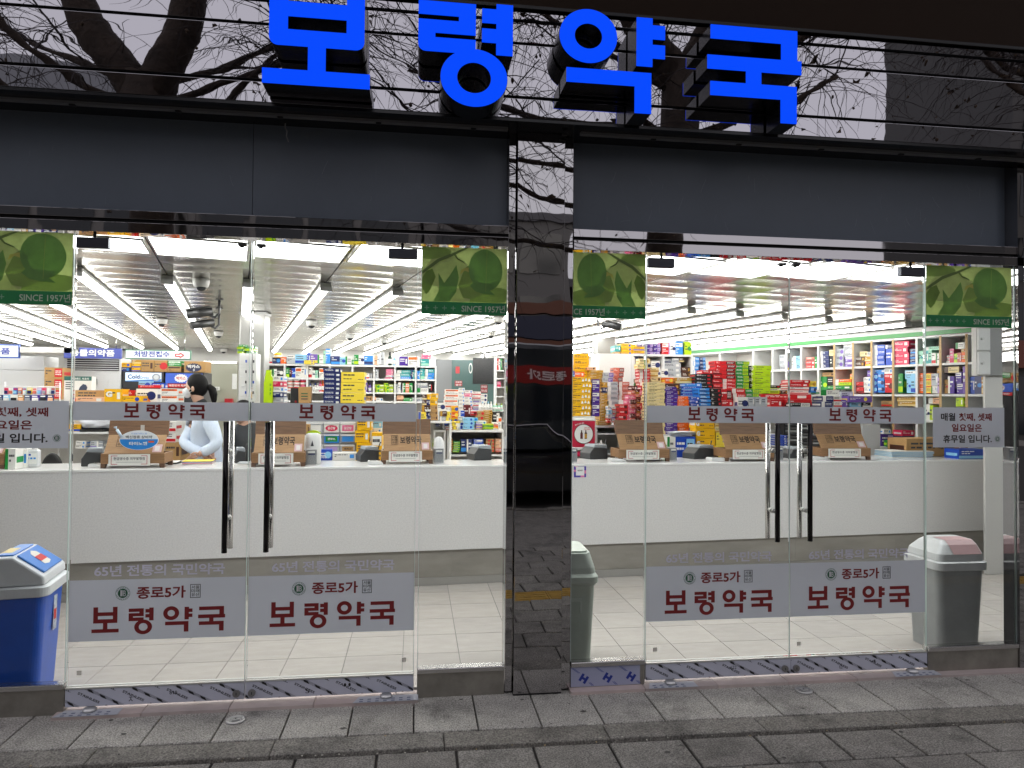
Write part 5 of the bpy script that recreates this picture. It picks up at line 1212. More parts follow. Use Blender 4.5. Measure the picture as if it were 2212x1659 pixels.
# ================================================================== RIGHT OF THE PILLAR
Fa = Frame(0, 3.9)
zta = Fa.hit(1255, 553+.25*1385)[1]
a = Fa.hit(1222, 900)[0]; b = Fa.hit(1284, 900)[0]
table(Fa, a, b, zta, .5, "white stand carrying the yellow triangle boxes right of the pillar")
stack(Fa, 2, 0, 470, 690, 1044, 1382, 7, 'yellow', 6, "with white triangles, right of the pillar", .3, .02, jit=.01)
tri = [x for x in COL.objects if x.get("label", "").endswith("with white triangles, right of the pillar")]
if tri:
    tm_ = MB(); w = max(v.co.x for v in tri[0].data.vertices)*2; h = max(v.co.z for v in tri[0].data.vertices)
    for k in range(3):
        x0_ = w*(.12+.125*k); z0_ = h*.22+(h*.08 if k == 1 else 0)
        tm_.face([(x0_, -.0022, z0_), (x0_+w*.1, -.0022, z0_), (x0_+w*.065, -.0022, z0_+h*.5), (x0_+w*.035, -.0022, z0_+h*.5)], LITEI)
    base = tm_.build("triangle_print", tri[0])
    for o_ in tri[1:]:
        c_ = base.copy(); COL.objects.link(c_); c_.parent = o_
stack(Frame(0, 3.95), 2, 0, 692, 758, 1064, 1384, 3, 'purple', 4, "right of the yellow triangle stack", .28)
Fb = Frame(0, 4.4); Fc = Frame(0, 4.7)
stack(Fc, 2, 0, 470, 665, 842, 1044, 4, 'yellow', 2, "higher and behind the triangle boxes", .3)
stack(Fb, 2, 0, 545, 632, 1000, 1044, 1, 'orange', 0, "on the triangle stack's back edge", .2)
stack(Fb, 2, 0, 510, 545, 990, 1044, 1, 'blue', 1, "beside the pillar above the triangle boxes", .2)
ztb = Fb.hit(1300, 553+.25*1462)[1]
table(Fb, Fb.hit(1286, 915)[0], Fb.hit(1370, 915)[0], ztb, .55, "white shelf of gold, silver and salmon stacks right of the pillar", (ztb-.1, ztb-.35))
stack(Fb, 2, 0, 735, 858, 1424, 1460, 2, 'gold', 0, "flat at the shelf front beside the poster stand", .2, -.02)
stack(Frame(0, 4.45), 2, 0, 760, 826, 1186, 1424, 10, 'gold', 6, "beside the purple boxes", .25)
stack(Frame(0, 4.6), 2, 0, 664, 782, 985, 1186, 8, 'gold', 6, "behind the triangle boxes", .25)
stack(Frame(0, 4.6), 2, 0, 648, 722, 958, 985, 1, 'peach', 3, "crowning the rear gold stack", .2)
stack(Frame(0, 4.55), 2, 0, 784, 874, 1006, 1090, 2, 'silver', 5, "higher, beside the gold stack", .2)
stack(Frame(0, 4.5), 2, 0, 830, 920, 1086, 1290, 5, 'silver', 2, "lower, before the salmon boxes", .2)
stack(Frame(0, 4.5), 2, 0, 784, 828, 1090, 1180, 2, ['navy', 'gold'], 0, "between the gold and silver stacks", .2)
stack(Frame(0, 4.62), 2, 0, 874, 964, 964, 1086, 3, 'salmon', 5, "at the top beside the white cabinet", .2)
stack(Frame(0, 4.55), 2, 0, 920, 1012, 1086, 1245, 4, 'salmon', 2, "lower, before the white cabinet", .2)
Fd = Frame(0, 4.3)
random.seed(21)
for k, (x0, y0, y1, n, col) in enumerate(((832, 1294, 1440, 4, ['red', 'silver', 'sky', 'white']), (864, 1300, 1440, 4, ['white', 'silver', 'white', 'white']), (896, 1308, 1440, 3, ['white', 'white', 'silver']))):
    stack(Fd, 2, 0, x0, x0+30, y0, y1, n, col, k, f"{ORD[k]} of three small-carton stacks left of the red stack", .12)
stack(Frame(0, 4.15), 2, 0, 925, 1000, 1280, 1510, 5, 'red', 3, "tall, behind the fourth wooden box", .2)
stack(Frame(0, 4.2), 2, 0, 1000, 1028, 1200, 1440, 6, 'pink', 0, "narrow, right of the tall red stack", .15)
stack(Frame(0, 4.35), 2, 0, 1030, 1072, 1120, 1440, 8, ['salmon', 'maroon', 'pink'], 0, "narrow, behind the glass joint", .15)
stack(Frame(0, 4.3), 2, 0, 1074, 1116, 1150, 1440, 7, ['maroon', 'salmon'], 1, "narrow, just left of the door's glass edge", .15)
stack(Frame(0, 4.35), 2, 0, 1100, 1194, 975, 1120, 5, ['red', 'salmon', 'red', 'red', 'red'], 2, "with silver windows, under the cream boxes", .18)
stack(Frame(0, 4.25), 2, 0, 1118, 1164, 1120, 1440, 8, ['red', 'maroon', 'pink', 'red'], 0, "left of the flat cream stack", .15)
stack(Frame(0, 4.3), 2, 0, 1098, 1192, 886, 928, 1, 'cream', 3, "highest, before the white cabinet", .15)
stack(Frame(0, 4.28), 2, 0, 1086, 1176, 932, 975, 1, 'cream', 3, "tilted look, just below the highest cream one", .15)
stack(Frame(0, 4.4), 2, 0, 1174, 1268, 962, 1042, 2, 'cream', 1, "before the white cabinet's left bay", .15)
stack(Frame(0, 4.4), 2, 0, 1196, 1288, 1042, 1088, 1, 'cream', 0, "under the pair before the white cabinet", .15)
Fe = Frame(0, 3.9)
zte = Fe.hit(1600, 553+.25*1545)[1]
table(Fe, Fe.hit(1370, 935)[0], Fe.hit(1706, 935)[0], zte, .7, "long white table of colourful stacked boxes behind the right doors", (zte-.4,))
def one(x0, x1, y0, y1, n, col, st, where, ly=.02, dep=.2, **k): stack(Frame(0, 3.9+ly), 2, 0, x0, x1, y0, y1, n, col, st, where, dep, 0, **k)
one(1168, 1324, 1090, 1540, 15, 'cream', 6, "flat and tall, at the left end of the long table")
one(1324, 1430, 1130, 1540, 12, 'purple', 6, "beside the flat cream stack")
one(1330, 1456, 1104, 1204, 2, 'brown', 0, "behind the purple stack", .22, .2)
one(1432, 1532, 1210, 1540, 11, 'orange', 6, "between purple and blue")
one(1536, 1620, 1215, 1540, 11, 'blue', 0, "in front, right of the orange stack")
one(1462, 1640, 1128, 1215, 3, 'blue', 1, "lying behind the orange stack", .25)
one(1500, 1642, 1100, 1128, 1, 'azure', 0, "topping the lying blue ones", .25)
one(1622, 1714, 1140, 1500, 11, 'azure', 1, "yellow-edged, before the black boxes")
one(1556, 1622, 1140, 1215, 3, 'azure', 0, "between the orange and black stacks", .24)
one(1716, 1808, 1145, 1445, 8, 'black', 0, "with red ends, front")
one(1592, 1736, 1018, 1142, 4, 'black', 0, "with red ends, higher and behind", .3)
one(1738, 1818, 985, 1145, 4, 'red', 1, "above the front black stack", .3)
one(1648, 1738, 985, 1018, 1, 'red', 0, "lying on the higher black stack", .3)
one(1820, 1935, 1062, 1150, 3, 'red', 2, "with white stripe, middle", .35)
one(1756, 1935, 906, 1062, 5, 'red', 5, "with white stripe, highest", .5)
one(1937, 2050, 910, 1152, 8, 'green', 5, "with white stripe, beside the highest red stack", .5)
one(1812, 1905, 1150, 1250, 1, 'red', 5, "upright with a white window, front", .06)
one(1812, 1912, 1250, 1445, 4, 'red', 0, "below the upright window box", .04)
one(1908, 2022, 1145, 1440, 7, 'red', 2, "striped, front, left of the white orange-disc box", .1)
one(2024, 2140, 1150, 1218, 2, 'green', 5, "low, front, above the silver tins", .15)
one(2052, 2090, 948, 1145, 4, 'black', 5, "narrow and dark, between green and lime", .5)
one(2092, 2240, 945, 1185, 5, 'lime', 6, "at the right end, behind the door handles", .45)
one(1420, 1560, 1050, 1100, 1, 'gold', 1, "slanting brown and gold, behind the blue ones", .4)
one(1320, 1390, 1050, 1100, 1, 'orange', 3, "behind the brown one on the long table", .4)
one(1950, 2036, 1217, 1440, 2, 'white', 3, "with red disc, in front of the green pair", -.06, .1)
for k in range(3): one(2040+60*k, 2092+60*k, 1217, 1300, 1, 'silver', 0, f"tin-like, {ORD[k]} of the row in front of the green pair", -.06, .1)
for k in range(3): one(2040+60*k, 2092+60*k, 1300, 1440, 2, 'grey', 0, f"tin-like, under the {ORD[k]} silver one", -.06, .1)
# below the banner
Fg = Frame(0, 3.55)
def onb(x0, x1, y0, y1, n, col, st, where, ly=0.0, dep=.2, c=2, **k): stack(Frame(0, 3.55+ly), c, 1, x0, x1, y0, y1, n, col, st, where, dep, 0, **k)
onb(1592, 1756, 105, 450, 4, 'yellow', 6, "with white G mark, behind the receipt printer")
ys_g = [x for x in COL.objects if x.get("label", "").endswith("with white G mark, behind the receipt printer")]
w = max(v.co.x for v in ys_g[0].data.vertices)*2; h = max(v.co.z for v in ys_g[0].data.vertices); wr = MB(); write(wr, "G", LITEI, -w*.48, -w*.3, h*.25, h*.75, -.0024, .06); b_ = wr.build("lettering", ys_g[0])
for o_ in ys_g[1:]: c_ = b_.copy(); COL.objects.link(c_); c_.parent = o_
onb(1758, 1840, 225, 450, 2, 'lemon', 0, "tall, right of the G boxes")
onb(1758, 1840, 130, 225, 2, 'cream', 1, "on the tall pale yellow ones")
onb(1842, 1905, 140, 330, 4, 'crimson', 3, "left of the fifth wooden box")
onb(1408, 1580, 262, 445, 1, 'blue', 5, "big, with a photo print, under the loose papers", -.05, .3)
onb(1335, 1406, 262, 440, 1, 'white', 2, "tall, right of the fourth wooden box", -.05, .15)
onb(1500, 1600, 355, 455, 1, 'blue', 1, "small, below the big photo-print one", -.12, .1)
onb(1502, 1585, 395, 460, 1, 'yellow', 1, "small, in front of the blue ones", -.16, .08)
pp = MB(); random.seed(4)
q = Fg.rect(2, 1, 1382, 1590, 190, 262); w = q[1]-q[0]
for k in range(9):
    a0_ = random.uniform(-.25, .25); Mx = Matrix.Translation(Vector((random.uniform(-.03, .03)+w/2, .12+random.uniform(-.03, .03), .006*k))) @ Matrix.Rotation(a0_, 4, 'Z') @ Matrix.Rotation(random.uniform(-.05, .05), 4, 'Y')
    pp.box(-w*.42, w*.42, -.11, .11, 0, .003, mat("paper %d" % (k % 3), [(.8, .8, .8), (.5, .6, .72), (.75, .76, .8)][k % 3], .5), Mx)
o = pp.build("paper_stack", loc=Fg.w(q[0], -.02, q[2]+.004)); tag(o, "untidy stack of loose papers and envelopes on the blue photo box", "papers")
# poster stand
Fp = Frame(0, 3.35); q = Fp.rect(2, 0, 522, 716, 1425, 1652); t = thing("poster_stand", "red poster with a white disc and two bottles on a stand by the pillar", "poster", ((q[0]+q[1])/2, 3.35, q[2])); w = (q[1]-q[0])/2; h = q[3]-q[2]
mm = MB(); mm.box(-w, w, 0, .012, 0, h, mat("poster red", (.50, .015, .05), .35)); mm.build("board", t)
wr = MB(); L = 36; cz = h*.50; rr = w*.86
wr.face([(rr*math.cos(2*math.pi*k/L), -.0008, cz+rr*math.sin(2*math.pi*k/L)) for k in range(L)], LITEI); wr.ring(0, cz, (rr*1.02, rr*1.02), (rr*.95, rr*.95), -.002, -.0012, cmat("brown"), 36, True); wr.build("white_disc", t)
for k, c_ in ((-1, "maroon"), (1, "gold")):
    x0_ = k*w*.19; mm = MB(); P = [(-.11, -.42), (.11, -.42), (.11, .08), (.05, .18), (.05, .34), (-.05, .34), (-.05, .18), (-.11, .08)]
    mm.face([(x0_+w*a, -.0016, cz+w*b_) for a, b_ in P], mat("bottle brown", (.06, .025, .015), .3)); mm.face([(x0_-w*.105, -.0022, cz-.36*w), (x0_+w*.105, -.0022, cz-.36*w), (x0_+w*.105, -.0022, cz+.02*w), (x0_-w*.105, -.0022, cz+.02*w)], cmat(c_)); mm.build("bottle_print", t)
wr = MB(); write(wr, "공동 사랑", cmat("red"), w*.05, w*.55, cz+w*.5, cz+w*.6, -.0022, .02); write(wr, "공동 쌍화탕", cmat("red"), w*.0, w*.55, cz+w*.36, cz+w*.46, -.0022, .02); write(wr, "동반의 정성 없는", LITEI, -w*.8, w*.05, h*.86, h*.92, -.0022, .02, rot=-.25); wr.build("lettering", t)
mm = MB(); mm.box(-w*1.03, w*1.08, .013, .3, 0, h*1.01, mat("stand white", (.66, .66, .66), .3)); mm.box(-w*1.05, w*1.1, .0, .32, h*1.012, h*1.06, WHITEB); mm.build("stand_case", t)
table(Fp, q[0], q[1], q[2], .3, "low white table under the red poster stand")

# white cabinet with two bays
Fh = Frame(0, 5.4)
xs3 = [Fh.hit(1106+.25*v, 800)[0] for v in (1050, 1310, 1556)]; zs3 = [Fh.hit(1430, 553+.25*v)[1] for v in (1250, 1052, 858)]
t = unit(Fh, "white two-bay cabinet with yellow and purple boxes on top, right of the pillar", [xs3[0]-.012, xs3[1], xs3[2]], [.5, .9]+zs3, .45, t=.03)
sd = MB(); sd.box(xs3[0]-.5, xs3[0]-.03, .0, .45, .26, zs3[-1]+.012, WHITEB); sd.build("side_cabinet", t)
WTop = "on top of the white two-bay cabinet"
def onh(x0, x1, y0, y1, n, col, st, where, ly=.03, dep=.25, **k): stack(Fh, 2, 0, x0, x1, y0, y1, n, col, st, where, dep, ly, **k)
onh(948, 1050, 755, 854, 3, 'yellow', 3, "left, "+WTop); onh(1052, 1158, 782, 854, 2, 'yellow', 1, "second, "+WTop, .0); onh(1050, 1086, 755, 782, 1, 'yellow', 0, "small, over the second pile on the cabinet", .05)
onh(898, 948, 825, 854, 1, 'gold', 0, "at the left end "+WTop); onh(900, 948, 770, 825, 1, 'teal', 0, "over the gold one on the white cabinet")
onh(1092, 1166, 752, 782, 1, 'purple', 0, "lying above the second yellow pile on the cabinet", .1)
onh(1168, 1226, 752, 856, 3, 'purple', 5, "left column, "+WTop); onh(1228, 1288, 752, 856, 3, 'purple', 5, "right column, "+WTop)
rowc(Fh, 2, 0, 1300, 858, [(60, 116, 'red', 4), (14, 110, 'lilac', 0), (46, 118, 'white', 3), (64, 120, 'azure', 4), (14, 0, None, 0), (58, 118, 'lime', 3)], WTop+", standing", .25)
onh(1062, 1100, 870, 1050, 1, 'navy', 2, "upright in the cabinet's left bay"); onh(1215, 1292, 905, 1050, 2, 'white', 3, "with violet oval in the cabinet's left bay"); onh(1270, 1330, 975, 1050, 1, 'white', 3, "with violet oval between the cabinet's bays", -.1)
onh(1318, 1470, 922, 1050, 3, 'silver', 0, "in the cabinet's right bay"); onh(1320, 1385, 886, 922, 1, 'grey', 1, "on the silver ones, left"); onh(1388, 1450, 880, 922, 1, 'silver', 4, "lone, on the silver ones in the cabinet")
onh(1472, 1552, 958, 1050, 2, 'brown', 0, "in the cabinet's right bay, lower"); onh(1455, 1500, 876, 916, 1, 'brown', 1, "at the top of the cabinet's right bay")
onh(1062, 1100, 1062, 1248, 3, ['green', 'navy', 'green'], 0, "in the cabinet's lower left bay")
# blue boxes and curtain behind
Fi = Frame(0, 6.6)
stack(Fi, 2, 0, 1566, 1618, 872, 1100, 6, 'azure', 2, "beside the white cabinet, left column", .2); stack(Fi, 2, 0, 1620, 1672, 876, 1100, 7, 'navy', 5, "beside the white cabinet, right column", .2)
table(Fi, Fi.hit(1494, 850)[0], Fi.hit(1530, 850)[0], Fi.hit(1500, 553+.25*1100)[1], .3, "white shelf under the light blue and navy columns")
cu = thing("pleated_screen", "pale pleated glass screen over a steel counter at the far right back", "screen", Frame(0, 9.2).w(Frame(0, 9.2).hit(1545, 760)[0], 0, 1.5)); q = Frame(0, 9.2).rect(2, 0, 1570, 1980, 790, 850); ox_ = Frame(0, 9.2).hit(1545, 760)[0]
mm = MB(); n = 26
P = [(q[0]-ox_+(q[1]-q[0])*k/n, .03*(k % 2)) for k in range(n+1)]
for k in range(n): mm.box(P[k][0], P[k+1][0]-.006, P[k][1], P[k][1]+.01, q[2]-1.5, q[3]-1.5, mat("curtain pale", (.6, .64, .62), .4))
mm.build("pleats", cu)
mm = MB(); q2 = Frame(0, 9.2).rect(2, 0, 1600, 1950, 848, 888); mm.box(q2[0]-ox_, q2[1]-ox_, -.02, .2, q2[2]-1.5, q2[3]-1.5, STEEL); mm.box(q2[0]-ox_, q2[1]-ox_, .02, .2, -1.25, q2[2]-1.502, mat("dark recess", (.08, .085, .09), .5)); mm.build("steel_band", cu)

# ---- the long side wall of shelves, running back
A0 = at_y(2126, 850, 3.15); WANG = R(-70.6)
Fw = Frame(A0.x, A0.y, WANG)
def TX_(x, c=3): return Fw.hit(553*c+.25*x, 800)[0]
t_up = [-800, -420, -130, 38, 155, 286, 432, 573, 735, 895, 1082, 1283, 1490, 1716, 1872]
def ZW(x, y, c=3): return Fw.hit(*px(c, 0, x, y))[1]
lev = [ZW(1500, 690), ZW(1500, 935), ZW(1500, 1203), ZW(1500, 1430)]
xsw = [TX_(v) for v in t_up]
zsw = [.42, .8, lev[3], lev[2], lev[1], lev[0]]
sw = unit(Fw, "long white and pale wood shelf wall of medicines with a green band, at the right", xsw, zsw, .38, t=.028, edges=[7, 8, 9, 10, 12, 13])
gb = MB(); zg0, zg1 = lev[0]+.02, ZW(1500, 640)
gb.box(xsw[0], xsw[-1], .01, .36, zg0, zg1, mat("green band", (.03, .27, .05), .35)); gb.build("green_band", sw)
gb = MB(); gb.box(xsw[0], xsw[-1], .004, .36, zg1+.0005, zg1+.05, WHITEB); gb.build("cornice", sw)
mm = MB(); mm.box(xsw[0], xsw[-1], .4, .6, zg1+.06, CEIL-.003, WALLM); mm.box(xsw[-1]+.02, xsw[-1]+2.5, .4, .6, .03, CEIL-.003, WALLM)
o = mm.build("side_partition", None, 0, Fw.o, WANG); struct(o)
def wrow(x0, yb, items, where, **k): rowc(Fw, 3, 0, x0, yb, items, where, .22, **k)
def wst(x0, x1, y0, y1, n, col, st, where, ly=.03, dep=.24, **k): stack(Fw, 3, 0, x0, x1, y0, y1, n, col, st, where, dep, ly, **k)
B = lambda n, r: f"in the side wall's {r} row, {n} cell"
wst(310, 388, 905, 975, 2, 'red', 0, B("red and green", "upper")); wst(316, 388, 872, 905, 1, 'salmon', 1, "on the red pair of the side wall"); wrow(390, 972, [(34, 102, 'green', 0)], B("red and green", "upper"))
wst(440, 512, 820, 968, 4, 'navy', 2, B("navy", "upper")); wst(516, 568, 862, 964, 1, 'black', 5, B("navy", "upper")); wst(514, 572, 808, 860, 1, 'cream', 0, B("navy", "upper"))
wst(574, 640, 800, 962, 3, 'silver', 3, B("silver", "upper")); wst(642, 726, 758, 868, 2, 'silver', 4, "higher, "+B("silver", "upper")); wst(650, 726, 868, 958, 2, 'violet', 4, B("silver", "upper"))
wst(738, 822, 868, 955, 2, 'brown', 0, B("gold", "upper")); wst(822, 892, 866, 950, 2, ['orange', 'gold'], 1, B("gold", "upper")); wst(772, 840, 824, 866, 1, 'cream', 0, B("gold", "upper")); wst(842, 890, 826, 866, 1, 'silver', 0, B("gold", "upper"))
wst(900, 992, 766, 944, 4, 'blue', 2, B("blue and white", "upper")); wst(1000, 1062, 800, 942, 1, 'blue', 0, "tall, "+B("blue and white", "upper")); wst(1000, 1064, 766, 800, 1, 'navy', 2, B("blue and white", "upper"))
wst(1074, 1208, 735, 940, 4, 'crimson', 0, B("hot pink", "upper"), .01, .3); wst(1210, 1272, 798, 934, 3, 'navy', 1, B("hot pink", "upper"))
wst(1312, 1480, 780, 812, 1, 'mint', 2, "lying on the teal ones in the side wall", .06); wrow(1292, 932, [(40, 112, 'mint', 3), (42, 116, 'teal', 0), (30, 116, 'mint', 1), (36, 94, 'white', 1), (32, 92, 'white', 2)], B("teal", "upper")); wst(1436, 1480, 715, 778, 1, 'teal', 2, "highest, in the teal cell of the side wall", .1)
wst(1532, 1560, 858, 928, 3, 'white', 1, B("pink and yellow", "upper")); wrow(1558, 926, [(36, 126, 'pink', 1), (30, 84, 'lime', 3), (36, 90, 'salmon', 0), (52, 96, 'orange', 3)], B("pink and yellow", "upper")); wst(1590, 1665, 746, 800, 1, 'white', 2, "over the pink and yellow ones", .05); wst(1640, 1682, 800, 830, 1, 'gold', 0, "over the salmon one", .05); wst(1684, 1712, 738, 828, 1, 'white', 1, "tall, over the orange one", .05)
wrow(1796, 922, [(20, 130, 'brown', 0)], B("rightmost", "upper"))
wst(210, 274, 862, 984, 2, 'sky', 2, B("pale blue", "upper")); wst(86, 150, 850, 995, 3, 'silver', 0, B("leftmost", "upper")); wst(190, 210, 880, 990, 1, 'white', 0, B("pale blue", "upper"))
wst(440, 494, 1040, 1186, 1, 'green', 3, "dark, "+B("green and orange", "middle")); wst(496, 562, 1044, 1120, 1, 'black', 0, B("green and orange", "middle")); wst(450, 560, 1006, 1040, 1, 'kraft', 0, B("green and orange", "middle")); wst(565, 722, 1064, 1118, 2, ['lime', 'orange'], 2, B("green and orange", "middle"), .0); wst(690, 726, 1018, 1064, 1, 'orange', 1, B("green and orange", "middle")); wst(498, 722, 1122, 1150, 1, 'green', 0, "long and dark, lying in the side wall", .0, .2); wst(500, 720, 1150, 1186, 1, 'black', 1, "long, under the dark green one", .02, .2)
wst(746, 810, 1086, 1184, 2, 'red', 1, B("red and blue", "middle")); wst(812, 872, 1045, 1180, 3, 'white', 0, B("red and blue", "middle")); wst(876, 930, 1015, 1180, 3, 'blue', 3, B("red and blue", "middle")); wst(930, 988, 1008, 1180, 3, 'azure', 3, B("red and blue", "middle")); wst(992, 1064, 1064, 1180, 1, 'red', 3, "large, "+B("red and blue", "middle")); wst(990, 1062, 970, 1064, 2, ['red', 'white'], 0, "over the large red one"); wst(872, 988, 980, 1010, 1, 'azure', 0, "lying over the blue ones", .05); wst(836, 872, 988, 1040, 1, 'violet', 0, "over the white ones of the red and blue cell")
wrow(1114, 1184, [(40, 168, 'green', 1), (32, 0, None, 0), (38, 122, 'sky', 3), (44, 122, 'sky', 1)], B("green and pale blue", "middle")); wst(1164, 1276, 985, 1062, 1, 'sky', 4, "lying on the pale blue ones", .04)
wst(1286, 1394, 1010, 1186, 3, 'orange', 5, B("yellow and orange", "middle")); wst(1400, 1460, 1012, 1120, 1, 'silver', 0, B("yellow and orange", "middle")); wrow(1398, 1186, [(34, 64, 'white', 2), (24, 62, 'white', 0), (44, 136, 'lilac', 0)], B("yellow and orange", "middle"), gap=2); wst(1440, 1476, 965, 1010, 1, 'gold', 3, B("yellow and orange", "middle"))
wrow(1512, 1188, [(32, 120, 'kraft', 3), (56, 150, 'purple', 2), (8, 0, None, 0)], B("purple", "middle")); wst(1610, 1664, 998, 1190, 2, 'purple', 4, B("purple", "middle")); wrow(1672, 1192, [(34, 240, 'violet', 0)], B("purple", "middle")); wst(1508, 1640, 955, 1008, 1, 'cream', 2, "lying high in the purple cell", .02)
wrow(1732, 1194, [(42, 152, 'blue', 0), (62, 156, 'navy', 3), (32, 150, 'gold', 1)], B("rightmost", "middle"))
wst(1100, 1278, 1216, 1296, 2, 'gold', 1, B("gold", "lower")); wrow(1348, 1440, [(40, 160, 'white', 3), (30, 150, 'lime', 0)], B("white and lime", "lower")); wst(1350, 1480, 1222, 1276, 1, 'peach', 2, "in the side wall's lower row, lying", .06); wrow(1610, 1300, [(64, 76, 'lime', 0)], B("lime", "lower"))
wst(960, 1060, 1250, 1300, 1, 'kraft', 1, B("left of gold", "lower")); 
# in front of the side wall: red cartons, white and violet ones
Fr_ = Frame(0, 4.3)
def onr(x0, x1, y0, y1, n, col, st, where, ly=0, dep=.25, **k): stack(Frame(0, 4.3+ly), 3, 0, x0, x1, y0, y1, n, col, st, where, dep, 0, **k)
ztr = Fr_.hit(1780, 553+.25*1310)[1]
table(Fr_, Fr_.hit(1600, 880)[0], Fr_.hit(1885, 880)[0], ztr, .5, "white shelf of red, white and violet boxes before the side wall", (ztr-.3,))
onr(-60, 376, 1192, 1240, 1, 'red', 0, "long and flat, over the red cartons", .05, .3); onr(30, 130, 1240, 1306, 1, 'red', 0, "left of the two red cartons"); onr(132, 376, 1240, 1306, 1, 'red', 1, "right of the two red cartons"); onr(190, 376, 1266, 1306, 1, 'black', 5, "low, before the red cartons", -.1, .08)
onr(182, 358, 1130, 1192, 2, 'white', 1, "under the flat orange-red ones", .1); onr(190, 360, 1070, 1130, 2, 'red', 0, "flat, over the white pair", .1); onr(362, 422, 1080, 1180, 2, ['azure', 'lemon'], 3, "beside the flat red ones", .15)
onr(0, 95, 1140, 1192, 1, 'lime', 4, "pale, under the lime stack", .1); onr(10, 116, 1116, 1142, 1, 'black', 0, "flat and dark, over the pale lime one", .1); onr(118, 164, 1158, 1192, 1, 'brown', 0, "small, beside the pale lime one", .12)
onr(470, 562, 1210, 1306, 2, 'navy', 2, "with pink print, before the side wall"); onr(564, 634, 1210, 1306, 2, 'white', 1, "right of the pink-print navy pair"); onr(448, 612, 1156, 1206, 1, 'white', 2, "long, over the navy pair", .05)
onr(694, 902, 1210, 1264, 1, 'violet', 3, "long with white oval, before the side wall", -.05); onr(638, 740, 1170, 1240, 1, 'silver', 0, "behind the long violet one", .15); onr(636, 694, 1240, 1306, 1, 'violet', 0, "left, beneath the long violet one"); onr(718, 812, 1264, 1306, 1, 'sky', 0, "low, beneath the long violet one", -.02); onr(814, 884, 1264, 1306, 1, 'black', 1, "low, beneath the long violet one", -.02)
# below the right banner: folder rack, white board, cartons on the counter end
q = Fg.rect(3, 1, 80, 165, 250, 450); stack(Fg, 3, 1, 80, 165, 250, 450, 10, 'blue', 0, "of flat boxes behind the right handle", .2)
q = Frame(0, 3.8).rect(3, 1, 140, 470, 130, 470); t = thing("folder_rack", "black rack of thin dark cartons behind the right door handles", "rack", ((q[0]+q[1])/2, 3.8, .25)); w = (q[1]-q[0])/2; h = q[3]-.25
mm = MB(); mm.box(-w, w, .18, .2, 0, h, BLACK)
for s_ in (-w, -w*.33, w*.33, w-.015): mm.box(s_, s_+.015, 0, .179, 0, h, BLACK)
mm.build("frame", t)
for k in range(13):
    for j in range(3):
        z = h-.06-.036*k; A = -w+.02+j*w*.666; mm = MB(); mm.box(A, A+w*.6, .0, .17, z, z+.022, mat("carton dark %d" % ((k+j) % 3), [(.03, .03, .035), (.1, .1, .1), (.35, .36, .35)][(k+j) % 3], .5)); mm.build("carton_row", t)
flat(Frame(0, 3.7), 3, 1, 812, 972, 158, 460, mat("board white", (.66, .68, .70), .3), "white_board", "plain white board standing behind the sixth wooden box", "board", .02, .003)
Fz = Frame(0, 3.9)
zz_ = Fz.hit(1910, 877.8+.25*345)[1]
table(Fz, Fz.hit(1902, 960)[0], Fz.hit(2010, 960)[0], zz_, .5, "pale table of purple and green boxes behind the right end of the counter")
def onz(x0, x1, y0, y1, n, col, st, where, ly=.02, dep=.18): stack(Frame(0, 3.9+ly), 3, 1, x0, x1, y0, y1, n, col, st, where, dep, 0)
onz(978, 1084, 238, 345, 1, 'purple', 5, "framed, right of the white board"); onz(1005, 1068, 196, 238, 1, 'white', 0, "on the framed purple one"); onz(1032, 1176, 292, 350, 1, 'green', 5, "on its side before the hot pink one", -.05); onz(1160, 1268, 206, 256, 1, 'crimson', 0, "over the navy one at the counter's right end", .1); onz(1156, 1270, 256, 345, 1, 'navy', 0, "under the hot pink one", .1); onz(1366, 1420, 262, 345, 1, 'lime', 0, "behind the kraft wall-hook carton", .2)
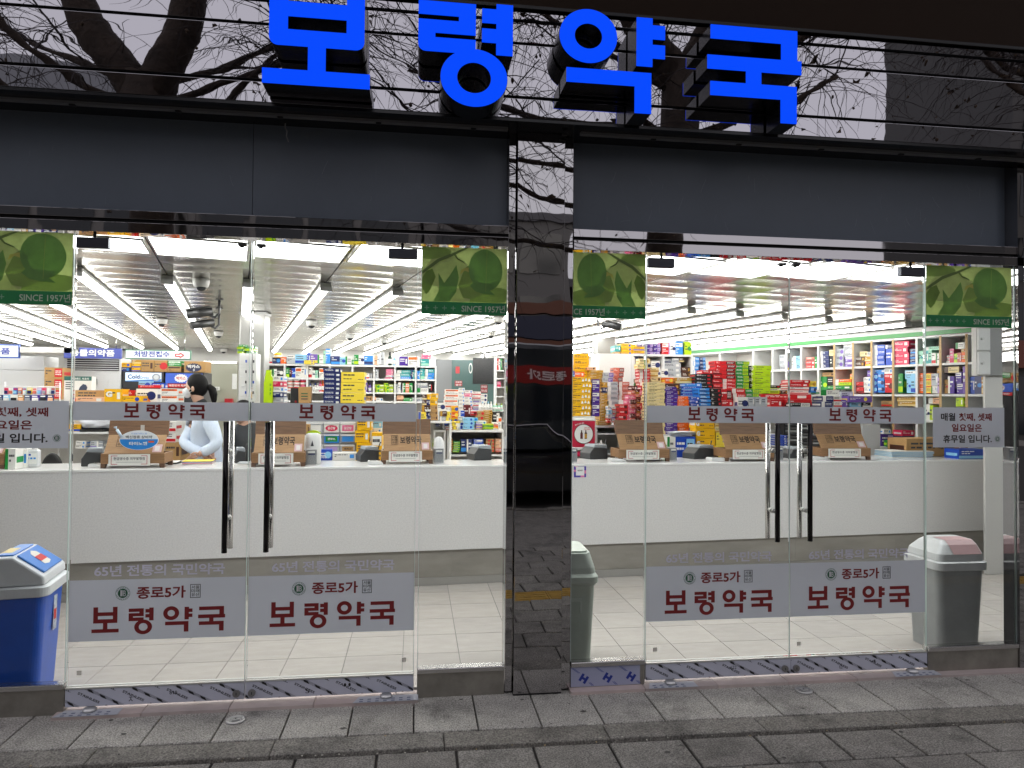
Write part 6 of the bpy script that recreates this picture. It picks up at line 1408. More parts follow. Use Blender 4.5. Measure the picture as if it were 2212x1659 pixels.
# ================================================================== ON THE COUNTER
CT = 1.1345
WALN = [mat("walnut flap", (.17, .085, .04), .5, noise=.3, nscale=7, stretch=(1, 6, 14)), mat("oak board", (.36, .21, .10), .5, noise=.22, nscale=7, stretch=(1, 6, 14)), mat("tray wood", (.26, .14, .065), .5, noise=.25, nscale=7, stretch=(1, 6, 14)), mat("tray wood dark", (.10, .05, .028), .6, noise=.25, nscale=8)]
BURN = mat("burnt lettering", (.028, .016, .01), .7)
RED_EDGE = mat("plate red edge", (.45, .02, .03), .4); PLATE = mat("plate cream", (.78, .77, .72), .3); PINKST = mat("pink clear sticker", (.62, .42, .44), .4)
def wooden_box(c, x0, x1, yb, ytop, yfold, ang, label, sign=True):
    """Prescription box: a tray on legs, a slanted board with burnt lettering and a flap leaning back behind it."""
    ub, vb = px(c, 1, (x0+x1)/2, yb); p = at_z(ub, vb, CT); fr = Frame(p.x, p.y, ang)
    a, b, _, zt = fr.rect(c, 1, x0, x1, ytop, yb); zf = fr.rect(c, 1, x0, x1, yfold, yb)[3]
    w = (b-a)/2*.985; H = zt-CT; hb = .125
    t = thing("prescription_box", label, "wooden box", p, ang, "wooden boxes along the counter")
    tr = MB(); th = .016
    tr.box(-w, w, 0, th, .038, hb, WALN[2]); tr.box(-w, w, .30-th, .30, .038, hb, WALN[2]); tr.box(-w, -w+th, th, .30-th, .038, hb, WALN[2]); tr.box(w-th, w, th, .30-th, .038, hb, WALN[2]); tr.box(-w+th, w-th, th, .30-th, .038, .048, WALN[3]); tr.build("tray", t, .002)
    for sx in (-1, 1):
        for yy in (0, .262):
            lg = MB(); lg.prism([(sx*w, 0), (sx*(w-.035), 0), (sx*(w-.042), .0375), (sx*w, .0375)][::(1 if sx < 0 else -1)], yy+.001, yy+.036, WALN[3]); lg.build("leg", t)
    zF = (zf-CT)*1.0+.015
    y1 = .03+(zF-hb)*.72
    bd = MB(); bd.prism([(.022, hb), (y1, zF), (y1+.016, zF-.006), (.038, hb-.004)], -w*.93, w*.93, WALN[1], 'yz'); bo = bd.build("front_board", t, .0015)
    fp = MB(); fp.prism([(y1+.012, zF-.004), (y1+.05, H+.02), (y1+.066, H+.014), (y1+.03, zF-.012)], -w*.965, w*.965, WALN[0], 'yz'); fp.build("back_flap", t, .0015)
    nx = Vector((0, y1-.022, zF-hb)); L = nx.length; M = Matrix.Translation(Vector((0, .022, hb))) @ Matrix.Rotation(-math.atan2(y1-.022, zF-hb), 4, 'X')
    wr = MB(); ww = w*.93
    write(wr, "보령약국", BURN, -ww*.30, ww*.62, L*.40, L*.86, -.0015, .03, M=M)
    n0 = len(wr.v); stamp(wr, -ww*.66, -ww*.38, L*.36, L*.9, -.0015, BURN)
    for i in range(n0, len(wr.v)): wr.v[i] = tuple(M @ Vector(wr.v[i]))
    wr.build("burnt_lettering", bo)
    s_ = MB(); s_.box(ww*.62, ww*.93, -.003, -.0012, L*.05, L*.46, PINKST, M); s_.box(ww*.69, ww*.86, -.0036, -.0031, L*.12, L*.38, mat("sticker pale", (.7, .66, .66), .4), M); s_.build("clear_sticker", bo)
    pt = MB(); A, B_ = -w*.73, w*.56; z0, z1 = .022, .12
    pt.box(A, B_, -.02, -.012, z0, z1, PLATE); pp_ = pt.build("receipt_plate", t, .001)
    ed = MB(); y = -.0208; i = .011; 
    def bar(a_, b_, c_, d_): ed.face([(a_, y, c_), (b_, y, c_), (b_, y, d_), (a_, y, d_)], RED_EDGE)
    lw = .0045; aa, bb, cc, dd = A+.02, B_-.02, z0+i, z1-i
    bar(aa, aa+lw, cc+lw, dd-lw); bar(bb-lw, bb, cc+lw, dd-lw)
    for s2 in (aa, bb-.05): bar(s2, s2+.05, cc, cc+lw); bar(s2, s2+.05, dd-lw, dd)
    write(ed, "현금영수증 의무발행점", DARKI, A+.04, B_-.04, z0+.048, z0+.074, y, .015); 
    ed.face([(A+.06, y, z0+.028), (B_-.06, y, z0+.028), (B_-.06, y, z0+.033), (A+.06, y, z0+.033)], mat("fine print grey", (.45, .45, .42), .5)); ed.build("plate_lettering", pp_)
    return t, w
WA = math.atan(.076)
tb1, w1 = wooden_box(0, 865, 1425, 533, 130, 268, WA, "wooden prescription box with an oval blue vaccine card hung on it")
wooden_box(0, 2168, 2640, 522, 132, 262, WA, "wooden prescription box behind the black handle of the second door")
wooden_box(1, 1085, 1532, 498, 132, 258, WA, "wooden prescription box just left of the bright panel beside the pillar")
wooden_box(2, 922, 1366, 478, 140, 256, WA-.06, "wooden prescription box right of the pillar, behind the glass joint")
wooden_box(2, 1842, 2270, 474, 148, 258, WA-.08, "wooden prescription box behind the third door's handles")
wooden_box(3, 455, 892, 462, 152, 256, WA-.12, "wooden prescription box nearest the right end, tilted towards the tray of booklets")
wooden_box(0, -520, 42, 545, 140, 270, WA, "wooden prescription box cut off at the left edge beside a white carton")
# oval card clipped on the first box
oc = thing("oval_card", "oval blue and white vaccine reminder card hanging on the first wooden box", "card", tb1.matrix_basis @ Vector((w1*.20, -.012, .24)), WA); mm = MB(); L = 40; rx, rz = .155, .084
mm.prism([(rx*math.cos(2*math.pi*k/L), rz*math.sin(2*math.pi*k/L)) for k in range(L)], 0, .004, mat("card white", (.8, .82, .85), .3)); mm.build("card_board", oc)
wr = MB(); wr.face([(rx*.97*math.cos(a_), -.0006, rz*.97*math.sin(a_)) for a_ in [math.pi+math.pi*k/20-.1+.2*k/20 for k in range(21)]], cmat("azure"))
write(wr, "백신접종 상비약", DARKI, -rx*.68, rx*.68, rz*.18, rz*.48, -.0014, .02); write(wr, "타미노펜", LITEI, -rx*.5, rx*.42, -rz*.52, -rz*.16, -.0014, .03); write(wr, "아세트아미노펜", cmat("azure"), -rx*.4, rx*.4, rz*.58, rz*.76, -.0014, .0); wr.box(rx*.48, rx*.78, -.0016, -.0008, -rz*.25, -rz*.08, cmat("orange")); wr.build("card_print", oc)
sy = MB(); sy.tube([(-rx*1.12, -.006, rz*1.12), (-rx*.86, -.006, rz*.3)], .012, mat("syringe ice", (.55, .66, .78), .3), 8); sy.tube([(-rx*1.2, -.006, rz*1.32), (-rx*1.12, -.006, rz*1.12)], .005, MATS["syringe ice"], 6); sy.tube([(-rx*1.27, -.006, rz*1.3), (-rx*1.13, -.006, rz*1.36)], .007, MATS["syringe ice"], 6); sy.build("syringe_print", oc)
hk = MB(); hk.box(.01, .04, .0045, .008, rz*.9, rz*1.55, mat("clear clip", (.6, .55, .5), .2)); hk.build("clip", oc)
# card terminals
TDK = mat("terminal dark", (.035, .037, .04), .45); TLG = mat("terminal grey lid", (.30, .33, .36), .35); CABLE = mat("cable black", (.01, .01, .012), .5)
def terminal(c, x0, x1, yt, yb, label, cable=None, flip=1):
    u, v = px(c, 1, (x0+x1)/2, yb); p = at_z(u, v, CT); fr = Frame(p.x, p.y, WA); a, b, _, zt = fr.rect(c, 1, x0, x1, yt, yb); w = (b-a)/2; H = zt-CT
    t = thing("receipt_printer", label, "printer", p, WA+.25*flip, "receipt printers along the counter"); d = .2
    P = [(-w, .0), (w, .0), (w, H*.72), (-w*.55, H*.80), (-w, H*.42)]
    if flip < 0: P = [(-x_, z_) for x_, z_ in reversed(P)]
    mm = MB(); mm.prism(P, 0, d, TDK); mm.build("body", t, .006)
    P = [(-w*.93, H*.47), (-w*.53, H*.83), (w, H*.76), (w*.9, H), (-w*.5, H*1.0), (-w*.95, H*.55)]
    P = [(-w*.55, H*.815), (w*.98, H*.735), (w*.9, H), (-w*.42, H)]
    if flip < 0: P = [(-x_, z_) for x_, z_ in reversed(P)]
    mm = MB(); mm.prism(P, .004, d-.004, TLG); mm.build("lid", t, .005)
    mm = MB(); mm.box(-w*.3, w*.35, .05, .14, H*1.002, H*1.02, mat("paper roll window", (.5, .6, .68), .15)); mm.build("paper_window", t)
    mm = MB(); mm.tube([(w*.8*flip, .1, H*.3), (w*1.1*flip, .12, H*.2), (w*1.25*flip, .1, H*.9), (w*1.5*flip, .12, H*1.25), (w*1.7*flip, .16, H*1.2)], .006, CABLE, 6); mm.build("cable", t)
    return t
terminal(0, 705, 885, 362, 518, "receipt printer left of the first wooden box"); terminal(1, 902, 1066, 350, 478, "receipt printer between the yellow boxes and the third wooden box")
terminal(1, 1880, 2044, 338, 466, "receipt printer beside the pillar, left side of it"); terminal(2, 664, 838, 330, 456, "receipt printer before the red poster"); terminal(2, 1562, 1766, 336, 454, "receipt printer before the yellow G boxes"); terminal(3, 184, 330, 352, 448, "receipt printer behind the rightmost door handles")
terminal(0, 2030, 2120, 360, 490, "small receipt printer beside the seated man")
def pad(c, x0, x1, yb, label):
    u, v = px(c, 1, (x0+x1)/2, yb); p = at_z(u, v, CT); fr = Frame(p.x, p.y, WA); a, b, _, _ = fr.rect(c, 1, x0, x1, yb-40, yb); w = (b-a)/2
    t = thing("card_reader", label, "card reader", p, WA, "white card readers"); mm = MB(); mm.prism([(-w, 0), (w, 0), (w, .014), (w*.3, .03), (-w*.9, .034), (-w, .024)], 0, .13, mat("reader white", (.72, .72, .72), .3)); mm.build("body", t, .004)
    mm = MB(); mm.box(-w*.75, w*.1, .02, .1, .0345, .0355, mat("reader screen", (.45, .47, .45), .2)); mm.build("screen", t)
pad(1, 965, 1098, 505, "white card reader before the third wooden box's printer"); pad(0, 758, 870, 532, "white card reader left of the first wooden box"); pad(2, 862, 988, 480, "white card reader left of the fourth wooden box"); pad(2, 1725, 1888, 474, "white card reader left of the fifth wooden box"); pad(3, 400, 540, 462, "white card reader under the sixth wooden box's edge")
def holder(c, x0, x1, yt, yb, label, roll=True):
    u, v = px(c, 1, (x0+x1)/2, yb); p = at_z(u, v, CT); fr = Frame(p.x, p.y, WA); a, b, _, zt = fr.rect(c, 1, x0, x1, yt, yb); w = (b-a)/2; H = zt-CT
    t = thing("card_holder", label, "holder", p, WA, "perforated grey holders on the counter"); mm = MB(); gm = mat("perforated grey", (.26, .27, .28), .4, .3, noise=.5, nscale=160)
    mm.box(-w, w, 0, .09, .008, H, gm); mm.box(-w-.002, w+.002, -.002, .092, 0, .0078, mat("holder rim", (.55, .55, .56), .3)); mm.box(-w-.002, w+.002, -.002, .092, H+.0002, H+.008, MATS["holder rim"]); mm.box(-w*.7, w*.7, -.003, -.0005, H*.82, H*.92, LITEI); mm.box(-w*.6, w*.7, -.003, -.0005, H*.7, H*.76, cmat("navy")); mm.build("body", t, .001)
    return t, p, w, H
_, p, w, H = holder(1, 432, 522, 378, 508, "perforated grey holder left of the blue and white boxes")
rl = thing("tissue_roll", "white tissue roll with a lime cap above the perforated grey holder", "tissue roll", (p.x, p.y+.12, CT)); mm = MB(); mm.lathe([(.07, .0), (.072, .22), (.066, .27), (.05, .29)], mat("tissue white", (.78, .78, .78), .6), 20); mm.build("roll", rl); mm = MB(); mm.prism([(.075*math.cos(R(30+12*k)), .255+.06*math.sin(R(30+12*k))) for k in range(11)], -.02, .02, cmat("lime")); mm.build("cap_sticker", rl); mm = MB(); mm.prism([(-.014, .17), (.014, .17), (.0, .225)], -.0735, -.072, DARKI); mm.build("mark", rl)
_, p, w, H = holder(1, 1542, 1620, 370, 494, "perforated grey holder just right of the third wooden box")
rl = thing("tissue_pack", "crumpled white tissue behind the holder right of the third wooden box", "tissue", (p.x, p.y+.11, CT)); mm = MB(); mm.lathe([(.05, 0), (.055, .12), (.05, .2), (.03, .24), (.012, .25)], MATS["tissue white"], 14); mm.build("tissue_body", rl)
holder(2, 480, 564, 365, 484, "perforated grey holder right of the pillar under the red poster")
holder(2, 1366, 1424, 362, 470, "small clear holder marked AD beside the fourth wooden box"); holder(3, 70, 132, 350, 468, "grey holder behind the right doors' meeting edge")
def cbox(c, x0, x1, yt, yb, col, st, label, dep=.14, text=None, name="medicine_box", cat="box", back=0.0, ink=None):
    u, v = px(c, 1, (x0+x1)/2, yb); p = at_z(u, v, CT); fr = Frame(p.x, p.y+back, WA); a, b, _, zt = fr.rect(c, 1, x0, x1, yt, yb)
    o = put(fr, (a+b)/2, 0, CT+.0003, b-a, dep, zt-CT, col, st, label, name, cat)
    if text:
        wr = MB(); w = (b-a)/2; h = zt-CT; write(wr, text, ink or LITEI, -w*.75, w*.3, h*.18, h*.42, -.0022, .03); wr.build("lettering", o)
    return o
cbox(1, 526, 658, 374, 467, 'blue', 3, "blue box on the counter left of the white orange-disc box", .12, "터비뉴"); cbox(1, 662, 868, 400, 465, 'white', 0, "long white box on the counter with an orange disc", .12)
cbox(0, 44, 132, 368, 545, 'white', 2, "white carton with green vertical lettering at the counter's left", .2); cbox(0, 133, 236, 372, 530, 'white', 0, "plain white carton behind the pump bottle", .2)
tp = thing("pump_bottle", "clear white hand sanitiser bottle at the left of the counter", "bottle", at_z(*px(0, 1, 287, 524), CT)); mm = MB(); mm.box(-.05, .05, -.03, .03, 0, .15, mat("bottle clear white", (.66, .68, .7), .2)); mm.build("bottle_body", tp, .012); mm = MB(); mm.box(-.042, .042, -.0312, -.0302, .03, .12, LITEI); mm.box(-.035, -.005, -.0318, -.0313, .1, .115, cmat("blue")); [mm.box(-.036+.026*k, -.018+.026*k, -.0318, -.0313, .07, .085, cmat("azure")) for k in range(3)]; mm.build("label", tp); mm = MB(); mm.tube([(0, 0, .15), (0, 0, .19)], .012, LITEI, 10); mm.tube([(0, 0, .185), (-.04, -.005, .185)], .007, LITEI, 8); mm.build("pump", tp)
def papers(c, x0, x1, yb, cols, label, name="paper_stack", th=.006, ang=0.0, dep=.2):
    p = at_z(*px(c, 1, (x0+x1)/2, yb), CT); fr = Frame(p.x, p.y, WA); a, b, _, _ = fr.rect(c, 1, x0, x1, yb-20, yb); w = (b-a)/2; mm = MB(); random.seed(x0)
    for k, c_ in enumerate(cols):
        Mx = Matrix.Rotation(ang+random.uniform(-.08, .08), 4, 'Z'); mm.box(-w*.95, w*.95, 0.01, dep, .0005+th*k, th*(k+1)-.001, mat("sheet "+c_, C.get(c_, (.7, .7, .7)), .5), Mx)
    o = mm.build(name, loc=p, rot=WA); tag(o, label, "papers"); return o
papers(0, 1566, 1840, 508, ["white", "white", "pink", "white", "blue", "lemon"], "pile of papers with a yellow note in front of the woman in white")
papers(0, 1424, 1525, 500, ["black", "black", "white"], "black clipboard beside the first wooden box", "clipboard"); papers(0, 2040, 2150, 508, ["white", "white", "silver"], "thin white papers beside the second door's handle")
papers(3, 1072, 1438, 440, ["white", "sky", "white", "sky", "white", "sky", "white", "sky", "white", "white"], "fan of pale blue booklets before the brown wall-hook carton", "booklet_stack", .007, -.03, .3)
o = cbox(3, 1198, 1652, 278, 440, 'kraft', 0, "wide brown cardboard carton at the right end of the counter", .3, "벽걸이 [30개]", "carton", "carton", .12, DARKI)
ch = [c_ for c_ in COL.objects if c_.parent == o][0]
ch.scale = (.62, 1, .8); ch.location = (.23, 0, .05)
cbox(3, 1650, 1880, 372, 454, 'blue', 1, "shallow blue open box at the far right end of the counter", .2)
mb_ = MB(); p = at_z(*px(2, 1, 620, 436), CT); mb_.box(-.1, .1, 0, .1, 0, .05, cmat("crimson")); o = mb_.build("tissue_box", loc=(p.x, p.y+.05, CT), rot=WA, bevel=.004); tag(o, "small magenta tissue box behind the printer under the red poster", "box")
mb_ = MB(); mb_.lathe([(.03, 0), (.03, .1), (.012, .115), (.012, .14)], mat("clear pump", (.6, .58, .56), .15), 14); mb_.tube([(0, 0, .14), (0, 0, .165), (-.03, 0, .165)], .006, BLACK, 6)
p = at_z(*px(2, 1, 786, 400), CT); o = mb_.build("pump_bottle", loc=(p.x, p.y+.1, CT)); tag(o, "small clear pump bottle behind the printer before the poster", "bottle")
# cameras on the ceiling
def dome(u, v, dz, label, small=False):
    p = at_z(u, v, CEIL-.05); s_ = .9 if not small else .7; t = thing("dome_camera", label, "security camera", (p.x, p.y, CEIL-.003), 0, "white dome cameras on the ceiling")
    mm = MB(); mm.lathe([(.075*s_, 0), (.075*s_, -.02), (.066*s_, -.065*s_), (.05*s_, -.075*s_)][::-1], mat("camera white", (.72, .72, .70), .35), 22); mm.build("housing", t)
    mm = MB(); mm.lathe([(.006, -.112*s_), (.03*s_, -.105*s_), (.046*s_, -.085*s_), (.048*s_, -.0755*s_)], mat("dome smoke", (.03, .032, .035), .08), 18); mm.build("dome", t)
for k, (x, y, c) in enumerate(((1738, 250, 0), (1398, 575, 0), (1888, 680, 0), (1932, 820, 0), (1075, 795, 0), (480, 590, 1), (815, 700, 1), (1108, 740, 1), (2032, 680, 1), (2095, 560, 1))):
    dome(*px(c, 0, x, y), 0, "white dome camera " + ["hanging largest, right of the second long batten", "between the two steep battens at the left", "near the short batten's far end", "far back above the green door", "far back at the end of the white arrow sign", "right of the steel column between two battens", "midway back over the shelf wall", "farther back over the shelf wall's bottles", "far back over the glass screen, left of the pillar", "nearest the poster left of the pillar"][k])
def bullet(u, v, z, ang, label, s_=1.0):
    p = at_z(u, v, z); t = thing("bullet_camera", label, "security camera", p, ang, "dark bullet cameras"); gm = mat("camera gunmetal", (.06, .06, .062), .35, .5)
    mm = MB(); mm.tube([(-.14*s_, 0, -.03*s_), (.10*s_, 0, .02*s_)], [.045*s_, .042*s_], gm, 18); mm.build("barrel", t)
    mm = MB(); mm.box(-.17*s_, .08*s_, -.05*s_, .05*s_, -.004, .004, gm, Matrix.Translation(Vector((0, 0, .052*s_))) @ Matrix.Rotation(-.2, 4, 'Y')); mm.build("sunshield", t, .002)
    mm = MB(); mm.tube([(-.143*s_, 0, -.0308*s_), (-.1405*s_, 0, -.0302*s_)], .034*s_, BLKGL, 18); mm.build("lens", t)
    mm = MB(); mm.tube([(.06*s_, 0, -.02), (.12*s_, 0, -.04), (.16*s_, 0, .0), (.16*s_, 0, CEIL-p.z-.012)], .013*s_, gm, 8); mm.lathe([(.04*s_, CEIL-p.z-.012), (.04*s_, CEIL-p.z-.002)], gm, 14, (.16*s_, 0, 0)); mm.build("bracket", t)
bullet(*px(0, 0, 1745, 490), 2.60, R(15), "upper dark bullet camera pointing left beside the second batten"); bullet(*px(0, 0, 1765, 585), 2.56, R(35), "lower dark bullet camera under its twin, facing away")
bullet(*px(2, 0, 850, 596), 2.60, R(150), "grey bullet camera behind the poster right of the pillar", .9)
sd = thing("smoke_detector", "small white smoke detector between the bullet cameras and the short batten", "detector", Vector((at_z(*px(0, 0, 1855, 500), 2.74)))); mm = MB(); mm.lathe([(.04, -.04), (.06, -.02), (.06, .006)], MATS["camera white"], 16); mm.build("body", sd)

# ================================================================== STEEL WALL AND METER BOXES AT THE RIGHT END
SATIN = mat("satin steel", (.56, .55, .53), .42, .12, bump=.0005, bscale=30, stretch=(1, 1, .05))
f = Frame(0, 2.2); q = f.rect(3, 0, 1872, 2085, 600, 700); t = thing("steel_column", "broad brushed steel column at the right end of the counter", "column", ((q[0]+q[1])/2, 2.2, .03)); w = (q[1]-q[0])/2
mm = MB(); mm.box(-w, w, 0, .03, 0, 2.71, SATIN); mm.box(w+.02, w+.5, .0, .03, 0, 2.71, SATIN); mm.build("shaft", t, .006)
f2 = Frame(0, 2.1); q1 = f2.rect(3, 0, 1822, 1935, 615, 1034); t = thing("meter_box", "pair of stacked stainless meter boxes with round locks on the steel column", "meter box", ((q1[0]+q1[1])/2, 2.1, q1[2])); w = (q1[1]-q1[0])/2; h = q1[3]-q1[2]
mm = MB(); mm.box(-w, w, .03, .095, 0, h, SATIN); mm.box(w+.001, w+.2, .06, .095, .005, h, mat("meter side grey", (.3, .3, .3), .4, .4)); mm.build("case", t, .003)
for k in range(2):
    mm = MB(); mm.box(-w+.006, w-.006, .012, .0295, h*.5*k+.012, h*.5*(k+1)-.008, mat("box door steel", (.66, .66, .65), .3, .1)); d_ = mm.build("box_door", t, .004)
    mm = MB(); mm.tube([(-w*.35, .011, h*(.5*k+.26)), (-w*.35, -.004, h*(.5*k+.26))], .014, POLISH, 14); mm.build("lock", d_)

# ================================================================== BINS JUST INSIDE THE GLASS
def rrect(w, d, r, n=6):
    out = []
    for cx, cy, a0_ in ((w-r, d-r, 0), (-w+r, d-r, 90), (-w+r, -d+r, 180), (w-r, -d+r, 270)):
        out += [(cx+r*math.cos(R(a0_+90*k/n)), cy+r*math.sin(R(a0_+90*k/n))) for k in range(n+1)]
    return out
def loft(mb, rings, m, cap0=True, cap1=True):
    k = mb.mi(m); n0 = len(mb.v); L = len(rings[0])
    for r_ in rings: mb.v += [tuple(p) for p in r_]
    for i in range(len(rings)-1):
        for j in range(L):
            q = (j+1) % L; mb.f.append((n0+i*L+j, n0+i*L+q, n0+(i+1)*L+q, n0+(i+1)*L+j)); mb.m.append(k); mb.sm.append(False)
    if cap0: mb.f.append(tuple(n0+j for j in reversed(range(L)))); mb.m.append(k); mb.sm.append(False)
    if cap1: e = n0+(len(rings)-1)*L; mb.f.append(tuple(e+j for j in range(L))); mb.m.append(k); mb.sm.append(False)
    return mb
def ringz(w, d, r, z, n=6, ox=0, oy=0): return [(x+ox, y+oy, z) for x, y in rrect(w, d, r, n)]
FLZ = .0305
# blue and white bin, left
def swing_bin(loc, rot, w, d, hb, hl, body, lid, flap, label, kind):
    t = thing("swing_bin", label, "bin", loc, rot)
    mm = MB(); loft(mm, [ringz(w*.84, d*.84, .05, 0), ringz(w*.96, d*.96, .05, hb*.93), ringz(w*.97, d*.97, .05, hb)], body); mm.build("body", t, .003)
    mm = MB(); loft(mm, [ringz(w*1.0, d*1.0, .05, hb-.045), ringz(w*1.07, d*1.07, .055, hb-.04), ringz(w*1.07, d*1.07, .055, hb+.012), ringz(w*1.0, d*1.0, .05, hb+.02)], lid); mm.build("rim", t, .003)
    if kind == 'gable':
        rw = w*.34                                       # a steep gable: ridge along y, a flap on the right slope
        mm = MB(); z0_ = hb+.021
        P = [(-w*.98, z0_), (w*.98, z0_), (w*.96, z0_+.05), (rw, z0_+hl), (-rw*.0, z0_+hl), (-w*.96, z0_+.05)]
        mm.prism(P, -d*.97, d*.97, lid); l_ = mm.build("lid", t, .012)
        sl = Vector((w*.96-rw, 0, .05-hl)); Ls = sl.length; ux = sl.normalized(); nz = Vector((-ux.z, 0, ux.x)); o_ = Vector((rw, 0, z0_+hl))
        fl_ = MB(); P3 = []
        Mf = Matrix(((ux.x, 0, nz.x, o_.x), (0, 1, 0, 0), (ux.z, 0, nz.z, o_.z), (0, 0, 0, 1)))
        fl_.box(Ls*.04, Ls*.92, -d*.78, d*.78, .001, .012, flap, Mf); fo = fl_.build("flap", t, .004)
        tp_ = MB(); tp_.box(rw*.05, rw*.93, -d*.78, d*.78, z0_+hl+.0005, z0_+hl+.009, flap); tp_.build("flap_top", fo, .003)
        sg = MB(); L = 14
        sg.prism([(Ls*.22, -d*.22), (Ls*.70, -d*.26), (Ls*.76, 0), (Ls*.70, d*.26), (Ls*.22, d*.22), (Ls*.12, 0)], .0125, .0135, mat("sticker cream", (.72, .68, .6), .5), 'xy'); sg.box(Ls*.36, Ls*.58, -d*.25, d*.25, .0136, .0142, cmat("red"))
        for i in range(len(sg.v)): sg.v[i] = tuple(Mf @ Vector(sg.v[i]))
        sg.build("flap_sticker", fo)
        st2 = MB(); st2.box(-rw*.02, rw*.6, -d*.5, d*.2, z0_+hl+.0092, z0_+hl+.0098, mat("sticker yellow", (.7, .55, .25), .5)); st2.build("top_sticker", fo)
        pb = MB(); y = -d*.93; pb.box(w*.42, w*.84, y-.0, y+.02, hb*.60, hb*.84, mat("sticker photo", (.55, .6, .68), .4, noise=.6, nscale=30)); 
    elif kind == 'dome':
        mm = MB(); z0_ = hb+.021                             # a hood: steep right end, long sloping left end, flap on the front slope
        rings = [ringz(w*.98, d*.97, .045, z0_), ringz(w*.95, d*.93, .045, z0_+hl*.35, ox=w*.02), ringz(w*.78, d*.70, .04, z0_+hl*.80, ox=w*.12), ringz(w*.68, d*.52, .035, z0_+hl, ox=w*.16)]
        loft(mm, rings, lid); mm.build("lid", t, .008)
        def fr_pt(f): return (-d*(.93+(.70-.93)*f)-.004, z0_+hl*(.35+.45*f)+.002)
        fl_ = MB(); (ya, za), (yb_, zb_) = fr_pt(-.02), fr_pt(.98)
        yc, zc = -d*.53, z0_+hl+.003
        fl_.face([(-w*.36, ya, za), (w*.80, ya, za), (w*.76, yb_, zb_), (-w*.40, yb_, zb_)], flap); fl_.face([(-w*.40, yb_, zb_), (w*.76, yb_, zb_), (w*.72, yc, zc), (-w*.42, yc, zc)], flap)
        fl_.face([(-w*.42, yc, zc), (w*.72, yc, zc), (w*.70, d*.1, zc), (-w*.42, d*.1, zc)], flap)
        fl_.build("flap", t)
    return t
BINW = mat("bin pale plastic", (.74, .76, .78), .3, noise=.06, nscale=6); BINB = mat("bin blue plastic", (.014, .10, .55), .3, noise=.08, nscale=7); FLB = mat("flap blue", (.05, .21, .62), .3)
p = at_z(22, 1478, .16); 
swing_bin((-.448, .262, FLZ), R(9), .25, .2, .63, .165, BINB, BINW, FLB, "blue swing bin with a white gabled lid and blue flap inside the left glass panel", 'gable')
st3 = MB(); st3.box(-.03, .03, 0, .001, 0, .2, mat("sticker photo", (.5, .55, .62), .4, noise=.5, nscale=40)); st3.box(-.025, .02, -.0008, -.0002, .06, .12, cmat("red")); 
bb = [o for o in COL.objects if o.name.startswith("swing_bin")][0]; so = st3.build("side_sticker", bb); so.location = (.2385, .02, .34); so.rotation_euler = (0, R(3.2), R(90))
GB = mat("bin grey plastic", (.52, .53, .53), .35, noise=.08, nscale=9); GBD = mat("bin shaded grey plastic", (.27, .28, .28), .35, noise=.1, nscale=6); PINKF = mat("faded pink flap", (.43, .27, .275), .45)  # bin body kept darker than its lid: the shaded front is in the colour
swing_bin((5.645, .37, FLZ), R(0), .185, .18, .615, .13, GBD, GB, PINKF, "grey swing bin with a domed lid and faded pink flap inside the right glass panel", 'dome')
# sage green bin with a flat hinged lid behind the pillar
SAGE = mat("bin sage plastic", (.43, .48, .42), .4, noise=.07, nscale=6); SAGE2 = mat("lid sage", (.52, .57, .51), .38, noise=.06, nscale=8)
t = thing("lidded_bin", "sage green bin with a flat hinged lid just right of the pillar", "bin", (2.84, .36, FLZ), R(-2)); w, d, hb = .215, .2, .56
mm = MB(); loft(mm, [ringz(w*.86, d*.86, .05, 0), ringz(w*.97, d*.97, .05, hb)], SAGE); mm.build("body", t, .003)
mm = MB(); loft(mm, [ringz(w*.99, d*.99, .05, hb-.01), ringz(w*1.06, d*1.06, .05, hb+.01), ringz(w*1.06, d*1.06, .05, hb+.045), ringz(w*.99, d*.99, .05, hb+.065), ringz(w*.97, d*.97, .05, hb+.10), ringz(w*.84, d*.88, .06, hb+.19)], SAGE2); mm.build("rim", t, .003)
mm = MB(); Mx = Matrix.Translation(Vector((-.01, -.03, hb+.2525))) @ Matrix.Rotation(R(20), 4, 'X'); 
mm = MB(); mm.prism([(x, y) for x, y in rrect(w*.78, d*.8, .05)], 0, .012, SAGE2, 'xy'); l_ = mm.build("lid", t, .004); l_.location = (0, 0, hb+.1905)
mm = MB(); mm.tube([(-.05+.10*math.cos(math.pi*k/8), .1, hb+.202+.04*math.sin(math.pi*k/8)) for k in range(9)], .007, SAGE2, 8); mm.build("handle", t)
for s_ in (-1,): 
    mm = MB(); mm.box(-w*.62, w*.55, -d*.985, -d*.90, hb-.11, hb-.09, SAGE2); mm.box(-w*.62, -w*.58, -d*.985, -d*.9, hb-.18, hb-.111, SAGE2); mm.box(w*.5, w*.55, -d*.985, -d*.9, hb-.18, hb-.111, SAGE2); mm.build("grip", t)
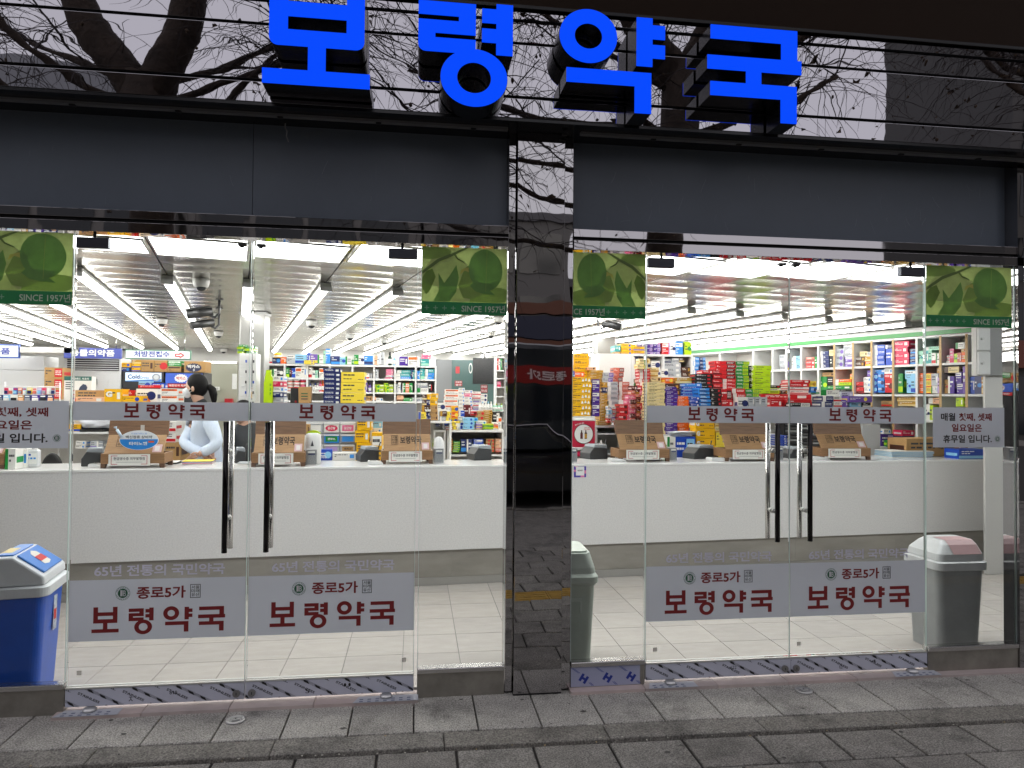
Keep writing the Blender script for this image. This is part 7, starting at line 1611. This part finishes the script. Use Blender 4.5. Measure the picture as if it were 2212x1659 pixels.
# ================================================================== PEOPLE
SKIN = mat("skin", (.55, .33, .24), .5); HAIRM = mat("black hair", (.005, .0045, .005), .6, spec=.15); COATM = mat("pale blue white coat", (.60, .69, .83), .7, bump=.016, bscale=8, stretch=(1.6, 1.6, .6))
MASKM = mat("mask white", (.78, .80, .82), .6); COLLAR = mat("dark collar", (.015, .016, .02), .7); SWEAT = mat("charcoal sweater", (.035, .038, .042), .8, bump=.003, bscale=30); TROU = mat("dark trousers", (.02, .02, .025), .7)
def skinned(name, pts, edges, radii, m, parent=None, root=0, sub=2):
    me = bpy.data.meshes.new(name); me.from_pydata([tuple(p) for p in pts], edges, []); o = bpy.data.objects.new(name, me); _ts.collection.objects.link(o)
    sk = o.modifiers.new("skin", 'SKIN'); sk.use_smooth_shade = True
    for i, r_ in enumerate(radii):
        d = me.skin_vertices[0].data[i]; d.radius = r_ if isinstance(r_, tuple) else (r_, r_); d.use_root = (i == root)
    o.modifiers.new("sub", 'SUBSURF').levels = sub; o.modifiers["sub"].render_levels = sub
    _ts.view_layers[0].update(); m2 = bpy.data.meshes.new_from_object(o.evaluated_get(_ts.view_layers[0].depsgraph)); bpy.data.objects.remove(o)
    m2.materials.clear(); m2.materials.append(m); m2.polygons.foreach_set("use_smooth", [True]*len(m2.polygons))
    o = bpy.data.objects.new(name, m2); COL.objects.link(o)
    if parent: o.parent = parent
    return o
def join_into(o, others):
    bm = bmesh.new(); bm.from_mesh(o.data)
    for q in others:
        me = q.data.copy(); me.transform(q.matrix_basis); bm.from_mesh(me)
    bm.to_mesh(o.data); bm.free()
    for q in others: bpy.data.objects.remove(q)
def ell(name, c, r, m, rot=None, parent=None, sub=3, fn=None):
    bm = bmesh.new(); bmesh.ops.create_icosphere(bm, subdivisions=sub, radius=1)
    M = Matrix.Translation(c) @ (rot or Matrix.Identity(4)) @ Matrix.Diagonal((*r, 1))
    for v in bm.verts:
        if fn: v.co = fn(v.co.copy())
        v.co = M @ v.co
    me = bpy.data.meshes.new(name); bm.to_mesh(me); bm.free(); me.polygons.foreach_set("use_smooth", [True]*len(me.polygons)); me.materials.append(m)
    o = bpy.data.objects.new(name, me); COL.objects.link(o)
    if parent: o.parent = parent
    return o
def head_fn(v):
    """A head looking towards -x: narrower jaw, brow, nose and chin."""
    if v.z < -.1: v.y *= 1+.35*(v.z+.1); v.x *= 1+.12*(v.z+.1)
    if v.x < -.8 and abs(v.y) < .3: v.x -= .16*max(0, 1-abs(v.z+.12)/.3)*(1-abs(v.y)/.3)
    if v.x < -.55 and -.95 < v.z < -.6: v.x -= .08
    return v
def finger_set(base, fwd, side, down, m):
    """Five curled fingers: four from the end of the palm, the thumb from its side."""
    mb = MB(); L = (.068, .076, .07, .055)
    for k in range(4):
        p0 = base+fwd*.045+side*(.026-.0175*k); q1 = p0+fwd*L[k]*.45+down*.006; q2 = q1+fwd*L[k]*.25+down*L[k]*.25; q3 = q2+fwd*L[k]*.05+down*L[k]*.3
        mb.tube([p0-fwd*.02, p0, q1, q2, q3], [.0085, .0088, .0082, .0075, .006], m, 8)
    p0 = base+side*.036+fwd*.0; q1 = p0+side*.018+fwd*.03; q2 = q1+fwd*.028+down*.008; mb.tube([base+side*.015, p0, q1, q2], [.011, .011, .0095, .0075], m, 8)
    return mb.build("fingers")
# woman in a white coat, turned to the left, hands joined in front of her
FP_ = Frame(0, 3.2)
def W3(u, v, y=3.2): return at_y(u, v, y)
hc = W3(423, 836); nk = W3(431, 872); hip = Vector((W3(447, 1000).x, 3.2, 1.17)); ch = W3(442, 905)
t = thing("person", "woman with a black ponytail, white mask and pale blue coat, hands joined, behind the counter", "person", (hip.x, 3.2, .25))
off = Vector(t.location)
fx = Vector((-.86, -.5, 0)).normalized(); sd_ = Vector((.5, -.86, 0)).normalized()     # she faces fx; sd_ is her near side
shN = ch+sd_*.16+Vector((0, 0, -.01)); shF = ch-sd_*.16+Vector((0, 0, -.01))
elN = W3(472, 960, 2.98); wrN = W3(426, 984, 2.90); elF = W3(396, 958, 3.2); wrF = W3(452, 988, 2.99)
kn = [Vector((hip.x, 3.2, .72))+sd_*s_ for s_ in (.09, -.09)]; ft = [Vector((hip.x, 3.2, .30))+sd_*s_ for s_ in (.09, -.09)]
pts = [hip, (hip+ch)/2, ch, nk, hc+Vector((0, 0, -.05)), shN, elN, wrN, shF, elF, wrF, hip+sd_*.085, kn[0], ft[0], ft[0]+fx*.16+Vector((0, 0, -.03)), hip-sd_*.085, kn[1], ft[1], ft[1]+fx*.16+Vector((0, 0, -.03))]
pts = [p-off for p in pts]
ed = [(0, 1), (1, 2), (2, 3), (3, 4), (2, 5), (5, 6), (6, 7), (2, 8), (8, 9), (9, 10), (0, 11), (11, 12), (12, 13), (13, 14), (0, 15), (15, 16), (16, 17), (17, 18)]
rd = [.11, .10, .11, .05, .07, .06, .043, .03, .06, .043, .03, .085, .06, .045, .035, .085, .06, .045, .035]
body = skinned("body", pts, ed, rd, SKIN, t)
hrot = Matrix.Rotation(R(-16), 4, 'Z') @ Matrix.Rotation(R(-6), 4, 'Y')
hd = ell("head", hc-off, (.098, .078, .118), SKIN, hrot, None, 4, head_fn)
ear = ell("ear", hc-off+Vector((-.005, -.08, -.02)), (.016, .009, .028), SKIN, hrot)
f1 = finger_set(wrN-off, (Vector((-.8, -.25, -.3))).normalized(), Vector((.1, -.6, .6)).normalized(), Vector((0, .2, -1)), SKIN)
f2 = finger_set(wrF-off, (Vector((.7, -.4, -.35))).normalized(), Vector((-.1, -.6, .6)).normalized(), Vector((0, .2, -1)), SKIN)
pm1 = ell("palm", wrN-off+Vector((-.03, -.01, -.012)), (.042, .03, .02), SKIN); pm2 = ell("palm", wrF-off+Vector((.028, -.016, -.014)), (.042, .03, .02), SKIN)
join_into(body, [hd, ear, f1, f2, pm1, pm2])
cp = [hip+Vector((0, 0, -.28)), hip, (hip+ch)/2, ch, ch+Vector((-.01, 0, .075)), shN, (shN+elN)/2, elN, wrN+(elN-wrN)*.12, shF, (shF+elF)/2, elF, wrF+(elF-wrF)*.12]
coat = skinned("white_coat", [p-off for p in cp], [(0, 1), (1, 2), (2, 3), (3, 4), (3, 5), (5, 6), (6, 7), (7, 8), (3, 9), (9, 10), (10, 11), (11, 12)], [(.185, .165), (.165, .14), (.155, .135), (.15, .13), .075, .082, .074, .066, .05, .082, .074, .066, .05], COATM, t)
cl_ = skinned("dark_collar", [p-off for p in (ch+Vector((-.01, 0, .07)), nk+Vector((-.003, 0, .05)))], [(0, 1)], [.07, .064], COLLAR, t)
def hair_fn(v):
    v.x = v.x if v.x > -.62 else -.62+(v.x+.62)*.25
    return v
hair = ell("hair", hc-off+Vector((.014, .004, .016)), (.108, .089, .125), HAIRM, hrot, t, 4, hair_fn)
pt_ = MB(); b0 = hc-off+Vector((.095, .01, -.005)); pt_.tube([b0, b0+Vector((.03, .0, .006)), b0+Vector((.06, 0, -.02)), b0+Vector((.074, 0, -.075)), b0+Vector((.078, 0, -.13)), b0+Vector((.074, 0, -.175))], [.022, .034, .04, .038, .027, .006], HAIRM, 12); pt_.build("ponytail", hair)
bd_ = MB(); bd_.lathe([(.024, -.008), (.027, 0), (.024, .008)], COLLAR, 12, tuple(b0+Vector((.012, 0, .004)))); bd_.build("hair_band", hair)
mk = ell("face_mask", hc-off+Vector((-.074, -.026, -.058)), (.036, .056, .052), MASKM, hrot, t, 3)
lp = MB(); lp.tube([hc-off+Vector((-.075, -.078, -.035)), hc-off+Vector((-.02, -.085, -.02))], .0022, MASKM, 5); lp.tube([hc-off+Vector((-.07, -.074, -.085)), hc-off+Vector((-.012, -.083, -.04))], .0022, MASKM, 5); lp.build("ear_loop", mk)
ey = MB(); 
for s_ in (-1, 1):
    q = hrot @ Vector((-.092, s_*.034, .012)); ey.lathe([(.003, -.006), (.011, 0), (.003, .006)], BLACK, 10, tuple(hc-off+q))
ey.build("eyes", t)
# seated man in a charcoal sweater, mostly behind the handle and the banner
hip = Vector((W3(540, 1040, 3.45).x, 3.45, .74)); ch = W3(536, 945, 3.42); nk = W3(529, 912, 3.40); hc = W3(522, 892, 3.36)
t = thing("person", "person in a charcoal sweater seated low behind the second door's handle", "person", (hip.x, 3.45, .25)); off = Vector(t.location)
shL = ch+Vector((-.15, -.06, -.02)); shR = ch+Vector((.17, .06, -.02)); elL = ch+Vector((-.16, -.16, -.28)); wrL = ch+Vector((-.22, -.36, -.30)); elR = ch+Vector((.2, -.12, -.28)); wrR = ch+Vector((.05, -.34, -.30))
pts = [hip, (hip+ch)/2, ch, nk, hc+Vector((0, 0, -.05)), shL, elL, wrL, shR, elR, wrR] ; k0 = hip+Vector((-.1, -.4, -.02)); k1 = hip+Vector((.12, -.4, -.02))
pts += [hip+Vector((-.09, -.05, 0)), k0, k0+Vector((0, .03, -.42)), k0+Vector((0, -.12, -.45)), hip+Vector((.09, -.05, 0)), k1, k1+Vector((0, .03, -.42)), k1+Vector((0, -.12, -.45))]
body = skinned("body", [p-off for p in pts], ed, [.12, .11, .12, .052, .07, .07, .048, .032, .07, .048, .032, .09, .068, .05, .035, .09, .068, .05, .035], SKIN, t)
hd = ell("head", hc-off, (.1, .08, .118), SKIN, Matrix.Rotation(R(35), 4, 'Z') @ Matrix.Rotation(R(-25), 4, 'Y'), None, 4, head_fn)
f1 = finger_set(wrL-off, Vector((-.2, -.9, -.2)).normalized(), Vector((.9, -.2, .2)).normalized(), Vector((0, 0, -1)), SKIN); f2 = finger_set(wrR-off, Vector((-.3, -.9, -.2)).normalized(), Vector((-.9, .3, .2)).normalized(), Vector((0, 0, -1)), SKIN)
join_into(body, [hd, f1, f2])
skinned("sweater", [p-off for p in (hip, (hip+ch)/2, ch, nk+Vector((0, 0, .012)), shL, elL, wrL+(elL-wrL)*.15, shR, elR, wrR+(elR-wrR)*.15)], [(0, 1), (1, 2), (2, 3), (2, 4), (4, 5), (5, 6), (2, 7), (7, 8), (8, 9)], [(.17, .15), (.165, .145), (.16, .14), .078, .088, .07, .052, .088, .07, .052], SWEAT, t)
ell("hair", hc-off+Vector((.02, .02, .022)), (.108, .09, .118), HAIRM, Matrix.Rotation(R(35), 4, 'Z') @ Matrix.Rotation(R(-25), 4, 'Y'), t, 3, hair_fn)
skinned("trousers", [p-off for p in (hip, hip+Vector((-.09, -.05, 0)), k0, k0+Vector((0, .03, -.36)), hip+Vector((.09, -.05, 0)), k1, k1+Vector((0, .03, -.36)))], [(0, 1), (1, 2), (2, 3), (0, 4), (4, 5), (5, 6)], [.14, .105, .085, .065, .105, .085, .065], TROU, t)
st_ = thing("stool", "low dark stool under the seated person in charcoal", "stool", (hip.x, 3.47, .25)); mm = MB(); mm.lathe([(.17, .36), (.19, .375), (.19, .40), (.17, .41)], BLACK, 20); mm.build("seat", st_, 0); mm = MB(); mm.tube([(0, 0, .03), (0, 0, .36)], .025, STEEL, 10); mm.lathe([(.2, 0), (.2, .02), (.03, .04)], STEEL, 20); mm.build("base", st_)

# ================================================================== ACROSS THE STREET (seen in the mirror steel)
ASPH = mat("asphalt", (.045, .045, .047), .9, noise=.15, nscale=3)
rd_ = MB(); rd_.box(-70, 80, -22, -7.1, -.2, -.12, ASPH); struct(rd_.build("road"))
kb = MB(); [kb.box(-70+1.0*k, -69.01+1.0*k, -7.1, -6.9, -.2, .0, PAVE[k % 4]) for k in range(150)]; struct(kb.build("kerb"))
fp_ = MB(); fp_.box(-70, 80, -6.9, -4.3, -.05, -.019, PAVE[1]); fp_.box(-70, -2.5, -4.3, -.6, -.05, -.021, PAVE[1]); fp_.box(9.6, 80, -4.3, -.6, -.05, -.021, PAVE[1]); struct(fp_.build("far_paving"))
fp_ = MB(); fp_.box(-70, 80, -27, -22, -.2, .0, PAVE[2]); struct(fp_.build("opposite_pavement"))
lm_ = MB(); [lm_.box(-60+5*k, -57+5*k, -14.7, -14.55, -.12, -.115, mat("road paint", (.7, .7, .68), .7)) for k in range(26)]; struct(lm_.build("lane_marking"))
BARK = mat("plane bark", (.05, .035, .026), .9, noise=.5, nscale=3, bump=.03, bscale=12)
TWIG = mat("twig bark", (.045, .035, .035), .9); DLEAF = mat("dead leaf", (.07, .045, .025), .8)
def plane_tree(x, y, label, seed, zfork, lean):
    rr = random.Random(seed); t = thing("plane_tree", label, "tree", (x, y, -.02), 0, "bare plane trees along the kerb")
    tk = MB(); tw = MB(); lf = MB()
    base = [(0, 0, 0), (lean*.2, .05, 1.6), (lean*.5, .0, 3.4), (lean, .05, zfork)]
    tk.tube(base, [.36, .29, .26, .30], BARK, 14)
    tips = []
    def limb(p, d, L, r, depth):
        pts = [Vector(p)]; rad = [r]; d = Vector(d).normalized()
        n = 4
        for k in range(n):
            d = (d+Vector((rr.uniform(-.22, .22), rr.uniform(-.22, .22), rr.uniform(-.05, .2)))).normalized(); pts.append(pts[-1]+d*L/n); rad.append(r*(1-.45*(k+1)/n))
        (tk if depth < 2 else tw).tube(pts, rad, BARK if depth < 2 else TWIG, 10 if depth < 2 else 5, cap=depth < 2)
        if depth < 2:
            for k in range(3 if depth else 3):
                a_ = rr.uniform(0, 6.28); nd = (d*.8+Vector((math.cos(a_), math.sin(a_), rr.uniform(.1, .7)))).normalized(); q = rr.choice(pts[2:])
                limb(q, nd, L*rr.uniform(.55, .75), rad[-1]*rr.uniform(.4, .6), depth+1)
        for k in range(11 if depth else 8):                     # thin hanging twigs
            q = Vector(rr.choice(pts[1:])); a_ = rr.uniform(0, 6.28); nd = Vector((math.cos(a_), math.sin(a_), rr.uniform(-.2, .7))).normalized(); L2 = rr.uniform(1.0, 2.6); P = [q]
            for m_ in range(5): nd = (nd+Vector((rr.uniform(-.2, .2), rr.uniform(-.2, .2), -.22))).normalized(); P.append(P[-1]+nd*L2/5)
            tw.tube(P, [.008, .007, .006, .0045, .0035, .002], TWIG, 3, False)
            for m_ in (2, 3, 4):
                if rr.random() < .55:
                    b_ = [P[m_]]; n3 = Vector((rr.uniform(-1, 1), rr.uniform(-1, 1), rr.uniform(-1, .3))).normalized()
                    for _ in range(3): n3 = (n3+Vector((0, 0, -.25))).normalized(); b_.append(b_[-1]+n3*.17)
                    tw.tube(b_, [.004, .0035, .003, .0015], TWIG, 3, False); P_end = b_[-1]
                    if rr.random() < .28:
                        s_ = rr.uniform(.04, .09); lf.face([P_end+Vector((rr.uniform(-s_, s_), rr.uniform(-s_, s_), rr.uniform(-s_*1.6, 0))) for _ in range(4)], DLEAF)
                    elif rr.random() < .2: lf.lathe([(.004, -.022), (.02, -.008), (.02, .008), (.004, .022)], DLEAF, 6, tuple(P_end))
    top = Vector(base[-1])
    for sx, w_ in ((-1, 1.0), (1, .62)):                    # the fork: two thick limbs that bow out and rise again
        P = [top+Vector((sx*.02, 0, -.5)), top+Vector((sx*.12, 0, -.12)), top+Vector((sx*.40*w_, .02, .22)), top+Vector((sx*.72*w_, .03, .62)), top+Vector((sx*.90*w_, .05, 1.15)), top+Vector((sx*.92*w_, .1, 1.8))]
        tk.tube(P, [.2, .25, .235, .22, .205, .19], BARK, 14); limb(P[-1]-Vector((0, 0, .05)), (sx*.15, .1, .95), 3.0, .19, 0)
    for (dx, dy, dz, zz, L_, r_) in ((.25, .85, .5, -.9, 2.2, .07), (-.2, -.8, .6, -.6, 2.2, .07), (-.9, .3, .35, -1.2, 2.4, .06), (.95, .3, .3, -1.1, 2.4, .06), (-.8, -.5, .5, -.3, 2.6, .07), (.8, -.5, .5, -.2, 2.6, .07), (.9, .1, .25, -.4, 2.8, .06), (-.9, .1, .25, -.5, 2.8, .06)):
        if seed == 4 and abs(dy) > .7: continue
        limb(top+Vector((0, 0, zz)), (dx, dy, dz), L_, r_, 1)
    if seed == 9:
        for z_, L_ in ((3.9, 3.6), (4.5, 4.0), (5.0, 3.4), (5.6, 4.2)): limb(Vector((lean*.7, 0, z_)), (-1, rr.uniform(-.1, .2), .03), L_, .05, 1)
    tk.build("trunk", t); tw.build("twigs", t); lf.build("dead_leaves", t)
plane_tree(-1.75, -6.0, "forked bare plane tree mirrored left of the first blue letter", 4, 5.95, .1)
plane_tree(5.45, -6.2, "bare plane tree mirrored behind the third and fourth blue letters", 9, 6.7, .3)
plane_tree(13.0, -6.4, "bare plane tree farther along the kerb to the right", 12, 7.2, -.2)
GLZ = mat("window glass dark", (.02, .025, .03), .1)
def building(x0, x1, y, h, wall, floors, cols, label, bands=(), roof='flat'):
    t = thing("street_building", label, "building", ((x0+x1)/2, y, 0), math.pi, "buildings across the street"); w = (x1-x0)/2
    mm = MB(); mm.box(-w, w, 0, 9, 0, h, wall); mm.build("wall", t)
    mm = MB(); mm.box(-w-.15, w+.15, -.15, 9.1, h+.001, h+.35, mat("roof edge", (.12, .12, .13), .7)); ro = mm.build("roof", t)
    if roof == 'dome':
        dm = MB(); n = 14; P = [(w*.9*math.cos(math.pi*k/n), h+.351+1.6*math.sin(math.pi*k/n)) for k in range(n+1)]; dm.prism(P, .5, 8, mat("roof vault", (.2, .21, .23), .5)); dm.build("roof_vault", ro)
    fh = (h-4)/floors
    for k in range(floors):
        mm = MB()
        for c in range(cols):
            xx = -w+.4+(2*w-.8)*c/cols; mm.box(xx+.15, xx+(2*w-.8)/cols-.15, -.06, -.002, 4+fh*k+.5, 4+fh*(k+1)-.5, GLZ)
        mm.build("window_row", t)
    for (z0, z1, c_) in bands:
        mm = MB(); mm.box(-w+.05, w-.05, -.35, -.01, z0, z1, c_); mm.build("sign_band", t)
    mm = MB(); mm.box(-w+.3, w-.3, -.05, -.002, .3, 3.0, GLZ); mm.build("shop_window", t)
gw = lambda v: mat("plaster %.2f" % v, (v, v*.98, v*.95), .8)
building(-34, -19, -27, 15, gw(.14), 4, 6, "dark four storey block across the street, far left in the mirror", [(3.2, 4.2, mat("band grey", (.25, .25, .27), .6))], 'dome')
building(-18.8, -8, -26.5, 13.4, gw(.2), 3, 4, "grey vaulted roof block across the street, mirrored at the left", [(3.1, 4.1, mat("band navy", (.012, .018, .05), .5))], 'dome')
building(-7.8, 2, -27, 10.6, gw(.2), 2, 4, "low pale block across the street, mirrored in the middle", [(3.2, 4.2, mat("band orange", (.13, .04, .018), .5))])
building(2.2, 8.6, -26.6, 9.6, gw(.17), 2, 3, "low grey shop block across the street, mirrored in the pillar", [(3.3, 4.3, MATS["band orange"]), (4.35, 5.4, MATS["band navy"]), (5.5, 6.0, MATS["band orange"])])
building(8.8, 24, -27, 6.8, gw(.14), 1, 6, "dark shop block across the street, mirrored right of the pillar", [(3.2, 4.2, mat("band green", (.03, .2, .08), .5))])
building(29.3, 44, -25.5, 40, gw(.07), 12, 7, "tall dark tower across the street, mirrored at the right end", [(3.4, 4.6, mat("band brick", (.2, .06, .04), .6))])
building(44.5, 70, -26, 26, gw(.1), 8, 8, "dark office block across the street beyond the tower")
building(-60, -34.5, -26, 20, gw(.12), 6, 8, "dark office block across the street at the far left")
# a parked black car and a passing bus
CARP = mat("car black", (.008, .008, .01), .08, coat=1); TYRE = mat("tyre", (.012, .012, .012), .8); RIM = mat("rim", (.4, .4, .42), .25, 1)
def wheel(t, x, y, r_):
    mm = MB(); mm.tube([(x, y-.1, r_), (x, y+.1, r_)], r_, TYRE, 24); w_ = mm.build("wheel", t); mm = MB(); mm.tube([(x, y-.105, r_), (x, y+.105, r_)], r_*.62, RIM, 16); mm.build("rim", w_)
t = thing("parked_car", "black car parked at the kerb, mirrored in the pillar", "car", (3.6, -8.3, -.12))
mm = MB(); P = [(-2.25, .3), (2.3, .3), (2.35, .62), (2.2, .85), (1.2, .98), (-1.9, 1.0), (-2.3, .8)]; mm.prism(P, -.88, .88, CARP); mm.build("body", t, .05)
mm = MB(); mm.prism([(-1.75, .985), (1.15, .985), (.45, 1.46), (-1.1, 1.48)], -.76, .76, CARP); ca = mm.build("cabin", t, .05); mm = MB(); mm.prism([(-1.5, 1.04), (.85, 1.04), (.35, 1.40), (-1.0, 1.41)], -.775, .775, GLZ); mm.build("windows", ca)
for x_ in (-1.4, 1.45):
    for y_ in (-.8, .8): wheel(t, x_, y_, .33)
for y_ in (-.6, .6): mm = MB(); mm.box(2.2, 2.34, y_-.2, y_+.2, .62, .76, LITEI); mm.build("headlight", t, .02); mm = MB(); mm.box(-2.33, -2.2, y_-.2, y_+.2, .66, .8, cmat("red")); mm.build("tail_light", t, .02)
t = thing("city_bus", "dark city bus with a red lit side sign, mirrored in the pillar", "bus", (5.5, -12.6, -.12))
mm = MB(); mm.box(-5.0, 5.0, -1.25, 1.25, .35, 3.1, mat("bus body", (.03, .035, .04), .25, coat=.5)); mm.build("body", t, .12)
mm = MB(); mm.box(5.001, 5.02, -1.1, 1.1, 1.25, 2.8, GLZ); mm.build("windscreen", t); mm = MB(); mm.box(-4.8, 4.7, -1.262, 1.262, 1.4, 2.15, GLZ); mm.build("side_windows", t)
mm = MB(); mm.box(-1.6, 0.1, 1.255, 1.285, 2.22, 2.6, mat("bus sign", (.08, .004, .004), .5, emit=(.9, .03, .02), es=.1)); sg = mm.build("route_sign", t); wr = MB(); Mb = Matrix.Translation(Vector((-.75, 1.288, 2.3))) @ Matrix.Rotation(R(180), 4, 'Z'); write(wr, "종로5가", LITEI, -.45, .45, .0, .22, 0, .03, M=Mb); wr.build("sign_lettering", sg)
for y_ in (-.85, .85): mm = MB(); mm.box(5.001, 5.04, y_-.2, y_+.2, .6, .78, LITEI); mm.build("headlight", t, .01)
for x_ in (-3, 3.2):
    for y_ in (-1.1, 1.1): wheel(t, x_, y_, .48)

bpy.data.objects.remove(_to); bpy.data.scenes.remove(_ts)
# ------------------------------------------------------------------ medicine boxes beyond the 300 largest in view become one mass
dg = bpy.context.evaluated_depsgraph_get(); dg.update()
EYE = Vector((CX, CY, CZ))
boxes = [o for o in COL.objects if o.name.split(".")[0] == "medicine_box"]
def seen_area(o):
    me = o.data; xs_ = [v.co.x for v in me.vertices]; zs_ = [v.co.z for v in me.vertices]
    a, b, c, d = min(xs_), max(xs_), min(zs_), max(zs_); n = 0; M = o.matrix_world
    for fx_ in (.12, .37, .63, .88):
        for fz in (.15, .5, .85):
            p = M @ Vector((a+(b-a)*fx_, -.003, c+(d-c)*fz)); v = p-EYE
            x_, y_, z_ = v.dot(RT), v.dot(UP), v.dot(FWD)
            if abs(x_/z_*FPX) > 1106 or abs(y_/z_*FPX) > 829: continue
            dr = v.normalized(); q = EYE.copy(); hit = None
            for _ in range(8):
                ok, loc, nn, idx, ob, mm_ = S.ray_cast(dg, q, dr)
                if not ok: break
                if ob.name.startswith("glass_pane"): q = loc+dr*.001; continue
                hit = ob; break
            if hit is not None and (hit.name == o.name or (hit.parent and hit.parent.name == o.name)): n += 1
    dist = (M.translation-EYE).length
    return n/12*(b-a)*(d-c)/dist**2
rank = sorted(boxes, key=lambda o: -seen_area(o))
kids = {o.parent for o in COL.objects if o.parent}
keep = [o for o in rank if o in kids]+[o for o in rank if o not in kids]
keep = set(keep[:296]); mass = MB()
for o in rank:
    if o in keep: continue
    n = len(mass.v); me = o.data; M = o.matrix_world
    mass.v += [tuple(M @ v.co) for v in me.vertices]
    for p in me.polygons: mass.f.append(tuple(n+i for i in p.vertices)); mass.m.append(mass.mi(me.materials[p.material_index])); mass.sm.append(False)
    LABELS.pop(o["label"], None); bpy.data.objects.remove(o)
o = mass.build("medicine_boxes"); o["kind"] = "stuff"; tag(o, "the many small and half hidden medicine boxes filling the shelves and tables", "boxes")
for me in [m for m in bpy.data.meshes if m.users == 0]: bpy.data.meshes.remove(me)
